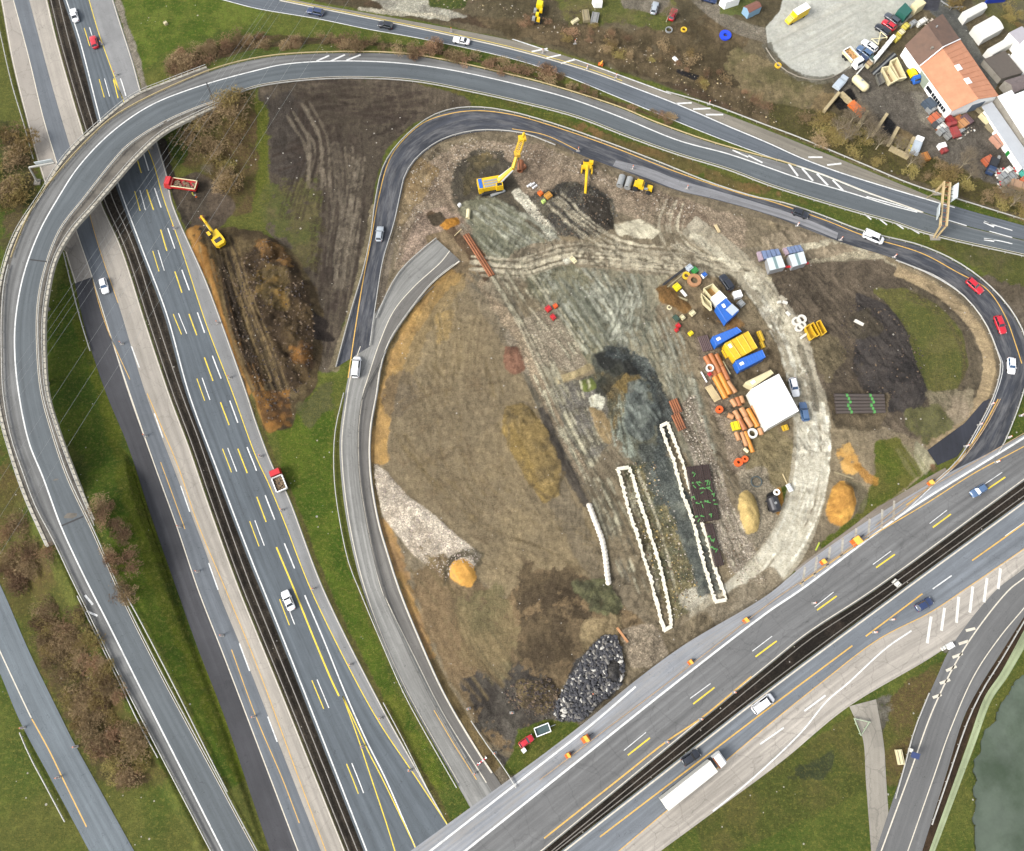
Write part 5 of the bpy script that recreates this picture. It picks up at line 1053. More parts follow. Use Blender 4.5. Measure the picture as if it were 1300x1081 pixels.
car(453, 468, 456, 440, 'van', CW, 'white van entering the inner loop from the old loop road', cat='van')
car(1015, 273, 1040, 282, 'hatch', CK, 'black hatchback with grey bonnet on the inner loop ahead of the white van')
car(1107, 303.5, 1130, 313, 'van', CW, 'white van on the inner loop beside the site entrance', cat='van')
car(1235.5, 365, 1250, 378, 'estate', CR, 'red estate car on the right bend, the upper of two red cars'); car(1267.5, 414, 1274, 430, 'estate', CR, 'red estate car on the right bend, the lower of two red cars')
car(1281.5, 466, 1282, 485, 'hatch', CW, 'white hatchback at the far right of the inner loop', glass=GLASSB)
car(1240, 624, 1222, 635, 'hatch', CB, 'blue grey hatchback on the upper carriageway of the lower right motorway'); car(1171, 768, 1190, 757, 'hatch', CN, 'dark blue hatchback on the far carriageway beside the striped gore')
car(967, 893.5, 985, 880, 'van', CW, 'white van on the far carriageway of the lower motorway', cat='van'); car(876, 961.5, 890, 952, 'hatch', CK, 'dark car beside the articulated lorry on the lower motorway')
car(921.5, 360.5, 912, 347, 'suv', CK, 'black off-road car parked at the site compound above the blue containers', 'cars parked on the site'); car(1007, 493, 1011, 510, 'estate', CW, 'white estate car parked beside the big white tent', 'cars parked on the site', glass=GLASSB); car(1019.5, 524, 1016, 505, 'estate', CB, 'pale blue estate car parked at the lower corner of the white tent', 'cars parked on the site', glass=GLASSB)
car(668, 941, 684, 930, 'hatch', CR, 'red car with white bonnet stripe parked on dark soil at the bottom of the site', 'cars parked on the site', s=.8)
car(830.5, 12.5, 834, 0, 'hatch', CS, 'silver hatchback parked on the wasteland above the upper road', 'cars parked on the wasteland'); car(853.5, 21, 859, 8, 'hatch', CR, 'red hatchback parked on the wasteland beside a silver one', 'cars parked on the wasteland'); car(899, 1, 915, 6, 'estate', CN, 'dark blue estate car at the top edge on the dirt track', 'cars parked on the wasteland')
for (x, y, c, lb) in ((1091, 75.5, CN, 'dark blue car parked in the works yard, second in the row after the white tipper'), (1096.5, 68, CB, 'slate blue car parked between a dark blue and a white car in the yard row'), (1102.5, 60.5, CW, 'white car parked in the yard row left of the cream frame'), (1119.5, 40.5, CK, 'black car parked in the yard row right of the cream frame'), (1127, 34.5, CR, 'red car parked between two dark cars in the yard row'), (1131.5, 26.5, CG, 'graphite car at the upper end of the yard row')):
    car(x, y, x-12, y-9, 'estate' if c != CR else 'hatch', c, lb, 'cars parked in the works yard')
def lorry():
    a = heading((886, 980), (905, 965)); p = G(886, 982); root = empty('articulated_lorry', (p[0], p[1], .06), a, 'articulated lorry with white trailer and white cab on the far carriageway of the lower motorway', 'lorry')
    MB().box((-3.2, 0, 2.45), (12.6, 2.5, 2.7)).build('trailer_body', OFFW, root); MB().box((-3.2, 0, .95), (12.2, 1.2, .3)).build('chassis', DARKM, root)
    MB().loft([[(4.1, -1.2, .6), (4.1, 1.2, .6), (4.1, 1.2, 3.3), (4.1, -1.2, 3.3)], [(5.6, -1.22, .5), (5.6, 1.22, .5), (5.5, 1.15, 3.1), (5.5, -1.15, 3.1)], [(6.2, -1.1, .5), (6.2, 1.1, .5), (5.9, 1.05, 2.4), (5.9, -1.05, 2.4)]]).build('cab', WHT, root)
    MB().box((6.02, 0, 2.0), (.12, 1.9, .8), ry=-.2).build('windscreen', GLASS, root); MB().box((4.02, 0, 3.15), (.5, 2.3, .1)).build('wind_deflector', RUST, root)
    for x in (-8.2, -7, -5.8, 3.2, 5.2):
        for s in (-1, 1): MB().cyl((x, s*1.0-.15, .5), (x, s*1.0+.15, .5), .5, n=14).build('wheel', RUBBER, root)
lorry()
def tipper(px, py, tx, ty, paint_, bed, label, load=None, L=6.2, cabtop=None, name='tipper_truck', s=1.0, cat='tipper truck', bedrim=None):
    a = heading((px, py), (tx, ty)); p = G(px, py); root = empty(name, (p[0], p[1], max(p[2], .05)), a, label, cat, None, s)
    W2 = 1.2; cb = L/2
    MB().loft([[(cb-1.9, -W2, .7), (cb-1.9, W2, .7), (cb-1.9, W2*.95, 2.7), (cb-1.9, -W2*.95, 2.7)], [(cb-.5, -W2, .6), (cb-.5, W2, .6), (cb-.6, W2*.9, 2.65), (cb-.6, -W2*.9, 2.65)], [(cb, -W2*.95, .6), (cb, W2*.95, .6), (cb-.25, W2*.85, 1.8), (cb-.25, -W2*.85, 1.8)]]).build('cab', paint_, root)
    MB().box((cb-.36, 0, 2.05), (.1, 1.9, .7), ry=-.35).build('windscreen', GLASS, root); MB().box((-.6, 0, .75), (L-1.2, 1.0, .3)).build('chassis', DARKM, root)
    b = MB(); x0, x1 = -L/2, cb-2.2; xm = (x0+x1)/2; l = x1-x0
    b.box((xm, 0, 1.15), (l, 2.4, .12)); b.box((xm, -1.2, 1.6), (l, .12, .9)); b.box((xm, 1.2, 1.6), (l, .12, .9)); b.box((x0, 0, 1.6), (.12, 2.3, .9)); b.box((x1, 0, 1.75), (.12, 2.3, 1.2)); b.build('tipping_body', bed, root)
    if bedrim: r_ = MB(); [r_.box((xm, q, 2.1), (l+.2, .22, .12)) for q in (-1.2, 1.2)]; [r_.box((q, 0, 2.1), (.22, 2.5, .12)) for q in (x0, x1)]; r_.build('rim', bedrim, root)
    if load:
        ld = MB(); rnd = random.Random(5)
        for i in range(60): ld.blob((xm+(rnd.random()-.5)*(l-.7), (rnd.random()-.5)*1.8, 1.35+rnd.random()*.25), (.35, .3, .22), seed=i)
        ld.build('load', load, root)
    for x in (cb-1.0, -L/2+1.7, -L/2+.7):
        for s_ in (-1, 1): MB().cyl((x, s_*1.0-.16, .48), (x, s_*1.0+.16, .48), .48, n=14).build('wheel', RUBBER, root)
    return root
SOIL = mat('heaped brown soil', (128, 108, 84), .95, .25, 3, bump=.3)
tipper(232, 238.5, 212, 236, RED, RED, 'red dump truck loaded with brown soil standing beside the motorway shoulder', SOIL, L=8.4, bedrim=CREAMS)
tipper(355.5, 611, 350, 597, RED, OFFW, 'small red truck with a short white open bed on the motorway hard shoulder', SOIL, L=5.6, bedrim=WHT)
tipper(1080.5, 79, 1090, 89, WHT, CREAMS, 'white tipper truck with an empty cream bed at the corner of the gravel car park', mat('ochre bed floor', (196, 148, 92), .8, .1, 2), L=6.0, bedrim=WHT)
def yellow_van():
    a = heading((1024, 15), (995, 32)); p = G(1010, 24); root = empty('box_van', p, a, 'yellow delivery van with a white box roof on the gravel car park', 'van')
    MB().box((-.9, 0, 1.75), (4.6, 2.1, 2.3), top=.97).build('box_body', mat('van yellow', (240, 204, 30), .4, .04, 1), root); MB().box((-.9, 0, 2.94), (4.5, 2.0, .08)).build('roof_panel', WHT, root)
    MB().loft([[(1.4, -1, .5), (1.4, 1, .5), (1.4, .9, 2.2), (1.4, -.9, 2.2)], [(2.2, -1, .5), (2.2, 1, .5), (2.0, .85, 2.1), (2.0, -.85, 2.1)], [(3.4, -.85, .5), (3.4, .85, .5), (3.3, .8, 1.1), (3.3, -.8, 1.1)]]).build('cab', mat('van yellow', (240, 204, 30), .4, .04, 1), root)
    MB().box((2.45, 0, 1.65), (.08, 1.6, .75), ry=-.7).build('windscreen', GLASS, root)
    for x in (2.3, -2.0):
        for s in (-1, 1): MB().cyl((x, s*.9-.12, .38), (x, s*.9+.12, .38), .38, n=12).build('wheel', RUBBER, root)
yellow_van()

# ------------------------------------------------------------------ bare winter scrub and trees
def twig_mat(name, rgb, rgb2):
    m = bpy.data.materials.new(name); m.use_nodes = True; n = m.node_tree.nodes; l = m.node_tree.links; b = n['Principled BSDF']; b.inputs['Roughness'].default_value = .9; b.inputs['Specular IOR Level'].default_value = .1
    oi = n.new('ShaderNodeObjectInfo'); geo = n.new('ShaderNodeNewGeometry'); t = n.new('ShaderNodeTexNoise'); t.inputs['Scale'].default_value = .9; t.inputs['Detail'].default_value = 3; l.new(geo.outputs['Position'], t.inputs['Vector'])
    ad = n.new('ShaderNodeMath'); ad.operation = 'ADD'; l.new(oi.outputs['Random'], ad.inputs[0]); l.new(t.outputs['Fac'], ad.inputs[1]); r = n.new('ShaderNodeMapRange'); r.inputs['From Min'].default_value = .4; r.inputs['From Max'].default_value = 1.3; l.new(ad.outputs[0], r.inputs['Value'])
    mx = n.new('ShaderNodeMix'); mx.data_type = 'RGBA'; l.new(r.outputs[0], mx.inputs['Factor']); mx.inputs['A'].default_value = C(*rgb); mx.inputs['B'].default_value = C(*rgb2); l.new(mx.outputs['Result'], b.inputs['Base Color']); return m
TW = twig_mat('bare brown twigs', (196, 170, 130), (138, 118, 88)); TW2 = twig_mat('olive twigs', (182, 168, 104), (146, 124, 82)); TW3 = twig_mat('reddish twigs', (196, 158, 124), (126, 102, 80)); BARK = mat('grey bark', (132, 118, 96), .9, .2, 3); BARKL = mat('pale bark', (176, 164, 136), .9, .15, 3)
def twigs(mb, c, d, n, L, w, rnd, spread=.9):
    d = Vector(d).normalized()
    for _ in range(n):
        v = (d+Vector((rnd.gauss(0, spread), rnd.gauss(0, spread), rnd.gauss(0, spread*.6)))).normalized()*L*(.5+rnd.random()); s = Vector((rnd.gauss(0, 1), rnd.gauss(0, 1), rnd.gauss(0, .4))).cross(v)
        if s.length < 1e-5: continue
        s = s.normalized()*w*(.6+.8*rnd.random()); a = Vector(c); mb.add([a-s, a+s, a+v], [(0, 1, 2)])
def shrub_mesh(seed, n=330, flat=.75):
    rnd = random.Random(seed); mb = MB(); lob = [(rnd.gauss(0, .42), rnd.gauss(0, .42), .35+rnd.random()*.35, .3+.35*rnd.random()) for _ in range(7)]
    for i in range(n):
        lx, ly, lz, lr = lob[i % 7]; th = rnd.random()*6.283; u = rnd.random()**.5; ph = rnd.random()
        v = Vector((math.cos(th)*u*lr, math.sin(th)*u*lr, ph*lr*flat)); c = Vector((lx, ly, lz*.8))+v; c.z = max(.08, c.z)
        twigs(mb, c, v+Vector((0, 0, .35)), 7, .17, .012, rnd, .75)
    return mb
SHM = [[shrub_mesh(30+i).mesh('branches', m) for i in range(4)] for m in (TW, TW2, TW3)]
STM = MB().cyl((0, 0, -.2), (0, .1, .5), .06, .03, n=6).cyl((0, 0, .1), (.3, -.1, .6), .04, .015, n=5).cyl((0, 0, .1), (-.28, -.15, .55), .04, .015, n=5).mesh('stem', BARK)
def shrub(px, py, r, label, group, mi=0, rnd=random):
    p = G(px, py); root = empty('shrub', p, rnd.random()*6.28, label, 'shrub', group, (r*1.35, r*1.35*(.8+.4*rnd.random()), r*(.75+.4*rnd.random())))
    for me, nm in ((SHM[mi][rnd.randrange(4)], 'branches'), (STM, 'stem')):
        o = bpy.data.objects.new(nm, me); COL.objects.link(o); o.parent = root
def belt(poly, n, r0, r1, label, group, mi=(0, 0, 2), seed=1):
    rnd = random.Random(seed); x = [p[0] for p in poly]; y = [p[1] for p in poly]; pts = []
    def inside(a, b):
        c = False
        for i in range(len(poly)):
            (x1, y1), (x2, y2) = poly[i], poly[i-1]
            if (y1 > b) != (y2 > b) and a < (x2-x1)*(b-y1)/(y2-y1)+x1: c = not c
        return c
    t = 0
    while len(pts) < n and t < 20000:
        t += 1; a = min(x)+rnd.random()*(max(x)-min(x)); b = min(y)+rnd.random()*(max(y)-min(y))
        if inside(a, b) and all(math.dist((a, b), q) > r0*2.2*(1-t/24000) for q in pts): pts.append((a, b))
    for a, b in pts:
        r_ = r0+(r1-r0)*rnd.random(); k = rnd.choice(mi); w = ('small', 'medium', 'large')[min(2, int((r_-r0)/(r1-r0)*3))]+(' olive' if k == 1 else '')
        lb = label.replace('shrub', w+' shrub', 1).replace('low scrub', w+' low scrub').replace('large bare', 'bare')
        shrub(a, b, r_, lb if len(lb.split()) <= 16 else label, group, k, rnd)
belt(pl("215,80 262,58 325,46 420,48 520,58 620,76 720,98 712,108 620,88 520,70 420,62 325,62 250,82 222,98"), 75, 1.1, 2.2, 'bare brown shrub in the strip between the upper road and the loop ramp', 'shrubs between the two upper roads', seed=2)
belt(pl("212,92 250,74 262,84 225,104"), 5, 2.0, 3.0, 'round brown shrub where the loop ramp meets the motorway', 'shrubs above the ramp bend', seed=3)
belt(pl("720,100 860,152 850,160 730,118"), 12, .8, 1.4, 'low brown shrub on the thin green wedge between the upper roads', 'shrubs on the green wedge', seed=4)
belt(pl("250,145 300,128 312,150 306,200 300,240 272,235 262,205 240,180"), 20, 1.8, 3.2, 'large bare shrub left of the dark graded soil', 'shrubs beside the red dump truck', mi=(0, 1, 0, 1), seed=5)
belt(pl("-8,145 16,150 34,215 28,260 -5,285"), 12, 2.4, 3.6, 'bare shrub at the left edge beside the sign gantry', 'shrubs at the upper left edge', mi=(0, 1), seed=6)
belt(pl("124,630 142,625 160,660 172,720 180,760 160,762 142,720 126,668"), 24, .9, 1.9, 'reddish bare shrub between the ramp bend and the fresh asphalt', 'shrubs on the inner bank of the ramp', mi=(0, 2), seed=7)
belt(pl("10,668 45,655 62,690 70,735 20,745 5,710"), 20, 1.3, 2.4, 'brown shrub in the clump left of the ramp bend', 'shrubs in the left clump', mi=(0, 2), seed=8)
belt(pl("36,768 96,765 118,800 150,870 178,935 182,985 160,1000 128,975 95,890 62,830"), 95, 1.2, 2.3, 'bare shrub in the long brown belt between the two lower left roads', 'shrubs in the lower left belt', mi=(0, 0, 2, 1), seed=9)
belt(pl("1180,590 1192,596 1180,606 1170,600"), 3, .5, .8, 'small dry shrub beside the fresh tarred pad', 'shrubs at the tarred pad', seed=10)
belt(pl("1000,150 1060,150 1150,190 1250,240 1300,255 1300,275 1210,248 1100,205 1010,172"), 34, 1.2, 2.3, 'scrubby shrub on the bank below the works yard', 'shrubs on the yard bank', mi=(0, 1, 1), seed=11)
belt(pl("640,18 760,35 860,60 950,110 1010,150 960,140 860,98 760,66 660,40"), 40, .7, 1.6, 'low scrub on the littered wasteland above the upper road', 'scrub on the wasteland', mi=(0, 1, 2), seed=12)
belt(pl("1200,-5 1222,0 1215,12 1200,8"), 4, 1.2, 2.0, 'green brown bush by the top edge beside the first white tent', 'bushes at the top edge', mi=(1,), seed=13)
belt(pl("1270,15 1298,5 1300,35 1282,33"), 5, 1.0, 1.8, 'bush on the rough grass right of the white tents', 'bushes right of the tents', mi=(1,), seed=14)
def tree_mesh(seed, H=7.5, spread=.55, n=8):
    rnd = random.Random(seed); tr = MB(); cr = MB()
    tr.cyl((0, 0, -.3), (0.1, 0, H*.3), .2, .15, n=7)
    def grow(a, v, r, d):
        b = a+v; (tr if d == 0 else cr).cyl(a, b, r, r*.55, n=4 if d else 5, caps=False)
        if d < 3:
            for _ in range(4 if d < 2 else 3):
                nv = (v.normalized()+Vector((rnd.gauss(0, spread), rnd.gauss(0, spread), rnd.gauss(0, .25)))).normalized()*v.length*(.55+.2*rnd.random()); grow(a+v*(.6+.4*rnd.random()), nv, r*.5, d+1)
        else: twigs(cr, b, v, 3, .7, .016, rnd, .6); twigs(cr, a+v*.5, v, 1, .6, .014, rnd, .6)
    for k in range(n):
        th = k*6.283/n+rnd.random(); grow(Vector((.1, 0, H*.28)), Vector((math.cos(th)*.55, math.sin(th)*.55, .9+.5*rnd.random())).normalized()*H*.3, .09, 0)
    return tr, cr
TRM = [tuple(m.mesh(nm, mm) for m, nm, mm in zip(tree_mesh(50+i), ('trunk', 'crown'), (BARKL, BARK))) for i in range(3)]
def tree(px, py, s, label, group=None, seed=0):
    rnd = random.Random(seed+int(px)); p = G(px, py); root = empty('bare_tree', p, rnd.random()*6.28, label, 'tree', group, s)
    for me, nm in zip(TRM[rnd.randrange(3)], ('trunk', 'crown')):
        o = bpy.data.objects.new(nm, me); COL.objects.link(o); o.parent = root
for i, (x, y, s) in enumerate(((1078, 158, 1.0), (1070, 182, .9), (1098, 180, .9), (1112, 190, .8), (1135, 192, .7), (1090, 165, .9), (1152, 212, .8), (1060, 170, .8))):
    tree(x, y, s, 'bare olive tree on the bank between the works yard bays and the upper road', 'trees below the works yard', i)
tree(1218, 215, .95, 'spreading bare tree between the orange tarpaulin and the sign gantry'); tree(1283, 262, .8, 'bare tree at the right edge above the painted arrows'); tree(846, 28, .75, 'slender pale tree beside the parked red hatchback')
tree(268, 222, .55, 'leafy olive tree right of the red dump truck'); tree(1268, 250, .7, 'bare tree on the bank left of the right-edge tree'); tree(1228, 228, .6, 'small bare tree directly above the sign gantry'); tree(1205, 5, .5, 'small bare tree beside the first white tent')

# ------------------------------------------------------------------ buildings of the works yard
def quadbox(corners, z1, name, label, cat, wallm, roofm, z0=None, roof='flat', rise=.8, group=None, over=0.0, ribs=0, ribm=None):
    """building whose eaves corners are photograph pixels at height z1 (order round the outline); roof flat, or ridged between the middles of sides 0-3 and 1-2"""
    c = [Vector(P(x, y, z1)) for x, y in corners]; zz = min(gz(p.x, p.y) for p in c)-.2
    m = sum(c, Vector())/4; 
    if (c[1]-c[0]).cross(c[3]-c[0]).z < 0: c = [c[0], c[3], c[2], c[1]]; flip = True
    root = empty(name, (m.x, m.y, 0), 0, label, cat, group); L = [p-Vector((m.x, m.y, 0)) for p in c]
    w = MB(); i_ = [Vector((p.x*(1-over), p.y*(1-over), 0)) for p in L]
    vs = [(p.x, p.y, zz) for p in i_]+[(p.x, p.y, z1) for p in i_]; w.add(vs, [(0, 1, 5, 4), (1, 2, 6, 5), (2, 3, 7, 6), (3, 0, 4, 7)])
    e = [Vector((p.x, p.y, z1)) for p in L]; r = MB()
    if roof == 'flat':
        r.add([(p.x, p.y, z1) for p in L]+[(p.x, p.y, z1+.18) for p in L], [(3, 2, 1, 0), (4, 5, 6, 7), (0, 1, 5, 4), (1, 2, 6, 5), (2, 3, 7, 6), (3, 0, 4, 7)])
    else:
        a, b = (e[0]+e[3])/2, (e[1]+e[2])/2
        if (e[1]-e[0]).length < (e[3]-e[0]).length: e = e[1:]+e[:1]; a, b = (e[0]+e[3])/2, (e[1]+e[2])/2
        if roof == 'barrel':
            sec = []
            for base, q0, q1 in ((0, e[0], e[3]), (1, e[1], e[2])):
                sec.append([q0.lerp(q1, t)+Vector((0, 0, rise*math.sin(math.pi*t))) for t in [k/8 for k in range(9)]]+[q0.lerp(q1, .5)-Vector((0, 0, .05))])
            r.loft(sec)
        else:
            a = a+Vector((0, 0, rise)); b = b+Vector((0, 0, rise)); t = Vector((0, 0, .12))
            r.add([e[0], e[1], b, a, e[3], e[2], e[0]+t, e[1]+t, b+t, a+t, e[3]+t, e[2]+t], [(6, 7, 8, 9), (9, 8, 11, 10), (3, 2, 1, 0), (4, 5, 2, 3), (0, 1, 7, 6), (5, 4, 10, 11), (0, 6, 9, 3), (3, 9, 10, 4), (1, 2, 8, 7), (2, 5, 11, 8)])
            w.add([e[0], e[3], a], [(0, 1, 2)]); w.add([e[1], e[2], b], [(0, 2, 1)])
    w.build('wall', wallm, root); ro = r.build('roof', roofm, root)
    if ribs:
        for k in range(1, ribs):
            t = k/ribs; MB().add([], []); p, q = e[0].lerp(e[1], t), e[3].lerp(e[2], t); mm_ = (p+q)/2
            if roof == 'ridge': mm_ = mm_+Vector((0, 0, rise))
            MB().tube([p+Vector((0, 0, .16)), mm_+Vector((0, 0, .16)), q+Vector((0, 0, .16))], .05, n=4).build('roof_seam', ribm or roofm, ro)
    return root, e
ORROOF = mat('orange tile roof', (204, 142, 106), .75, .12, .5, dirt=(176, 112, 80), dirt_amt=.4, bump=.2); BRROOF = mat('brown tile roof', (116, 90, 74), .8, .12, .8, dirt=(84, 72, 64), dirt_amt=.4)
RENDER = mat('white render', (240, 240, 236), .8, .04, 1, k=.75)
HALLW = mat('white roof sheet', (240, 240, 238), .5, .04, .5, k=.56)
def workshop():
    e0, e1 = (1150, 59), (1167.5, 77); root = empty('workshop', P(1200, 90, 0), 0, 'long white walled workshop, half brown and half orange roofed, in the works yard', 'building'); O = Vector(root.location)
    def V(x, y, z): return Vector(P(x, y, z))-O
    zb = 3.6
    A = V(1150, 59, zb); B = V(1208.75, 140, zb); Cc = V(1266, 122.5, zb); D = V(1196, 20, zb)
    s = .315; Am, Dm = A.lerp(B, s), D.lerp(Cc, s); up = Vector((0, 0, 1))
    def rf(p, q, r_, t, h, mt, th=.15, rib=False):
        a, b = p.lerp(t, .47)+up*h, q.lerp(r_, .47)+up*h; m = MB(); T = up*th
        m.add([p, q, b, a, t, r_, p+T, q+T, b+T, a+T, t+T, r_+T], [(6, 7, 8, 9), (9, 8, 11, 10), (3, 2, 1, 0), (4, 5, 2, 3), (0, 1, 7, 6), (5, 4, 10, 11), (0, 6, 9, 3), (3, 9, 10, 4), (1, 2, 8, 7), (2, 5, 11, 8)])
        o = m.build('roof', mt, root); return o, a, b
    ov = (B-A).normalized()*.25; sx = (D-A).normalized()*.3
    ro, a1, b1 = rf(A-ov-sx, Am-sx, Dm+sx, D-ov+sx, 2.3, BRROOF); MB().box(a1.lerp(b1, .75)+up*.2+(A-D).normalized()*2.4-up*.7, (.5, .5, .8)).build('chimney', CONC, ro); MB().cyl(a1.lerp(b1, .3)+(D-A).normalized()*2, a1.lerp(b1, .3)+(D-A).normalized()*2+up*.5, .2).build('vent', STEEL, ro)
    ro, a2, b2 = rf(Am-sx, B+ov-sx, Cc+ov+sx, Dm+sx, 1.9, ORROOF)
    for k in range(12):
        t = (k+.5)/12; p = a2.lerp(b2, t)+up*.17; q = (Dm+sx).lerp(Cc+ov+sx, t)+up*.17; MB().tube([p, q], .06, n=4).build('roof_seam', ORROOF, ro)
    for t, mx_ in ((.40, .5), (.66, .52)):
        c = a2.lerp(b2, t); q = (Dm+sx).lerp(Cc+ov+sx, t); m0 = c.lerp(q, .10); an = math.atan2((B-A).y, (B-A).x); sl = math.atan2(-(q-c).z, (Vector((q.x, q.y))-Vector((c.x, c.y))).length)
        d1 = (b2-a2).normalized()*.9; d2 = (q-c).normalized()*.9; n_ = up*.3; MB().add([m0-d1-d2+n_, m0+d1-d2+n_, m0+d1+d2+n_, m0-d1+d2+n_, m0-d1-d2, m0+d1-d2, m0+d1+d2, m0-d1+d2], [(0, 1, 2, 3), (0, 4, 5, 1), (1, 5, 6, 2), (2, 6, 7, 3), (3, 7, 4, 0)]).build('skylight', WHT, ro)
    fl = MB(); v1 = a1.lerp(b1, 1); fl.tube([Am-sx+up*.25, b1+up*.28, Dm+sx+up*.25], .16, n=5); fl.build('verge_board', WHT, root)
    w = MB(); base = -.2-0
    g = [Vector((p.x, p.y, base)) for p in (A, B, Cc, D)]; E_ = [A, B, Cc, D]
    for i in range(4): j = (i+1) % 4; w.add([g[i], g[j], E_[j], E_[i]], [(0, 1, 2, 3)])
    w.add([A, D, A.lerp(D, .47)+up*2.2], [(0, 1, 2)]); w.add([B, Cc, B.lerp(Cc, .47)+up*1.85], [(0, 1, 2)]); w.build('wall', RENDER, root)
    n = (A-D).normalized()*.06; d = (B-A).normalized()
    def panel(t, wd, z0, z1, mt, nm, lab=None):
        p = A.lerp(B, t); p = Vector((p.x, p.y, 0))+n; q = d*wd/2; m = MB().add([p-q+up*z0-n*2, p+q+up*z0-n*2, p+q+up*z1-n*2, p-q+up*z1-n*2, p-q+up*z0, p+q+up*z0, p+q+up*z1, p-q+up*z1], [(4, 5, 6, 7), (0, 4, 7, 3), (5, 1, 2, 6), (3, 7, 6, 2), (0, 1, 5, 4)]); return m.build(nm, mt, root)
    panel(.45, 3.6, 0, 3.1, mat('grey green door', (150, 160, 142), .6, .06, 2), 'door')
    for t in (.30, .325, .35, .375, .565, .60, .635, .68, .72, .76, .80, .84, .88, .92): panel(t, .75, .9, 2.0, GLASS, 'window')
    # gable towards the lower right
    n2 = (B-A).normalized()*.06; d2 = (Cc-B).normalized(); p = B.lerp(Cc, .62); p = Vector((p.x, p.y, 0))+n2; q = d2*1.9; MB().add([p-q, p+q, p+q+up*3, p-q+up*3, p-q-n2*2, p+q-n2*2, p+q+up*3-n2*2, p-q+up*3-n2*2], [(0, 1, 2, 3), (3, 2, 6, 7), (0, 3, 7, 4), (1, 5, 6, 2)]).build('door', mat('slate blue door', (108, 122, 138), .6, .06, 2), root)
workshop()
for q, lb in (("1221.7,15.6 1247,3 1253.6,10 1227.7,24", 'white store tent nearest the top edge behind the workshop'), ("1236,34 1261.4,20 1274.6,36 1248,50.5", 'largest white store tent, middle of the three behind the workshop'), ("1253.6,62.5 1280,47.5 1286,55.3 1260,69.8", 'white store tent lowest of the three, above the dark flat roof')):
    quadbox(pl(q), 2.4, 'store_tent', lb, 'tent', OFFW, OFFW, roof='barrel', rise=.5, group='white tents behind the workshop')
quadbox(pl("1249,76 1275,65 1298,93 1271,101"), 1.8, 'flat_roofed_shed', 'shed with a plain dark brown flat roof right of the grey access lane', 'building', CONC, mat('brown felt roof', (92, 84, 76), .9, .12, 1), roof='flat')
quadbox(pl("1275,103 1310,92 1318,104 1287,119"), 2.6, 'brown_roofed_house', 'house with mottled brown purple roof below the dark flat roofed shed', 'building', CONC, mat('mottled slate roof', (112, 100, 98), .85, .22, 1.5), roof='ridge', rise=.9)
quadbox(pl("1266,123 1284,115 1326,178 1308,188"), 3.6, 'white_roofed_hall', 'long building with a bright white flat roof at the right edge, adjoining the orange roof', 'building', CONC, HALLW)
quadbox(pl("1287,121 1310,112 1330,150 1306,160"), 3.9, 'white_roofed_annex', 'white roofed annex at the right edge beyond the long white hall', 'building', RENDER, WHT)
quadbox(pl("1246,136 1259,130 1314,209 1301,219"), 2.2, 'loading_canopy', 'long pale grey canopy roof running down beside the white hall', 'canopy', RENDER, mat('pale canopy sheet', (206, 210, 214), .5, .06, .5, k=.46), over=.12)
quadbox(pl("1281,42 1297,34 1312,50 1296,58"), 3.4, 'grey_roofed_shed', 'shed with a light grey roof right of the white tents', 'building', RENDER, mat('light grey roof', (176, 172, 176), .6, .06, 1))
quadbox(pl("1290,62 1305,46 1330,66 1312,84"), 3.8, 'white_roofed_house', 'white roofed house at the right edge beside the third tent', 'building', RENDER, WHT)
quadbox(pl("1158,5 1166,-2 1176,4 1165,11"), 2.6, 'caravan', 'cream caravan at the top edge beside the parking row', 'caravan', CREAMS, CREAMS, roof='barrel', rise=.25)
quadbox(pl("1139,14 1149,4 1158,14 1150,22"), 2.2, 'green_cabin', 'dark green cabin at the top of the yard parking row', 'cabin', mat('dark green paint', (34, 96, 84), .6, .1, 1), mat('dark green paint', (34, 96, 84), .6, .1, 1))
quadbox(pl("944,9 960,2 967,9 951,17"), 2.2, 'blue_shed', 'small garden shed with pale blue and red roof at the top edge', 'shed', mat('pale blue boards', (140, 176, 200), .7, .08, 2), mat('red brown felt', (128, 84, 70), .8, .1, 2), roof='ridge', rise=.6)
quadbox(pl("915,-2 935,-8 940,-2 922,4"), 2.4, 'white_shed', 'white roofed shed cut by the top edge above the dirt track', 'shed', RENDER, WHT)
quadbox(pl("752,-2 764,-2 765,4 755,4"), 1.8, 'white_trailer', 'white trailer box at the top edge above the wasteland', 'trailer', WHT, WHT)

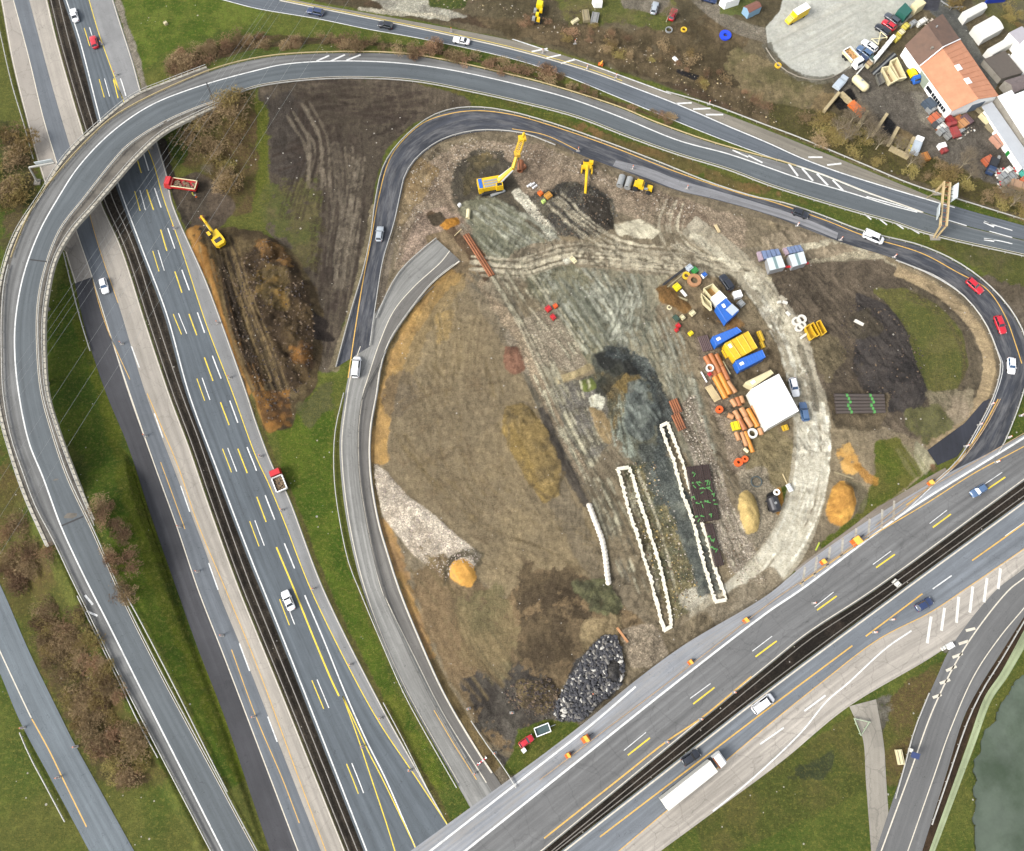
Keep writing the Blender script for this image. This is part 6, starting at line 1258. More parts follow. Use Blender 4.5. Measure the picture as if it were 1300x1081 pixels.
# ------------------------------------------------------------------ building site: machines
def site(name, px, to, label, cat, group=None, s=None, up=0.0):
    """an Empty at a pixel's ground point whose +x looks towards pixel `to`"""
    return empty(name, G(px[0], px[1], up), heading(px, to), label, cat, group, s)
def track(root, x, y, L, w=.6, h=.8):
    m = MB(); n = 22; prof = []
    for k in range(n):
        t = 2*math.pi*k/n; cx = (L/2-h/2)*(1 if math.cos(t) > 0 else -1); prof.append((x+cx+math.cos(t)*h/2, h/2+math.sin(t)*h/2))
    m.loft([[(a, y-w/2, b) for a, b in prof], [(a, y+w/2, b) for a, b in prof]])
    for k in range(12): m.box((x-L/2+.3+k*(L-.6)/11, y, h+.02), (.12, w+.02, .05))
    return m.build('track', DARKM, root)
def excavator(px, to, L1, L2, label, s=1.0, bucket=True):
    r = site('excavator', px, to, label, 'excavator', None, s)
    track(r, 0, -1.15, 4.2); track(r, 0, 1.15, 4.2); MB().box((0, 0, .6), (2.2, 1.9, .5)).build('undercarriage', DARKM, r)
    h = MB(); h.loft([[(1.6, -1.35, 1.05), (1.6, -.3, 1.05), (1.6, -.3, 1.9), (1.6, -1.35, 1.9)], [(-1.2, -1.45, 1.05), (-1.2, 1.45, 1.05), (-1.2, 1.45, 2.1), (-1.2, -1.45, 2.1)], [(-2.3, -1.42, 1.0), (-2.3, 1.42, 1.0), (-2.3, 1.42, 2.15), (-2.3, -1.42, 2.15)], [(-2.95, -.8, 1.05), (-2.95, .8, 1.05), (-2.9, .8, 2.05), (-2.9, -.8, 2.05)]]); h.box((.3, .55, 1.3), (2.8, 1.6, .5)); h.build('house', MYEL, r)
    MB().box((-1.5, 0, 2.17), (1.1, 1.7, .08)).build('engine_grille', DARKM, r)
    c = MB().box((.9, .9, 2.1), (1.7, 1.0, 1.5), top=.86).build('cab', DARKM, r); MB().box((.9, .9, 2.88), (1.2, .75, .06)).build('cab_roof', MYEL, c); MB().box((1.72, .9, 2.2), (.05, .8, 1.0), ry=-.12).build('windscreen', GLASS, c)
    b = MB(); b.cyl((1.2, -.15, 1.6), (1.2+L1*.45, -.15, 3.6), .36, .34, n=6); b.cyl((1.2+L1*.45, -.15, 3.6), (1.2+L1, -.15, 3.2), .34, .24, n=6); b.build('boom', MYEL, r)
    MB().cyl((1.3, -.5, 1.5), (1.2+L1*.42, -.5, 3.1), .09, n=6).cyl((1.3, .2, 1.5), (1.2+L1*.42, .2, 3.1), .09, n=6).build('hydraulic_ram', STEEL, r)
    MB().cyl((1.0+L1, -.15, 3.6), (1.2+L1+L2, -.15, .8), .26, .2, n=6).build('stick', MYEL, r)
    if bucket:
        bk = MB(); X = 1.2+L1+L2; bk.loft([[(X-.3, y, .9), (X+.35, y, .8), (X+.3, y, .15), (X-.35, y, .0), (X-.6, y, .3)] for y in (-.75, .45)]); bk.build('bucket', RUST, r)
    return r
excavator((276.5, 305), (250, 270), 4.6, 1.6, 'yellow tracked excavator reaching towards the red dump truck on brown soil')
def drill_rig():
    r = site('drilling_rig', (622, 239), (655, 233), 'large yellow drilling rig with long mast over the dark pit', 'drilling rig')
    track(r, .2, -1.7, 5.4, .8, 1.0); track(r, .2, 1.7, 5.4, .8, 1.0); MB().box((0, 0, .8), (3.4, 2.7, .6)).build('undercarriage', DARKM, r)
    MB().box((.2, .0, 1.9), (5.2, 3.0, 1.5)).box((-2.5, 0, 1.7), (1.2, 3.3, 2.0), top=.92).build('house', MYEL, r)
    MB().box((-2.35, 0, 2.74), (.9, 2.7, .08)).build('cooler_panel', BLUEC, r)
    for y in (-1.1, -.35, .4): MB().box((.2, y, 2.7), (3.4, .5, .14)).build('walkway_panel', STEEL, r)
    c = MB().box((2.2, -1.6, 2.5), (1.9, 1.2, 1.9), top=.88).build('cab', MYEL, r); MB().box((2.2, -1.6, 3.47), (1.2, .8, .05)).build('roof_window', GLASS, c)
    # mast: lattice box leaning up and away
    o = Vector(r.location); M_ = Matrix.Rotation(-r.rotation_euler[2], 3, 'Z')
    def L(px, py, z): return M_ @ (Vector(P(px, py, z))-o)
    k = [L(634, 230, 2.4), L(651, 214, 5.4), L(656.5, 196, 7.2), L(663, 176, 9.0)]
    m = MB(); m.cyl(k[0], k[1], .85, .6, n=6); m.cyl(k[1], k[2], .45, .42, n=6); m.build('boom', MYEL, r)
    for a, b in ((k[0], k[1]),): MB().cyl(a+Vector((0, .9, .3)), b+Vector((0, .5, 0)), .22, n=8).cyl(a+Vector((0, -.9, .3)), b+Vector((0, -.5, 0)), .22, n=8).build('hydraulic_ram', STEEL, r)
    ms = MB(); d = (k[3]-k[2]); n_ = d.cross(Vector((0, 0, 1))).normalized()*.6; q = d.cross(n_).normalized()*.5
    for s1 in (-1, 1):
        for s2 in (-1, 1): ms.cyl(k[2]+n_*s1+q*s2, k[3]+n_*s1+q*s2, .11, n=5)
    for i in range(9):
        t0, t1 = i/9, (i+1)/9
        for s1 in (-1, 1): ms.cyl(k[2]+d*t0+n_*s1-q*s1, k[2]+d*t1-n_*s1-q*s1, .06, n=4); ms.cyl(k[2]+d*t0+n_*s1+q, k[2]+d*t1+n_*s1-q, .06, n=4)
    ms.build('mast', MYEL, r); MB().box(k[3], (1.8, 1.5, .8)).cyl(k[3]+Vector((0, 0, .4)), k[3]+d.normalized()*1.4, .3, n=8).build('mast_head', MYEL, r); MB().box(k[2], (1.4, 1.4, 1.0)).build('rotary_drive', mat('worn yellow', (214, 170, 52), .5, .2, 2), r)
    MB().cyl(k[2]+Vector((.2, -.8, -.4)), L(660, 216, 1.0), .1, n=6).build('drill_string', DARKM, r)
drill_rig()
def casing(a, b, r_, material, label, cat='pipe', group=None, name='steel_pipe', lift=0.0, hollow=True, z=None):
    """a pipe lying on the ground between two photograph pixels"""
    A = G(*a); B = G(*b); zz = max(A[2], B[2])+r_+lift if z is None else z
    o = Vector(((A[0]+B[0])/2, (A[1]+B[1])/2, zz)); l = math.dist(A[:2], B[:2])/2; an = math.atan2(B[1]-A[1], B[0]-A[0])
    m = MB().pipe((-l, 0, 0), (l, 0, 0), r_, r_*.86) if hollow else MB().cyl((-l, 0, 0), (l, 0, 0), r_, n=10)
    if r_ > .35: [m.pipe((x-.12, 0, 0), (x+.12, 0, 0), r_*1.06, r_*.99) for x in (-l+.3, l-.3)]
    ob = m.build(name, material, None, label=label, cat=cat, group=group); ob.location = o; ob.rotation_euler = (0, 0, an); return ob
casing((661, 207), (660, 220), .75, RUST, 'rusty casing tube standing beside the drilling rig mast'); casing((594, 279), (595, 268), .5, CREAMS, 'cream cylinder below the drilling rig'); casing((623, 250), (641, 243), .38, STEEL, 'long grey steel tube lying behind the drilling rig')
def mini_rig():
    r = site('anchor_drill', (745, 215), (741.5, 252), 'small yellow drill rig with its arm stretched down over the dark heap', 'drilling rig')
    track(r, 0, -1.35, 3.0, .5, .7); track(r, 0, 1.35, 3.0, .5, .7)
    MB().box((-.3, 0, 1.1), (2.0, 2.2, .8)).box((-.9, .9, 1.7), (.8, 1.0, .9)).box((.7, -1.3, .8), (2.2, .35, .5)).box((.7, 1.3, .8), (2.2, .35, .5)).build('house', MYEL, r)
    MB().box((-1.3, -.4, 1.6), (.5, 1.2, .5)).build('engine_cover', DARKM, r)
    MB().cyl((.1, 0, 1.6), (8.0, .2, 1.3), .42, .32, n=6).build('boom', MYEL, r); MB().box((8.6, .2, .9), (.9, 1.6, .25)).build('foot_plate', STEEL, r); MB().cyl((.4, .5, 1.3), (4, .5, 1.5), .1, n=6).build('hydraulic_ram', STEEL, r)
mini_rig()
def roller():
    r = site('tractor_with_rollers', (812, 239), (826, 243), 'yellow tractor towing two grey roller drums beside the inner loop', 'tractor')
    MB().loft([[(-1.6, -.9, .9), (-1.6, .9, .9), (-1.6, .8, 1.7), (-1.6, -.8, 1.7)], [(1.0, -.9, .8), (1.0, .9, .8), (1.0, .8, 1.8), (1.0, -.8, 1.8)]]).box((-.3, 0, 2.0), (1.8, 1.8, 1.2), top=.85).build('body', MYEL, r)
    MB().box((2.4, .0, 1.1), (1.6, 1.4, .9), top=.85).build('engine_hood', MYEL, r); MB().box((1.2, 0, 2.0), (.5, 1.3, .5)).build('windscreen', GLASS, r); MB().box((1.6, -.8, 1.6), (.9, .5, .3)).build('seat', STEEL, r)
    for x, rr in ((-1.0, .75), (2.4, .55)):
        for y in (-1.1, 1.1): MB().cyl((x, y-.25, rr), (x, y+.25, rr), rr, n=16).build('wheel', RUBBER, r)
    MB().cyl((-1.6, 0, .9), (-5.2, 0, .9), .12, n=5).build('drawbar', DARKM, r)
    for x in (-3.0, -5.0): d = MB().cyl((x, -1.5, .85), (x, 1.5, .85), .85, n=18).build('drum', STEEL, r); MB().box((x-.2, 0, 1.5), (.5, 3.2, .15)).build('drum_frame', DARKM, d)
roller()
# ------------------------------------------------------------------ site compound
def container(q, label, m=BLUEC, h=2.5, group='site containers', name='site_container', cat='container', parts=True, ribs=10):
    root, e = quadbox(pl(q), h, name, label, cat, m, m, group=group)
    a, b = e[0], e[1]; c, d = e[3], e[2]
    if (b-a).length < (c-a).length: a, b, c, d = e[1], e[2], e[0], e[3]
    rib = MB()
    for k in range(1, ribs): t = k/ribs; rib.tube([a.lerp(b, t)+Vector((0, 0, .19)), c.lerp(d, t)+Vector((0, 0, .19))], .035, n=4)
    rib.build('corrugation', m, root)
    f = MB(); [f.tube([p+Vector((0, 0, .2)), q_+Vector((0, 0, .2))], .08, n=4) for p, q_ in ((a, b), (b, d), (d, c), (c, a))]; f.build('frame', m, root)
    if parts: x = a.lerp(c, .5)+(b-a).normalized()*1.1+Vector((0, 0, .22)); MB().box(x, (1.0, .7, .12), rz=math.atan2((b-a).y, (b-a).x)).build('roof_hatch', WHT, root)
    return root, (a, b, c, d)
r_, (a, b, c, d) = container("909.6,389 921.3,379.4 937.3,396 922.3,409.4", 'blue container with a silver sheet on its roof, topmost of the three blue ones')
p = a.lerp(d, .62)+Vector((0, 0, .25)); o = MB().box((0, 0, 0), (2.3, 2.2, .06), rz=.75).build('roof_sheet', SHEETG, None, label='silver sheet lying on the roof of the topmost blue container', cat='sheet'); o.location = Vector(r_.location)+p+Vector((.4, -.2, .1))
container("904,428.5 935,416 941,421.5 910,439", 'blue container above the yellow one, between two rows of containers'); container("933.4,459 967.2,445 971.5,454 939,470.8", 'blue container below the yellow one, nearest the big white tent')
for k in range(4):
    u0, u1 = k/4, (k+1)/4; A0, B0, C0, D0 = [np.array(t_) for t_ in ((919.8, 437), (950, 421), (961.7, 441.8), (934, 457))]
    q = [A0+(B0-A0)*u0*.98, A0+(B0-A0)*(u1-.02), D0+(C0-D0)*(u1-.02), D0+(C0-D0)*u0*.98]
    container(' '.join('%f,%f' % tuple(t_) for t_ in q), ('yellow silo module at the left end of the yellow row between two blue containers', 'second yellow silo module from the left of the yellow row', 'third yellow silo module from the left of the yellow row', 'yellow silo module at the right end of the yellow row')[k], YELC, 2.4 if k % 2 else 2.7, 'yellow modules between the blue containers', 'silo_module', 'container', parts=(k in (0,)), ribs=4)
container("946,486 978,470.5 981.5,474.5 956,492", 'pale yellow container tucked against the upper left side of the white tent', CREAMS, 2.3)
quadbox(pl("953,495 988.5,475 1014,522 976,543.5"), 4.2, 'marquee', 'big plain white storage tent in the middle of the site compound', 'tent', OFFW, WHT, roof='ridge', rise=.5, ribs=5)
def open_box(q, label, m=CREAMS, h=1.5, name='skip', cat='skip', inner=None, group=None):
    c = [Vector(P(x, y, h)) for x, y in pl(q)]; mid = sum(c, Vector())/4; gzv = gz(mid.x, mid.y)
    if (c[1]-c[0]).cross(c[3]-c[0]).z < 0: c = [c[0], c[3], c[2], c[1]]
    root = empty(name, (mid.x, mid.y, gzv), 0, label, cat, group); L = [Vector((p.x-mid.x, p.y-mid.y, 0)) for p in c]; I = [p*.88 for p in L]; B = [p*.84 for p in L]; z1 = h-gzv
    m1 = MB().add([p+Vector((0, 0, .0)) for p in B]+[p+Vector((0, 0, z1)) for p in L]+[p+Vector((0, 0, z1)) for p in I]+[p*.95+Vector((0, 0, .15)) for p in B], [(0, 1, 5, 4), (1, 2, 6, 5), (2, 3, 7, 6), (3, 0, 4, 7), (4, 5, 9, 8), (5, 6, 10, 9), (6, 7, 11, 10), (7, 4, 8, 11), (8, 9, 13, 12), (9, 10, 14, 13), (10, 11, 15, 14), (11, 8, 12, 15)])
    m1.build('shell', m, root); MB().add([p*.95+Vector((0, 0, .16)) for p in B], [(0, 1, 2, 3)]).build('floor', inner or m, root)
    for t in (.25, .5, .75): MB().tube([L[0].lerp(L[1], t)+Vector((0, 0, .1)), L[0].lerp(L[1], t)+Vector((0, 0, z1))], .06, n=4).build('rib', m, root)
    return root
open_box("893,366 905,360 915,371 903,378", 'open beige site box at the upper end of the cream and blue containers', CREAMS, 2.2, 'open_site_box', 'box', mat('ochre floor', (190, 146, 84), .8, .2, 1))
quadbox(pl("903,378 913.5,369.5 923,379 912,388"), 2.4, 'white_site_cabin', 'white roofed cabin joined to the topmost blue container', 'cabin', OFFW, WHT)
open_box("890,372 903,384 904,394 893,384", 'cream side box left of the white roofed cabin', CREAMS, 1.6, 'side_box', 'box')
SK = mat('skip yellow', (232, 186, 44), .5, .08, 1.5, dirt=(160, 122, 50), dirt_amt=.4)
for q, lb in (("1022,415.5 1028,411 1037,426 1030,432", 'yellow skip leftmost of the three skips by the haul road'), ("1028.5,411.5 1033,409 1041.5,425 1037,428", 'yellow skip in the middle of the three skips by the haul road'), ("1036.5,408.5 1041.5,406 1050,421.5 1044.5,426", 'yellow skip rightmost of the three skips by the haul road')):
    open_box(q, lb, SK, 1.6, group='yellow skips')
for i, (x, y, r0, s_) in enumerate(((1010.3, 409.3, 1.1, 0), (1017, 406.6, 1.15, 0), (1013.5, 417.7, .95, 0), (1017.7, 414.2, .9, 0))):
    p = G(x, y); o = MB().pipe((0, 0, 0), (0, 0, .7), r0, r0*.55, n=20).build('concrete_ring', mat('white concrete', (220, 216, 204), .8, .08, 2), None, label=('upper left', 'upper right', 'lower left', 'lower right')[i]+' of four white concrete rings beside the yellow skips', cat='concrete ring', group='concrete rings by the skips'); o.location = p
for x, y, l, an, lb in ((1019.8, 427.5, 1.9, .6, 'white concrete block below the four rings'), (988.7, 384.5, .9, .2, 'small white block leftmost by the upper haul road'), (996, 385, 1.3, -.4, 'white angled block right of the smallest block'), (1000, 399, 1.3, -.9, 'white block between the small blocks and the rings'), (1090, 410.5, 2.4, -.55, 'lone white beam on the dark heap right of the skips')):
    o = MB().box((0, 0, .3), (l, .6, .6), top=.92).build('concrete_block', mat('white concrete', (220, 216, 204), .8, .08, 2), None, label=lb, cat='block'); o.location = G(x, y); o.rotation_euler = (0, 0, an)
# portable cabins and their panel racks
for k, (q, q2, lb) in enumerate((("973.3,328.8 991.3,324.7 996.9,339.3 977.5,344", "960.8,319.8 988.6,315.7 992,323.3 964.3,331", 'left'), ("1001,324.7 1019.8,319.8 1024,334.4 1006.6,339.3", "994,315 1016.3,310.8 1020.5,318.4 998.3,323.3", 'right'))):
    root, e = quadbox(pl(q), 2.0, 'portable_cabin', 'portable cabin with pale grey banded roof, the '+lb+' one of two at the site entrance', 'cabin', mat('cabin wall', (150, 150, 150), .6, .1, 1), mat('pale cabin roof', (206, 214, 216), .5, .06, .8), group='portable cabins')
    a, b, c, d = e; s_, t_ = (a.lerp(d, .48), b.lerp(c, .48)) if (a-b).length < 99 else (a, b); u = (d-a).normalized()*.35; Z = Vector((0, 0, .2)); MB().add([s_-u+Z, t_-u+Z, t_+u+Z, s_+u+Z], [(0, 1, 2, 3)]).build('roof_band', mat('grey green band', (122, 146, 146), .5, .06, 1), root)
    c4 = [Vector(P(x, y, 1.0)) for x, y in pl(q2)]; m4 = sum(c4, Vector())/4; rt = empty('material_rack', (m4.x, m4.y, 0), 0, 'low rack of grey blue stacked panels behind the '+lb+' portable cabin', 'rack', 'panel racks')
    for j in range(5):
        t0, t1 = j/5+.015, (j+1)/5-.015; a_, b_, c_, d_ = [p-Vector((m4.x, m4.y, 0)) for p in c4]; v = [a_.lerp(b_, t0), a_.lerp(b_, t1), d_.lerp(c_, t1), d_.lerp(c_, t0)]; 
        MB().add([Vector((p.x, p.y, .15)) for p in v]+[Vector((p.x, p.y, .95+.1*(j % 2))) for p in v], [(4, 5, 6, 7), (7, 6, 5, 4)][:1]+[(0, 1, 5, 4), (1, 2, 6, 5), (2, 3, 7, 6), (3, 0, 4, 7)]).build('panel', mat('grey blue panels', (116, 132, 164), .5, .15, 1.5) if j else mat('lilac panels', (170, 150, 160), .5, .2, 2), rt)
rail(smooth(pl("977,346 990,341 997,342 1008,341 1025,336")), 'red barrier row in front of the portable cabins', 0, RED, h=1.0, every=2.5, group='site barriers', name='site_barrier', cat='barrier', wide=.5)
# steel pipes of the store
P1, P2, P3 = mat('orange brown pipe', (176, 106, 54), .6, .12, 2, dirt=(150, 88, 50), dirt_amt=.5), mat('bright ochre pipe', (216, 140, 42), .55, .1, 2, dirt=(180, 104, 40), dirt_amt=.4), mat('light buff pipe', (194, 140, 92), .6, .14, 2, dirt=(160, 110, 70), dirt_amt=.5)
PIPES = [((894.6, 454), (908, 479), .62, P1, 'brown pipe at the upper left of the ochre pipe stack'), ((900.5, 451.5), (913, 475), .62, P1, 'brown pipe second from left at the top of the ochre stack'), ((908, 451.7), (915.5, 466.5), .62, P1, 'short brown pipe at the upper right of the ochre stack'), ((906.3, 480), (920.5, 507), .66, P2, 'bright ochre pipe, lower left and longest of the stack'), ((912.5, 476), (925.4, 502.5), .66, P2, 'bright ochre pipe in the middle of the lower stack'), ((915.5, 467.5), (923.5, 484), .62, P1, 'brown pipe right of centre in the stack'), ((923, 485.5), (932.8, 500), .6, P3, 'buff orange pipe at the lower right of the ochre stack'),
 ((928, 508.5), (933.5, 517), .6, P3, 'left one of three stubby pipes between the two pipe stacks'), ((934, 506), (938.5, 516.5), .55, P1, 'middle one of three stubby pipes between the two pipe stacks'), ((939.5, 504.5), (942.5, 513), .55, P3, 'right one of three stubby pipes between the two pipe stacks'),
 ((923, 528), (930, 531), .62, P3, 'short pinkish pipe at the left end of the lower pipe rows'), ((931.5, 523), (938, 534), .62, P3, 'pinkish pipe second in the lower rows'), ((937, 533), (944.8, 547), .64, P1, 'orange pipe below the pinkish ones in the lower rows'), ((939.7, 519.5), (946, 530), .64, P3, 'buff pipe at the top of the lower rows'), ((945.5, 531), (953, 543.5), .64, P3, 'long buff pipe in the middle of the lower rows'), ((948, 520.5), (961, 543), .62, P2, 'long orange pipe left of the rightmost pale one'), ((954.5, 516), (969, 540.5), .62, P3, 'long pale pipe at the right end of the lower rows, beside the tent'),
 ((933.5, 550), (937.5, 560), .5, P3, 'short buff pipe below the yellow crate'), ((940.5, 550), (947, 567.5), .5, P3, 'thin buff pipe pointing down right below the yellow crate'), ((944.8, 549), (955, 575), .5, P2, 'thin ochre pipe longest below the yellow crate'), ((963, 545), (966, 553), .55, P3, 'stubby pinkish pipe right of the square white ring'), ((944, 570), (949, 575), .4, CREAMS, 'small cream pipe end at the foot of the lower store')]
for a, b, r0, m_, lb in PIPES: casing(a, b, r0, m_, lb, group='steel pipes in the pipe store')
for k, (a, b, r0, m_, lb) in enumerate(((( 902, 489), (914, 508), .12, CREAMS, 'cream'),)):
    for j in range(4):
        dx = -j*2.1; A = G(a[0]+dx, a[1]+j*1.0); B = G(b[0]+dx, b[1]+j*1.0); an = math.atan2(B[1]-A[1], B[0]-A[0]); o = MB().box((0, 0, .2), (math.dist(A[:2], B[:2]), .42, .18)).build('plank', WOOD, None, label=('nearest the ochre pipes', 'second from the ochre pipes', 'third from the ochre pipes', 'farthest from the ochre pipes')[j]+', long cream plank left of the pipe stack', cat='plank', group='cream planks by the pipe stack'); o.location = ((A[0]+B[0])/2, (A[1]+B[1])/2, A[2]); o.rotation_euler = (0, 0, an)
for a, b, w_, m_, lb in (((889.7, 472.6), (897, 486), .25, WHT, 'thin white rod left of the pipe stack'), ((917.4, 459), (926.6, 476), .25, CREAMS, 'thin cream rod right of the brown pipes'), ((864.5, 369), (871, 377), .7, OFFW, 'white plank beside the small yellow crate'), ((847, 371), (872.7, 382.5), .5, OLDW, 'long weathered beam above the brown mound'), ((841.5, 362.5), (870, 341), .5, DARKM, 'long black girder at the upper corner of the compound'), ((846, 365.5), (872, 345), .3, OLDW, 'thin timber lying beside the black girder'), ((1059, 600), (1084, 608), .3, OLDW, 'pale branch across the upper sand heap'), ((1035, 699), (1040, 689), .3, mat('green pole', (178, 190, 70), .6, .1, 2), 'yellow green pole in the grass below the ochre heap'), ((908, 286), (913, 296), .7, WOOD, 'light board on the gravel above the haul road'), ((783, 797), (797, 816), .5, P3, 'rusty beam above the black rubble heap'), ((993, 602), (1001, 619), .2, WOOD, 'thin pale pole by the haul road above the black tank'), ((586, 292), (577, 300), .2, WOOD, 'thin plank by the rusty sheet pile trench'), ((1190, 244), (1176, 252), .3, OLDW, 'short timber beside the sign gantry foot')):
    A, B = G(*a), G(*b); o = MB().box((0, 0, .25), (math.dist(A[:2], B[:2]), w_, .3), top=.97).build('beam', m_, None, label=lb, cat='beam'); o.location = ((A[0]+B[0])/2, (A[1]+B[1])/2, min(A[2], B[2])); o.rotation_euler = (0, 0, math.atan2(B[1]-A[1], B[0]-A[0]))
def ring(x, y, r0, r1, h, m_, label, cat='ring', name='ring', group=None, up=0):
    o = MB().pipe((0, 0, 0), (0, 0, h), r0, r1, n=20).build(name, m_, None, label=label, cat=cat, group=group); o.location = G(x, y, up)
OR2 = mat('bright orange steel', (236, 98, 34), .5, .08, 2)
ring(912.6, 521, .85, .3, .8, OR2, 'orange funnel ring left of the lower pipe rows', name='funnel'); ring(936.6, 588, .95, .4, .9, OR2, 'larger orange ring of the touching pair below the pipe store', name='funnel'); ring(944.6, 584, .75, .3, .9, OR2, 'smaller orange ring of the touching pair below the pipe store', name='funnel')
ring(899.5, 470, .95, .6, .5, OFFW, 'white square framed ring on the ochre pipe stack', up=1.0); ring(954, 551.5, 1.2, .75, .9, OFFW, 'white ring at the foot of the lower pipe rows'); ring(849.6, 391, .6, .35, .3, CREAMS, 'small cream ring below the brown mound'); ring(960, 612, 1.3, 1.1, .3, mat('dark round lid', (72, 84, 84), .7, .15, 2), 'round dark grating above the sand heap'); ring(881, 357, 1.7, .9, .6, mat('light rust', (176, 128, 88), .8, .2, 2), 'rusty ring gear in the upper corner of the compound'); ring(871, 351, 1.0, .55, .5, YELC, 'yellow ring beside the rusty ring gear'); ring(920.5, 46, 1.6, .55, .5, mat('bright blue float', (26, 70, 214), .5, .05, 2), 'bright blue ring on the wasteland below the dirt track'); ring(868, 38.5, .85, .5, .35, YELC, 'small yellow ring on the wasteland below the red car'); ring(987.5, 84, .9, .45, .35, YELC, 'yellow ring at the lower left corner of the gravel car park'); ring(849, 39, 1.0, .75, .4, STEEL, 'grey ring at the foot of the pale tree')
DULL = {'red paint': mat('faded red paint', (156, 58, 56), .7, .15, 2, dirt=(110, 80, 70), dirt_amt=.7), 'bright orange steel': mat('faded orange', (200, 104, 66), .7, .15, 2, dirt=(130, 100, 84), dirt_amt=.6), 'orange paint': mat('faded orange', (200, 104, 66), .7, .15, 2, dirt=(130, 100, 84), dirt_amt=.6), 'bright yellow plastic': mat('faded yellow', (214, 198, 84), .7, .1, 2, dirt=(150, 140, 90), dirt_amt=.5)}
def crate(x, y, sx, sy, h, m_, label, rz=-.9, name='crate', cat='crate', group=None, up=0, lid=None):
    if x > 1050 and y < 260: m_ = DULL.get(m_.name, m_); lid = DULL.get(lid.name, lid) if lid else None
    r = empty(name, G(x, y, up), rz, label, cat, group)
    m = MB(); t = .06; m.box((0, 0, .08), (sx, sy, .1)); [m.box((0, s*(sy/2-t/2), h/2), (sx, t, h)) for s in (-1, 1)]; [m.box((s*(sx/2-t/2), 0, h/2), (t, sy-2*t, h)) for s in (-1, 1)]; m.build('box', m_, r)
    MB().box((0, 0, h+.05), (sx*.97, sy*.97, .08)).build('lid', lid or m_, r); [MB().box((s*sx*.3, 0, h+.11), (.08, sy*.9, .05)).build('strap', DARKM, r) for s in (-1, 1)]
YB = mat('bright yellow plastic', (246, 220, 20), .5, .05, 2)
crate(859, 366, 1.7, 1.4, .9, YB, 'small yellow crate above the white plank'); crate(876.3, 424.5, 1.0, 1.0, .8, YB, 'single yellow box on the gravel left of the blue container'); crate(933, 542, 1.7, 2.0, 1.0, YB, 'yellow crate in the lower pipe rows', rz=.2); crate(996, 544, 1.3, 1.3, .6, YELC, 'small yellow pallet below the lower tip of the white tent', rz=.3)
crate(881, 345, 1.6, 1.3, 1.0, GRN, 'green box at the top corner of the compound'); crate(874.4, 342, 1.4, 1.4, 1.1, SHEETG, 'silver box beside the green box'); crate(893, 351.3, 1.1, 1.1, 1.1, WHT, 'white and blue drum box above the beige open box', lid=BLUEC); crate(935, 376.5, 1.9, 1.7, 1.4, WHT, 'white cube trailer right of the topmost blue container', rz=.3); crate(940, 387, 1.6, 1.3, .9, STEEL, 'grey pump below the white cube trailer', name='pump', cat='pump'); crate(878.5, 399, 1.2, 1.2, .8, CREAMS, 'cream box left of the topmost blue container')
crate(860.5, 415, 1.1, .8, .9, RED, 'upper red hose box by the muddy track'); crate(858.5, 420, .9, .7, .7, RED, 'lower red hose box by the muddy track'); crate(858, 405, 1.6, 1.0, .6, mat('dark green tarp', (58, 84, 68), .8, .15, 2), 'dark green bundle above the red hose boxes'); crate(866, 404, 1.2, .9, .6, CREAMS, 'pale box between the green bundle and the cream box'); crate(899, 478, .9, .7, .5, RED, 'small red box on the left edge of the pipe stack', up=1.2)
crate(696, 393.5, 1.3, 1.2, 1.0, RED, 'red cage upper left of three red cages on the mud'); crate(702, 404, 1.3, .9, .9, RED, 'red cage lowest of three red cages on the mud'); crate(705, 390, 1.0, .9, .9, OR2, 'orange cage right of the red cages on the mud')
crate(964.8, 428, 1.0, 2.6, .7, YELC, 'yellow formwork arm right of the yellow modules', rz=.3); crate(967, 439, .9, 1.6, .7, YELC, 'short yellow formwork piece by the lower blue container', rz=.3); crate(921, 450, 1.2, 2.2, .8, YELC, 'small yellow bin left of the yellow modules', rz=.4); crate(728, 331, 1.9, .9, .6, CREAMS, 'cream box at the head of the grey gully'); crate(583.5, 261.8, .7, .7, .8, WHT, 'white barrel left of the cream cylinder', name='barrel', cat='barrel')
for i, (x, y, lb) in enumerate(((672, 236, 'left'), (676, 235, 'middle'), (679, 238, 'right'))): crate(x, y, .5, 1.4, .4, WHT, lb+' one of three white fittings beside the drilling rig')
crate(686, 247, 1.2, 1.0, .8, ORG, 'orange tool box right of the drilling rig'); crate(696, 250, 1.6, 1.6, .8, mat('ochre tarp', (196, 140, 50), .8, .2, 2), 'ochre tarpaulin bundle right of the drilling rig'); crate(690, 257, .9, .9, .7, mat('lime box', (196, 220, 120), .6, .1, 2), 'lime coloured box below the ochre bundle'); crate(664, 214, 1.2, 1.4, 1.0, RUST, 'rusty box under the drilling rig mast')
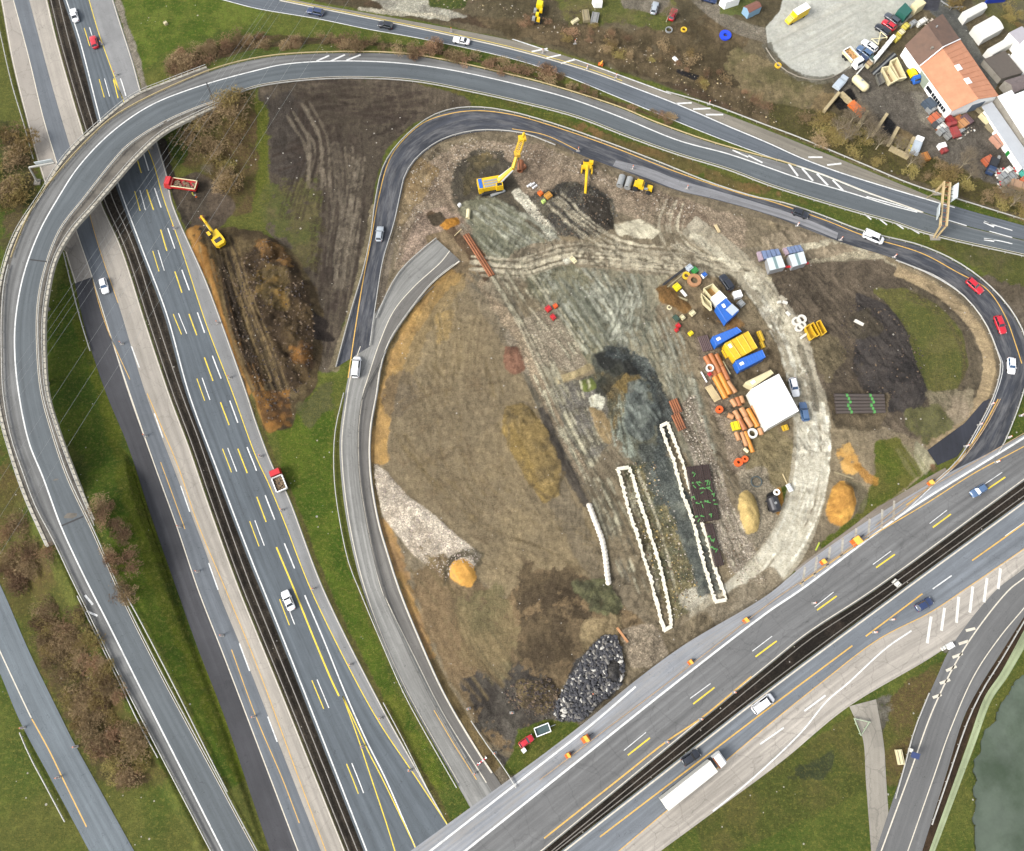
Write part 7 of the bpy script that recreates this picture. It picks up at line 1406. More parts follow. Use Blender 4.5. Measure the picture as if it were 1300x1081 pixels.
# brown rod bundle, rebar cages, striped pipes, rusty rails
BRP = mat('dark brown cage steel', (72, 54, 48), .8, .15, 3); GTIE = mat('green tie', (84, 160, 78), .6, .08, 3)
for j in range(6): casing((886+j*2.2, 428.5-j*.5), (893+j*2.2, 447.5-j*.5), .2, mat('purple brown rod', (98, 78, 76), .8, .1, 2), 'thin dark rod in the short bundle left of the yellow modules', 'rod', 'dark rods', 'rod', hollow=False)
def cage(a, b, label, group, r0=.42, ties=(.2, .5, .8), lift=.05):
    A, B = G(*a), G(*b); L_ = math.dist(A[:2], B[:2]); z = max(gz(A[0], A[1]), gz(B[0], B[1]), gz((A[0]+B[0])/2, (A[1]+B[1])/2))
    r = empty('rebar_cage', ((A[0]+B[0])/2, (A[1]+B[1])/2, z+r0+lift), math.atan2(B[1]-A[1], B[0]-A[0]), label, 'rebar cage', group); m = MB()
    for k in range(9): t = k*2*math.pi/9; m.cyl((-L_/2, math.cos(t)*r0, math.sin(t)*r0), (L_/2, math.cos(t)*r0, math.sin(t)*r0), .07, n=4)
    n = int(L_/.5)
    for i in range(n+1):
        x = -L_/2+i*L_/n
        for k in range(9): t, t2 = k*2*math.pi/9, (k+1)*2*math.pi/9; m.cyl((x, math.cos(t)*r0, math.sin(t)*r0), (x+.1, math.cos(t2)*r0, math.sin(t2)*r0), .05, n=3, caps=False)
    m.build('bars', BRP, r); MB().cyl((-L_/2, 0, 0), (L_/2, 0, 0), r0*.55, n=8).build('core_tube', DARKM, r)
    for f in ties: rr = random.Random(int(a[0]*7+f*100)); MB().pipe(((f-.5)*L_-.18, 0, 0), ((f-.5)*L_+.18, 0, 0), r0*1.12, r0*1.02, n=10).box(((f-.5)*L_+rr.random(), r0*.4, r0), (.9, .16, .12), rz=rr.random()*3).build('tie', GTIE, r)
for j in range(10):
    x0, y0, x1, y1 = 872+j*2.75, 594-j*.35, 885.5+j*2.75, 664-j*.45; rr = random.Random(j)
    cage((x0, y0), (x1, y1), 'long dark rebar cage with green ties in the upper bundle beside the trench', 'rebar cages in the upper bundle', .40, sorted(rr.sample((.12, .3, .42, .55, .66, .78, .9), 2)))
for j in range(3): cage((895.5+j*3.2, 666), (909+j*3.4, 720-j), ('left', 'middle', 'right')[j]+' cage of the lower three dark rebar cages beside the white guide wall', 'rebar cages in the lower bundle', .40, ((.3, .55), (.4, .6), ())[j])
for j in range(6):
    y = 504.5+j*4.0; A, B = G(1056+j*.8, y), G(1121+j*.3, y-1.2); r = empty('banded_pipe', ((A[0]+B[0])/2, (A[1]+B[1])/2, max(A[2], B[2])+.42), math.atan2(B[1]-A[1], B[0]-A[0]), ('uppermost', 'second from top', 'third from top', 'fourth from top', 'fifth from top', 'lowest')[j]+' dark green-banded pipe in the stack right of the haul road', 'pipe', 'green banded pipes'); L_ = math.dist(A[:2], B[:2])
    MB().pipe((-L_/2, 0, 0), (L_/2, 0, 0), .4, .33).build('tube', mat('dark pipe coating', (76, 66, 60), .7, .15, 2), r)
    for x in (-.24, .23): MB().pipe((x*L_-.35+.3*(j % 3), 0, 0), (x*L_+.15+.3*(j % 3), 0, 0), .44, .41).build('band', GTIE, r)
for (x, y, x2, y2, n, lb) in ((850, 510, 857, 527, 4, 'upper'), (853, 528, 862, 548, 4, 'lower'), (589, 300, 622, 352, 3, 'long')):
    for j in range(n): casing((x+j*2.6, y-j*1.1), (x2+j*2.6, y2-j*1.1), .28, RUST, 'rusty pile in the '+lb+(' bundle at the head of the right guide wall' if lb != 'long' else ' bundle in the trench above the tan fill'), 'pile', 'rusty piles, '+lb+' bundle', 'sheet_pile', hollow=False)
# white sand bags in a row
bags = resample(smooth(pl("748,643 754,659 759,672 764,686 768,706 770,724 772,740")), n=21); BAG = mat('white sack cloth', (224, 216, 200), .85, .08, 2, k=.62)
for i, (x, y) in enumerate(bags):
    o = MB().blob((0, 0, .5), (.72, .66, .55), seed=i, sub=2, jit=.07).box((0, 0, 1.0), (.3, .3, .16)).build('big_bag', BAG, None, True, label='round white sack in the curved row of sacks left of the white guide walls' if 0 < i < 20 else ('white sack at the upper end of the curved sack row' if i == 0 else 'white sack at the lower end of the curved sack row'), cat='sack', group='row of white sacks'); o.location = G(x, y); o.rotation_euler = (0, 0, i)
GW = mat('raw white guide wall concrete', (226, 220, 200), .9, .12, 2.5, dirt=(176, 166, 138), dirt_amt=.45, bump=.3, k=.62); INN = mat('muddy pile heads', (104, 96, 80), .95, .2, 2)
def guide_wall(lefts, rights, label, ends=True, w_=.88, z1=.5):
    ls, rs = smooth(pl(lefts), 2), smooth(pl(rights), 2); c = G(*ls[0]); r = empty('guide_wall', (c[0], c[1], 0), 0, label, 'guide wall', 'scalloped guide walls')
    n = max(len(ls), len(rs)); A = resample([G(*p) for p in ls], n=n); B = resample([G(*p) for p in rs], n=n); rnd = random.Random(n)
    for S, sg, nm in ((A, 1, 'wall'), (B, -1, 'wall')):
        secs = []
        for i in range(n):
            u = Vector((B[i][0]-A[i][0], B[i][1]-A[i][1], 0)).normalized()*sg; p = Vector((S[i][0]-c[0], S[i][1]-c[1], max(S[i][2], -1.4))); k = .34*abs(math.sin(i*.9+rnd.random()))+.36*rnd.random()**2; o_ = .3*rnd.random()**1.5; h = z1+.12*rnd.random()
            secs.append([p-u*(w_/2+o_)-Vector((0, 0, .6)), p-u*(w_/2+o_)+Vector((0, 0, h)), p+u*(w_/2-k)+Vector((0, 0, h)), p+u*(w_/2-k)-Vector((0, 0, .6))])
        MB().loft(secs).build(nm, GW, r)
    for i in range(4, n-3, 6):
        a, b = Vector(A[i])-Vector((c[0], c[1], 0)), Vector(B[i])-Vector((c[0], c[1], 0)); MB().cyl(a+Vector((0, 0, z1-.15)), b+Vector((0, 0, z1-.3)), .07, n=5).build('strut', INN, r)
    if ends:
        for i in (0, n-1): a, b = Vector(A[i])-Vector((c[0], c[1], 0)), Vector(B[i])-Vector((c[0], c[1], 0)); m_ = (a+b)/2; MB().box(m_+Vector((0, 0, z1/2-.1)), ((b-a).length+.8, .9, z1+.3), rz=math.atan2((b-a).y, (b-a).x), top=.85).build('end_wall', GW, r)
guide_wall("785,596 790,611 800,650 810,680 820,713 826,732 832,755 839,782 844,800", "797,594 802,608 810,635 818,660 826,686 834,712 841,740 847,768 851,796", 'long scalloped white guide wall left of the dark trench, middle of the site')
guide_wall("840,541 846,560 855,582 860,600 868,628 877,652 884,674 888,691 892,708 898,728 904,748 909,764", "846,538 855,562 864,586 870,606 877,630 885,652 891,670 897,688 902,707 907,725 913,742 920,762", 'long scalloped white guide wall running beside the dark rebar cages', w_=.85)
# heaps
def rubble():
    rnd = random.Random(4); m = MB(); poly = pl("702,905 712,880 730,850 742,832 765,808 780,806 787,820 792,850 786,872 768,885 752,900 738,915 722,916 705,914"); world_ = [P(*p)[:2] for p in poly]; xs_ = [p[0] for p in world_]; ys_ = [p[1] for p in world_]
    def ins(a, b):
        c = False
        for i in range(len(world_)):
            (x1, y1), (x2, y2) = world_[i], world_[i-1]
            if (y1 > b) != (y2 > b) and a < (x2-x1)*(b-y1)/(y2-y1)+x1: c = not c
        return c
    k = 0
    while k < 2300:
        a = min(xs_)+rnd.random()*(max(xs_)-min(xs_)); b = min(ys_)+rnd.random()*(max(ys_)-min(ys_))
        u_, v_ = PX(a, b)
        if not ins(a, b) or ((u_-778)/9)**2+((v_-852)/15)**2 < 1: continue
        s = .13+.27*rnd.random()**2.4; mi = 1 if rnd.random() < .085 else (2 if rnd.random() < .2 else 0)
        m.blob((a, b, gz(a, b)+s*.5+(.4*rnd.random())), (s*(1+rnd.random()), s, s*.8), seed=k, sub=1, jit=.35, mi=mi); k += 1
    m.build('rubble_heap', [mat('black broken asphalt', (64, 64, 68), .85, .35, 2), mat('white broken concrete', (196, 192, 182), .85, .2, 2), mat('grey rubble', (120, 116, 110), .9, .2, 2)], None, label='heap of broken black and white rubble at the bottom of the site', cat='rubble heap', kind='stuff')
rubble()
def pebbles(poly, n, s0, s1, mats, label, name='stones', cat='stones', seed=1):
    rnd = random.Random(seed); m = MB(); w_ = [P(*p)[:2] for p in poly]; xs_ = [p[0] for p in w_]; ys_ = [p[1] for p in w_]; k = 0; t = 0
    while k < n and t < n*30:
        t += 1; a = min(xs_)+rnd.random()*(max(xs_)-min(xs_)); b = min(ys_)+rnd.random()*(max(ys_)-min(ys_)); c = False
        for i in range(len(w_)):
            (x1, y1), (x2, y2) = w_[i], w_[i-1]
            if (y1 > b) != (y2 > b) and a < (x2-x1)*(b-y1)/(y2-y1)+x1: c = not c
        if not c or gz(a, b) < -.024 and gz(a, b) > -.035: continue
        s = s0+(s1-s0)*rnd.random()**2; m.blob((a, b, gz(a, b)+s*.2), (s*(.8+.8*rnd.random()), s, s*.6), seed=k, sub=1, jit=.35, mi=rnd.randrange(len(mats))); k += 1
    m.build(name, mats, None, label=label, cat=cat, kind='stuff')
ST1, ST2, ST3, ST4 = mat('pale stone', (196, 184, 166), .9, .15, 2), mat('brown clod', (110, 92, 72), .95, .2, 2), mat('dark clod', (66, 56, 50), .95, .2, 2), mat('ochre clod', (168, 116, 52), .95, .2, 2)
pebbles(pl("475,588 492,600 515,628 552,655 592,690 612,705 600,722 580,712 566,738 555,730 522,702 486,656 477,620"), 900, .07, .18, [ST1, ST1, mat('pinkish stone', (176, 158, 148), .9, .15, 2)], 'pale gravel bank running down from the old loop road', 'gravel', 'gravel', 2)
pebbles(pl("305,330 350,300 395,370 402,420 398,480 372,520 340,540 315,480 290,400 275,340"), 900, .08, .28, [ST2, ST3, ST2], 'brown and ochre clods over the excavated bank', 'soil_clods', 'clods', 3)
pebbles(pl("655,865 700,860 715,890 690,915 650,900 640,880"), 350, .1, .3, [ST3, ST3, ST2], 'dark clods beside the rubble heap', 'soil_clods', 'clods', 4)
pebbles(pl("660,262 720,232 770,245 785,275 765,300 720,305 690,290"), 420, .07, .24, [mat('grey clod', (104, 100, 92), .95, .2, 2), ST2], 'grey lumps on the spoil heap below the small drill rig', 'soil_clods', 'clods', 5)
pebbles(pl("510,200 600,175 700,190 800,235 900,265 860,280 760,230 660,200 600,200 560,230 520,300 500,340"), 700, .07, .2, [ST1, ST2, ST1], 'stones scattered on the gravelly rim of the site', 'stones', 'stones', 6)
pebbles(pl("790,590 830,585 850,640 880,720 890,760 855,790 820,700"), 420, .08, .22, [ST1, ST2, mat('yellow stone', (176, 152, 96), .9, .15, 2)], 'mixed stones between the two guide walls', 'stones', 'stones', 7)
pebbles(pl("1075,380 1150,400 1185,480 1160,530 1090,520 1060,450"), 380, .08, .24, [ST3, ST3, ST2], 'black clods on the dark heap in the right part of the loop', 'soil_clods', 'clods', 8)
pebbles(pl("470,-5 640,20 900,125 1000,165 960,120 850,60 700,20 600,-5"), 360, .07, .24, [ST1, ST2, WOOD, ST2], 'litter and stones over the wasteland above the upper road', 'litter', 'litter', 9)
pebbles(pl("855,520 885,500 900,560 930,640 975,740 940,745 900,690 890,600"), 480, .07, .22, [ST1, ST1, ST2], 'coarse gravel around the pipe store', 'gravel', 'gravel', 10)

# ------------------------------------------------------------------ works yard things
TAN = mat('sand load', (186, 158, 120), .95, .15, 2)
open_box("1119.5,85.5 1129,83.5 1141,101.5 1131,106.5", 'long cream tipper body left of its twin, in front of the white workshop wall', CREAMS, 1.7, 'tipping_skip', 'skip', TAN, 'tipper bodies before the workshop')
open_box("1130,77.5 1139,72.5 1151.5,99 1142,100.5", 'long cream tipper body right of its twin, in front of the white workshop wall', CREAMS, 1.9, 'tipping_skip', 'skip', TAN, 'tipper bodies before the workshop')
open_box("1112,94.5 1118.5,91.5 1124,104 1117,108", 'small grey skip left of the two cream tipper bodies', mat('grey painted steel', (120, 118, 108), .6, .15, 2), 1.1, 'skip', 'skip', mat('grey rubble', (120, 116, 110), .9, .2, 2))
for j in range(3):
    A, B = G(1106.5+j*1.8, 94-j*-1.2), G(1134+j*1.6, 68.5+j*1.6); o = MB().box((0, 0, .3), (math.dist(A[:2], B[:2]), .4, .45)).box((0, .0, .6), (math.dist(A[:2], B[:2])*.96, .12, .15)).build('girder', (DARKM, STEEL, DARKM)[j], None, label=('long black girder nearest the car row', 'long grey girder between two black ones', 'long black girder nearest the tipper bodies')[j], cat='girder', group='girders in the yard'); o.location = ((A[0]+B[0])/2, (A[1]+B[1])/2, A[2]); o.rotation_euler = (0, 0, math.atan2(B[1]-A[1], B[0]-A[0]))
for j in range(5):
    x, y = 1113+j*5.1, 74.5-j*6.2; q = [(x-4, y-1), (x+.5, y-5.5), (x+4, y-2.5), (x-.5, y+2.5)]
    quadbox(q, 1.5, 'white_bin', ('white bin at the lower left end of the slanting row of five', 'second white bin from the lower left of the slanting row', 'middle white bin of the slanting row', 'fourth white bin from the lower left of the slanting row', 'white bin at the upper right end of the slanting row')[j], 'bin', OFFW, WHT, group='white bins by the parking row')
crate(1106, 78, 1.6, 1.5, 1.2, OFFW, 'white framed box with dark top left of the bin row', lid=mat('dark green mesh', (72, 92, 84), .7, .1, 2), rz=.7); crate(1101.5, 84, 1.6, 1.5, 1.0, CREAMS, 'cream framed box with brown top at the foot of the bin row', lid=TAN, rz=.7)
A, B = G(1086.5, 96), G(1099, 82); o = MB().box((0, 0, .3), (math.dist(A[:2], B[:2]), .35, .3)).build('beam', OFFW, None, label='white beam below the white tipper truck', cat='beam'); o.location = ((A[0]+B[0])/2, (A[1]+B[1])/2, A[2]); o.rotation_euler = (0, 0, math.atan2(B[1]-A[1], B[0]-A[0]))
def frame_rack(x, y, label):
    r = empty('trestle_frame', G(x, y), .7, label, 'frame'); 
    for a, b in (((-1.8, -1.2), (1.8, 1.2)), ((-1.8, 1.2), (1.8, -1.2)), ((-1.8, -1.2), (-1.8, 1.2)), ((1.8, -1.2), (1.8, 1.2))): MB().cyl((a[0], a[1], .8), (b[0], b[1], .8), .13, n=4).build('bar', CREAMS, r)
    for a in ((-1.8, -1.2), (1.8, 1.2), (-1.8, 1.2), (1.8, -1.2)): MB().cyl((a[0], a[1], 0), (a[0], a[1], .8), .08, n=4).build('leg', CREAMS, r)
frame_rack(1115, 51.5, 'cream crossed trestle frame standing in a gap of the yard parking row')
for x, y, lb in ((1137, 51, 'yellow skip bag lowest of three beside the white bins'), (1142.6, 44, 'yellow skip bag in the middle of three beside the white bins'), (1148.5, 36, 'yellow skip bag uppermost of three beside the white bins')): crate(x, y, 1.7, 1.5, 1.0, YB, lb, rz=.7, group='yellow skip bags', lid=CREAMS if x == 1142.6 else None)
def tank(a, b, r0, m_, label, name='tank', legs=True, cat='tank'):
    A, B = G(*a), G(*b); r = empty(name, ((A[0]+B[0])/2, (A[1]+B[1])/2, A[2]), math.atan2(B[1]-A[1], B[0]-A[0]), label, cat); l = math.dist(A[:2], B[:2])/2
    m = MB(); m.cyl((-l+.5, 0, r0+.4), (l-.5, 0, r0+.4), r0, n=18); m.cyl((-l, 0, r0+.4), (-l+.5, 0, r0+.4), r0*.6, r0, n=18); m.cyl((l-.5, 0, r0+.4), (l, 0, r0+.4), r0, r0*.6, n=18); m.build('vessel', m_, r)
    MB().cyl((0, 0, r0*2+.3), (0, 0, r0*2+.6), .3, n=10).build('manhole', STEEL, r)
    for x in (-l*.6, l*.6): MB().box((x, 0, .3), (.3, r0*1.7, .6)).build('saddle', DARKM, r)
tank((1081, 103), (1098, 119), 1.1, CREAMS, 'cream cylindrical tank lying beside the dark yard track')
def small_truck(x, y, to, bodyc, boxc, label, name='flatbed_truck', L=5.0):
    r = site(name, (x, y), to, label, 'truck')
    MB().loft([[(L/2-1.6, -1, .5), (L/2-1.6, 1, .5), (L/2-1.6, .92, 2.1), (L/2-1.6, -.92, 2.1)], [(L/2-.7, -1, .5), (L/2-.7, 1, .5), (L/2-.8, .88, 2.05), (L/2-.8, -.88, 2.05)], [(L/2, -.9, .5), (L/2, .9, .5), (L/2-.15, .8, 1.2), (L/2-.15, -.8, 1.2)]]).build('cab', bodyc, r); MB().box((L/2-.5, 0, 1.6), (.08, 1.6, .7), ry=-.7).build('windscreen', GLASS, r)
    MB().box((-.9, 0, 1.1), (L-2, 2.1, .7)).build('load_bed', boxc, r); MB().box((-.9, 0, 1.55), (L-2.6, 1.6, .2)).build('load', boxc, r)
    for xx in (L/2-.9, -L/2+.9):
        for s in (-1, 1): MB().cyl((xx, s*.9-.12, .38), (xx, s*.9+.12, .38), .38, n=12).build('wheel', RUBBER, r)
small_truck(1065.5, 108.5, (1075, 98), SHEETG, SHEETG, 'pale blue flatbed truck at the lower left corner of the yard'); small_truck(1086, 142, (1093, 148), ORG, ORG, 'orange truck beside the coal bay of the yard'); small_truck(1158, 100, (1162, 107), BLUEC, YB, 'small blue loader with a yellow load at the workshop wall', 'loader', 4.4); small_truck(1161.5, 188, (1166, 176), WHT, SHEETG, 'white cabbed flatbed truck with a pale blue load on the lower bank of the yard', L=6)
small_truck(1208, 168, (1203, 158), DULL['red paint'], DULL['red paint'], 'red pickup among the scrap by the workshop corner'); small_truck(1257, 214, (1253, 224), CW and mat('dark blue cab', (40, 60, 92), .5, .1, 1), DARKM, 'dark blue truck below the orange tarpaulin')
crate(1156.5, 192, 2.6, 2.0, 1.2, YB, 'yellow box on the bank beside the white cabbed truck', rz=1.1); crate(1173.5, 201, 1.7, 2.3, .9, mat('rust orange tarp', (190, 122, 52), .8, .2, 2), 'rust orange bundle right of the white cabbed truck', rz=.3); crate(1253, 206, 2.6, 2.3, 1.0, OR2, 'bright orange tarpaulin stack in the lower yard', rz=.5, name='tarpaulin_stack', cat='stack'); crate(1194, 188, 1.8, 1.4, 1.2, WHT, 'white box with a red side in the lower yard', rz=.3, lid=WHT); crate(1197, 193, 1.5, 1.4, 1.0, RED, 'red box touching the white one in the lower yard', rz=.3)
crate(1281, 194.5, 2.2, 1.9, 1.4, GRN, 'green waste container under the canopy edge', rz=.2); crate(1265, 181, 2.4, 3.6, 1.3, mat('pink brown sheet', (196, 146, 122), .7, .1, 1), 'pinkish brown container under the canopy edge', rz=.55); crate(1293.5, 207, 1.6, 4.4, 1.0, mat('maroon slats', (140, 90, 84), .7, .2, 3), 'maroon slatted rack at the right edge under the canopy', rz=.55); crate(1289.5, 236.5, 3.6, 2.2, 1.0, mat('tan tarp', (176, 140, 110), .8, .12, 1), 'tan tarpaulin covered stack at the lower right of the yard', rz=-.4); crate(1298.5, 231.5, 2.0, 1.6, 1.1, ORG, 'orange box at the right edge of the yard'); crate(1298, 222, 1.7, 1.5, 1.2, mat('teal box', (80, 176, 160), .6, .1, 2), 'teal box at the right edge of the yard')
casing((1267.5, 200), (1264.5, 209), .4, STEEL, 'white steel cylinder lying right of the orange tarpaulin'); 
for x, y, sx, sy, m_, lb in ((1178, 135, 2.6, 3.0, mat('slate machine', (70, 84, 98), .6, .2, 2), 'slate blue machine at the upper end of the scrap row'), (1180.5, 141, 2.0, 1.8, STEEL, 'grey machine below the slate blue one'), (1184.5, 152, 2.4, 2.0, OR2, 'orange red skip in the scrap row along the workshop'), (1190, 156.5, 2.0, 1.6, STEEL, 'grey bin right of the orange red skip'), (1187, 160, 1.6, 1.5, mat('dark grey bin', (72, 74, 76), .7, .2, 2), 'dark grey bin below the orange red skip'), (1194, 163, 2.0, 1.8, OFFW, 'white bin in the middle of the scrap row'), (1193, 169.5, 1.6, 1.6, STEEL, 'grey bin low in the scrap row'), (1200, 168, 1.8, 1.8, mat('speckled scrap', (138, 138, 134), .7, .35, 4), 'speckled scrap bin near the end of the row'), (1203, 174, 2.0, 1.8, mat('speckled scrap', (138, 138, 134), .7, .35, 4), 'speckled scrap bin at the end of the row'), (1215, 154, 2.4, 2.0, P1, 'rusty brown crate stack left of the others at the gable'), (1220, 160, 2.4, 2.2, P3, 'light rusty crate stack in the middle at the gable'), (1225, 155, 2.2, 3.0, mat('purple brown scrap', (110, 84, 88), .8, .3, 3), 'purple brown crate at the gable corner'), (1218, 169, 2.4, .9, STEEL, 'steel bundle below the rusty crates'), (1205, 156, 1.6, 2.6, mat('dark red steel', (150, 40, 40), .6, .15, 2), 'dark red frame beside the red pickup'), (1245, 141, 2.2, 2.6, OLDW, 'timber stack at the upper end of the canopy'), (1250, 152, 2.0, 3.2, CREAMS, 'cream sheet stack beside the canopy'), (1258, 163, 2.4, 2.6, OLDW, 'timber stack further down the canopy'), (1271, 226, 2.0, 1.6, STEEL, 'grey scrap left in the lower heap'), (1277, 219, 1.8, 1.4, OFFW, 'white scrap at the top of the lower heap'), (1282, 226, 1.6, 1.6, STEEL, 'grey scrap at the right of the lower heap'), (1275, 233, 2.2, 1.4, mat('speckled scrap', (138, 138, 134), .7, .35, 4), 'speckled scrap at the bottom of the lower heap'), (1168, 31, 3.0, 1.3, OFFW, 'white sheet stack behind the workshop roof end'), (1157, 33, 1.8, 1.2, STEEL, 'steel box beside the white sheet stack')):
    crate(x, y, sx, sy, .9+.4*((int(x)*7) % 3)/2, m_, lb, rz=.6, group=None)
for a, b, lb in (((1045, 143.5), (1063.5, 121), 'timber bay wall at the left end of the yard bays'), ((1066, 121), (1081.5, 135.5), 'timber bay wall above the coal bay'), ((1088, 162), (1099, 144.5), 'timber bay wall right of the orange truck'), ((1106, 174.5), (1124, 148), 'longest timber bay wall in the middle of the yard bays'), ((1126.6, 186.5), (1138, 165), 'timber bay wall left of the sand bay'), ((1149, 196), (1158, 178), 'timber bay wall left of the white cabbed truck'), ((1128, 190), (1152, 202), 'low timber wall at the back of the sand bay')):
    A, B = G(*a), G(*b); m = MB(); L_ = math.dist(A[:2], B[:2]); [m.box((-L_/2+(k+.5)*L_/6, 0, .6), (L_/6-.05, .8, 1.4+.1*(k % 2))) for k in range(6)]; o = m.build('bay_wall', mat('bay wall blocks', (178, 162, 124), .9, .15, 1.5), None, label=lb, cat='wall', group='bay walls of the yard'); o.location = ((A[0]+B[0])/2, (A[1]+B[1])/2, A[2]); o.rotation_euler = (0, 0, math.atan2(B[1]-A[1], B[0]-A[0]))
pebbles(pl("1175,20 1196,30 1185,40 1170,30"), 60, .1, .3, [ST1], 'stones behind the workshop', 'stones', 'stones', 20); pebbles(pl("1278,70 1290,75 1296,95 1286,92"), 320, .15, .4, [WHT, SHEETG, ST1], 'heap of white and blue grey debris between the dark roofs and the hall', 'debris_heap', 'debris', 21)
pebbles(pl("1180,130 1200,150 1240,165 1215,178 1192,170 1176,150"), 260, .12, .4, [STEEL, OFFW, DARKM, ST1, RUST], 'loose scrap along the workshop', 'scrap', 'scrap', 22); pebbles(pl("1262,215 1290,212 1294,232 1268,240"), 260, .12, .45, [STEEL, OFFW, DARKM, ST1, RED], 'scrap heap in the lower yard', 'scrap', 'scrap', 23)
o = MB().box((0, 0, .9), (5.5, .5, 1.6)).build('blue_tarpaulin', mat('blue tarpaulin', (30, 60, 170), .6, .1, 1), None, label='bright blue tarpaulin along the fence above the first white tent', cat='tarpaulin'); o.location = G(1262, 3.5); o.rotation_euler = (0, 0, .12)
def yard_machine(x, y, to, label):
    r = site('forwarder', (x, y), to, label, 'machine'); MB().box((-1.2, 0, .9), (4.4, 2.4, .3)).build('frame', DARKM, r)
    for k, (xx, yy) in enumerate(((-2.6, -.6), (-2.6, .7), (-1.2, 0), (0, .8), (.2, -.7))): MB().box((xx, yy, 1.5+.2*k/4), (1.0, .9, .9), top=.85).build('crate', (MYEL, STEEL, YB, STEEL, MYEL)[k], r)
    MB().box((2.0, 0, 1.7), (1.7, 1.9, 1.7), top=.85).build('cab', YB, r)
    for xx in (-2.4, 1.8):
        for s in (-1, 1): MB().cyl((xx, s*1.2-.2, .6), (xx, s*1.2+.2, .6), .6, n=14).build('wheel', RUBBER, r)
yard_machine(683, 20, (687, 5), 'yellow and grey machine with a loaded frame on the wasteland at the top'); 
crate(743.7, 22.5, 1.8, 3.6, .9, OLDW, 'left one of two weathered crates on the wasteland', rz=.1); crate(755, 25, 2.0, 3.4, .8, mat('speckled scrap', (138, 138, 134), .7, .35, 4), 'right one of two weathered crates on the wasteland', rz=-.2); crate(730, 28, 1.1, 2.2, .5, CREAMS, 'small pale pallet left of the weathered crates'); crate(857, 76, 1.4, .8, .4, WHT, 'white lump on the dark strip above the upper road')
# ------------------------------------------------------------------ gantries, beacons, signs, wires
BEIGE = mat('beige gantry paint', (206, 182, 134), .6, .1, 1, dirt=(150, 128, 92), dirt_amt=.4)
def gantry():
    a, b = Vector(P(1202.3, 232, 5.2)), Vector(P(1197.6, 287, 5.2)); c = (a+b)/2; r = empty('sign_gantry', (c.x, c.y, 0), 0, 'beige sign gantry spanning the upper road at the right, with two sign panels', 'gantry'); O = Vector((c.x, c.y, 0)); a -= O; b -= O; d = (b-a).normalized(); s = d.cross(Vector((0, 0, 1)))*.75
    for k in (-1, 1): MB().box((a+b)/2+s*k, ((b-a).length, .36, .7), rz=math.atan2(d.y, d.x)).build('chord', BEIGE, r)
    for i in range(11): p = a.lerp(b, i/10); MB().cyl(p+s, p-s, .1, n=4).build('cross_brace', RUST, r)
    fa, fb = Vector(P(1190, 245, 0))-O, Vector(P(1186.5, 302, 0))-O
    for top, ft, sp in ((a, fa, 1.7), (b, fb, .9)):
        for k in (-1, 1): MB().loft([[top+s*k+d*.25-Vector((0, 0, .3)), top+s*k-d*.25-Vector((0, 0, .3)), top+s*k*.7-d*.25+Vector((0, 0, .3)), top+s*k*.7+d*.25+Vector((0, 0, .3))], [ft+s*k*sp*.6+d*.35, ft+s*k*sp*.6-d*.35, ft+s*k*sp*.3-d*.35, ft+s*k*sp*.3+d*.35]]).build('leg', BEIGE, r)
        MB().box(ft+Vector((0, 0, .1)), (2.4, 1.6, .5)).build('foot', CONC, r)
    ez = Vector((0, 0, 1))
    for p0, p1 in ((.06, .40), (.60, .86)):
        u, v = a.lerp(b, p0)+s*-1.9, a.lerp(b, p1)+s*-1.9; 
        if (u-a).x < 0: u, v = a.lerp(b, p0)+s*1.9, a.lerp(b, p1)+s*1.9
        t = s.normalized()*.12; tilt = s.normalized()*(.55 if (u-a).dot(s) > 0 else -.55)
        sg = MB().add([u-ez*.7-t, v-ez*.7-t, v+ez*1.7+tilt-t, u+ez*1.7+tilt-t, u-ez*.7+t, v-ez*.7+t, v+ez*1.7+tilt+t, u+ez*1.7+tilt+t], [(0, 1, 2, 3), (7, 6, 5, 4), (0, 4, 5, 1), (1, 5, 6, 2), (2, 6, 7, 3), (3, 7, 4, 0)]).build('sign_panel', mat('sign back', (206, 214, 214), .5, .05, 1), r)
        for i in range(4): q = u.lerp(v, (i+.5)/4); MB().cyl(q+ez*.4, q-(q-a).dot(s.normalized())*s.normalized()*.5+ez*.2, .09, n=4).build('bracket', DARKM, sg)
gantry()
def gantry2():
    a, b = Vector(P(37, 213, 5.2)), Vector(P(69, 207, 5.2)); f = Vector(P(48, 232, 0)); r = empty('cantilever_gantry', (f.x, f.y, 0), 0, 'slim white cantilever sign gantry over the concrete carriageway at the left', 'gantry'); O = Vector((f.x, f.y, 0)); a -= O; b -= O
    MB().cyl((0, 0, 0), a, .3, .2, n=6).build('post', RAILW, r); MB().box((a+b)/2, ((b-a).length, .35, .4), rz=math.atan2((b-a).y, (b-a).x)).build('arm', RAILW, r); n = (b-a).normalized()
    p = a.lerp(b, .62); MB().box(p+Vector((-n.y*.5, n.x*.5, .2)), ((b-a).length*.7, .16, 1.5), rz=math.atan2(n.y, n.x)).build('sign_panel', mat('sign back', (206, 214, 214), .5, .05, 1), r); MB().box((0, 0, .1), (1.6, 1.6, .5)).build('foot', CONC, r)
gantry2()
def beacon_parts():
    return [(MB().box((0, 0, .06), (.8, .42, .12), top=.9).mesh('foot', mat('grey foot', (150, 148, 142), .8, .1, 3)), 'foot'), (MB().box((0, 0, .62), (.05, .28, 1.0)).mesh('panel', WHT), 'panel'), (MB().box((0, 0, .45), (.06, .29, .16)).box((0, 0, .8), (.06, .29, .16)).mesh('stripe', LAMPR), 'stripe'), (MB().cyl((0, 0, 1.12), (0, 0, 1.28), .09, n=8).mesh('lamp', ORG), 'lamp')]
BP = beacon_parts()
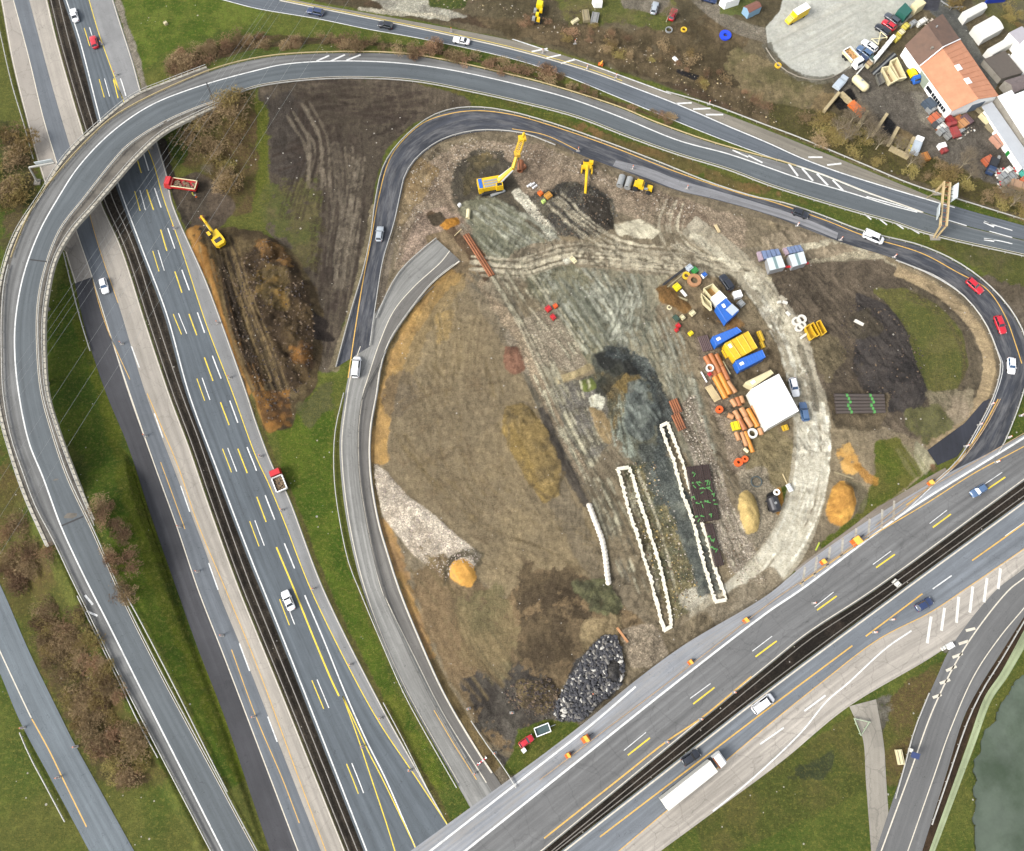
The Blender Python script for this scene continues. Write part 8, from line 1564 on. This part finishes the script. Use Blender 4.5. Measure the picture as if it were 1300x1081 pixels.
def beacon(x, y, label, group, z=.06):
    p = P(x, y, z); r = empty('warning_beacon', p, random.random()*.4, label, 'beacon', group, 1.25)
    for me, nm in BP: o = bpy.data.objects.new(nm, me); COL.objects.link(o); o.parent = r
for pts, lb, g in ((pl("185,554 228,669 251,726 282,807 322,910 155,437"), 'warning beacon beside the white line of the older carriageway', 'beacons on the older carriageway'), (pl("734,192 803,215 872,240 1012,287 1067,305 1135,327"), 'warning beacon on the inner edge of the dark inner loop', 'beacons on the inner loop'), (pl("222,291 277,411 292,480 331,580 358,648 398,748 445,844 483,912 460,948 130,57 148,96 520,978"), 'warning beacon along the yellow line of the left motorway', 'beacons on the left motorway'), (pl("1258,514 1243,540 1226,567 1280,556 1296,528 1265,587"), 'warning beacon where the inner loop joins the lower motorway', 'beacons at the junction'), (pl("847,942 890,913 932,879 1132,787 1110,803 1033,766 752,881"), 'warning beacon along the lower right motorway', 'beacons on the lower motorway'), (pl("30,924 75,987 97,948 156,940"), 'warning beacon beside the bottom left road', 'beacons at the bottom left'), (pl("689,68 745,88 782,99 900,133 730,56 573,41"), 'warning beacon along the upper road', 'beacons on the upper road'), (pl("603,982 628,956 650,905 595,900"), 'warning beacon at the bottom of the old loop road', 'beacons on the old loop')):
    for x, y in pts: beacon(x, y, lb, g)
def arrow_trailer(x, y, to, label, s=1.0):
    r = site('attenuator_trailer', (x, y), to, label, 'warning trailer', None, s*.6); MB().box((0, 0, .6), (2.4, 1.7, .5)).build('chassis', ORG, r); MB().box((.2, 0, 1.8), (.2, 1.9, 2.0), ry=.5).build('warning_board', mat('amber board', (232, 170, 60), .6, .1, 2, dirt=(170, 130, 70), dirt_amt=.5), r); MB().cyl((1.2, 0, .5), (2.8, 0, .4), .1, n=5).build('drawbar', DARKM, r)
    for s_ in (-1, 1): MB().cyl((0, s_*.9-.1, .32), (0, s_*.9+.1, .32), .32, n=12).build('wheel', RUBBER, r)
for x, y, tx, ty, s_, lb in ((743, 938, 755, 929, 1.2, 'amber warning trailer behind the rail, second from the bottom of the site'), (721, 959, 733, 950, .9, 'small amber warning trailer nearest the bottom edge behind the rail'), (946, 788, 955, 781, .9, 'amber warning trailer where the haul track meets the motorway rail'), (876, 841, 886, 834, .8, 'low amber warning trailer on the rail below the guide walls'), (1085, 688, 1094, 681, 1.5, 'large amber warning trailer on the closed striped lane'), (1180, 614, 1188, 608, .9, 'amber warning trailer at the tip of the grass wedge'), (1044, 714, 1052, 708, .9, 'amber warning trailer low on the closed striped lane'), (762.5, 83, 770, 85, .9, 'orange warning trailer beside the upper road shoulder')): arrow_trailer(x, y, (tx, ty), lb, s_)
def barrier():
    A, B = G(606, 971), G(618, 961); r = empty('closure_barrier', ((A[0]+B[0])/2, (A[1]+B[1])/2, A[2]), math.atan2(B[1]-A[1], B[0]-A[0]), 'red and white closure barrier across the end of the old loop road', 'barrier'); L_ = math.dist(A[:2], B[:2])
    for k in range(6): MB().box((-L_/2+(k+.5)*L_/6, 0, .95), (L_/6, .22, .3)).build('board', (RED, WHT)[k % 2], r)
    for s in (-1, 1): MB().box((s*L_*.42, 0, .45), (.15, .7, .9), topy=.2).build('leg', WHT, r)
barrier()
def trailer(x, y, to, label):
    r = site('car_trailer', (x, y), to, label, 'trailer'); 
    for s in (-1, 1): MB().box((0, s*.85, .8), (3.2, .16, .5)).build('side_board', WHT, r); MB().cyl((0, s*1.0-.1, .33), (0, s*1.0+.1, .33), .33, n=12).build('wheel', RUBBER, r)
    for s in (-1, 1): MB().box((s*1.55, 0, .8), (.16, 1.6, .5)).build('end_board', WHT, r)
    MB().box((0, 0, .6), (3.0, 1.6, .1)).build('floor', mat('dark green floor', (62, 84, 84), .7, .1, 2), r); MB().cyl((1.6, 0, .5), (2.9, 0, .4), .08, n=5).build('drawbar', STEEL, r)
trailer(688.5, 926.5, (700, 922), 'white sided open trailer with a dark floor at the bottom of the site')
crate(665, 952.5, .9, .9, .8, WHT, 'small white tank below the red car at the bottom of the site')
tank((976, 632), (983, 652), 1.3, mat('black tank', (44, 44, 48), .4, .1, 2), 'black lying tank with white fittings left of the pale haul road'); ring(981, 628.5, .7, .4, .5, WHT, 'white ring on the black lying tank', up=2.6); crate(1001.5, 620, .9, 1.8, .6, WHT, 'small white box at the haul road edge above the black tank', rz=.4)
def solar():
    r = site('solar_sign', (1155.5, 958), (1150, 990), 'dark blue solar panel on a post beside the slip road', 'solar panel'); MB().cyl((0, 0, 0), (0, 0, 2.2), .08, n=6).build('post', STEEL, r); MB().box((0, 0, 2.3), (1.2, 1.7, .08), ry=.3).build('panel', NAVY, r); MB().box((-.8, -.3, .5), (.7, .6, 1.0)).build('cabinet', OFFW, r)
solar(); crate(1141, 961, 1.2, 2.9, .8, CREAMS, 'cream slatted box in the grass beside the solar panel', rz=.1); crate(1204.5, 820, 1.4, 1.1, .9, WHT, 'white box at the head of the striped gore', rz=.5); crate(1197, 823, 1.1, .7, .5, OFFW, 'low white box left of the white box at the gore', rz=.5); crate(1137.5, 741, 1.7, 1.1, .5, OFFW, 'white panel lying on the dark median of the lower motorway', rz=-.8)
crate(211, 31, .9, .9, .6, CREAMS, 'single cream box in the grass right of the left motorway')
rail(pl("1082,912 1103,917"), 'pale low fence bar across the gravel path, the upper one', 0, mat('pale green rail', (176, 190, 160), .6, .1, 1), h=.9, every=2, name='low_fence', cat='fence', group='low fence by the path'); rail(pl("1083,913 1091,934 1102,916"), 'pale low fence bent in a V beside the gravel path', 0, mat('pale green rail', (176, 190, 160), .6, .1, 1), h=.9, every=2, name='low_fence', cat='fence', group='low fence by the path')
rail(smooth(pl("1192,5 1206,14 1220,13")), 'grey fence at the corner behind the workshop', 0, STEEL, h=1.2, every=2.5, name='low_fence', cat='fence', group='fences of the yard'); rail(smooth(pl("972,62 984,80 1008,97 1042,103 1060,98 1078,86")), 'low kerb fence round the lower side of the gravel car park', 0, mat('dull rail', (150, 142, 126), .7, .1, 2), h=.5, every=4, name='low_fence', cat='fence', group='fences of the yard')
# people in high visibility clothing beside the red dump truck
def person(x, y, facing, top, legs, label, hat=YB):
    import bmesh
    r = empty('person', G(x, y), facing, label, 'person'); J = [(0, 0, .95), (0, 0, 1.15), (0, 0, 1.38), (0, 0, 1.5), (.02, 0, 1.62), (.02, 0, 1.74), (0, .19, 1.40), (.05, .26, 1.12), (.2, .24, .95), (0, -.19, 1.40), (.02, -.27, 1.12), (.16, -.28, .92), (0, .1, .9), (.03, .12, .5), (-.02, .13, .07), (.14, .13, .04), (0, -.1, .9), (.05, -.12, .5), (.0, -.14, .07), (.16, -.14, .04)]
    Ed = [(0, 1), (1, 2), (2, 3), (3, 4), (4, 5), (2, 6), (6, 7), (7, 8), (2, 9), (9, 10), (10, 11), (0, 12), (12, 13), (13, 14), (14, 15), (0, 16), (16, 17), (17, 18), (18, 19)]
    rad = [.16, .15, .17, .07, .1, .1, .08, .055, .04, .08, .055, .04, .1, .075, .055, .05, .1, .075, .055, .05]
    me = bpy.data.meshes.new('body'); me.from_pydata(J, Ed, []); o = bpy.data.objects.new('body', me); COL.objects.link(o); o.parent = r; sk = o.modifiers.new('skin', 'SKIN'); [setattr(me.skin_vertices[0].data[i], 'radius', (q, q)) for i, q in enumerate(rad)]; me.skin_vertices[0].data[0].use_root = True; ss = o.modifiers.new('sub', 'SUBSURF'); ss.levels = 1; ss.render_levels = 1; me.materials.append(legs)
    MB().loft([[(math.cos(t)*.15*k, math.sin(t)*.24*k, z) for t in [j*math.pi/5 for j in range(10)]] for z, k in ((.85, 1.02), (1.1, .98), (1.35, 1.02), (1.46, .6))]).build('jacket', top, r); MB().cyl((.02, 0, 1.72), (.02, 0, 1.86), .135, .07, n=10).build('helmet', hat, r)
HIV = mat('high visibility yellow', (226, 240, 50), .7, .05, 3); HIO = mat('high visibility orange', (250, 120, 40), .7, .05, 3); TRO = mat('dark work trousers', (60, 64, 72), .9, .1, 3)
person(247.3, 250, .6, HIV, TRO, 'worker in a yellow safety jacket beside the rear of the red dump truck'); person(251, 253, 2.4, HIO, TRO, 'worker in an orange safety jacket next to the one in yellow', WHT)
# overhead power lines crossing high above the left side
WIRE = mat('weathered conductor', (170, 172, 168), .6, .05, 1)
for i, (a, b) in enumerate((((365, -12), (0, 522)), ((356, -12), (-8, 522)), ((349, -10), (-15, 516)), ((372, -8), (4, 534)), ((408, -15), (-20, 640)), ((428, -10), (-22, 690)), ((446, -5), (-20, 735)))):
    dx, dy = b[0]-a[0], b[1]-a[1]; a2 = (a[0]-dx*.25, a[1]-dy*.25); b2 = (b[0]+dx*.2, b[1]+dy*.2); pts = []
    for k in range(25): t = k/24; z = 27-8*math.sin(math.pi*t); x, y = a2[0]+(b2[0]-a2[0])*t, a2[1]+(b2[1]-a2[1])*t; pts.append(Vector(P(x, y, z)))
    MB().tube(pts, .02, n=4).build('power_line', WIRE, None, label=('first', 'second', 'third', 'fourth', 'fifth', 'sixth', 'seventh')[(2, 1, 0, 3, 4, 5, 6)[i]]+' overhead wire, counted from the upper left, of seven crossing the left side', cat='power line', group='overhead wires')
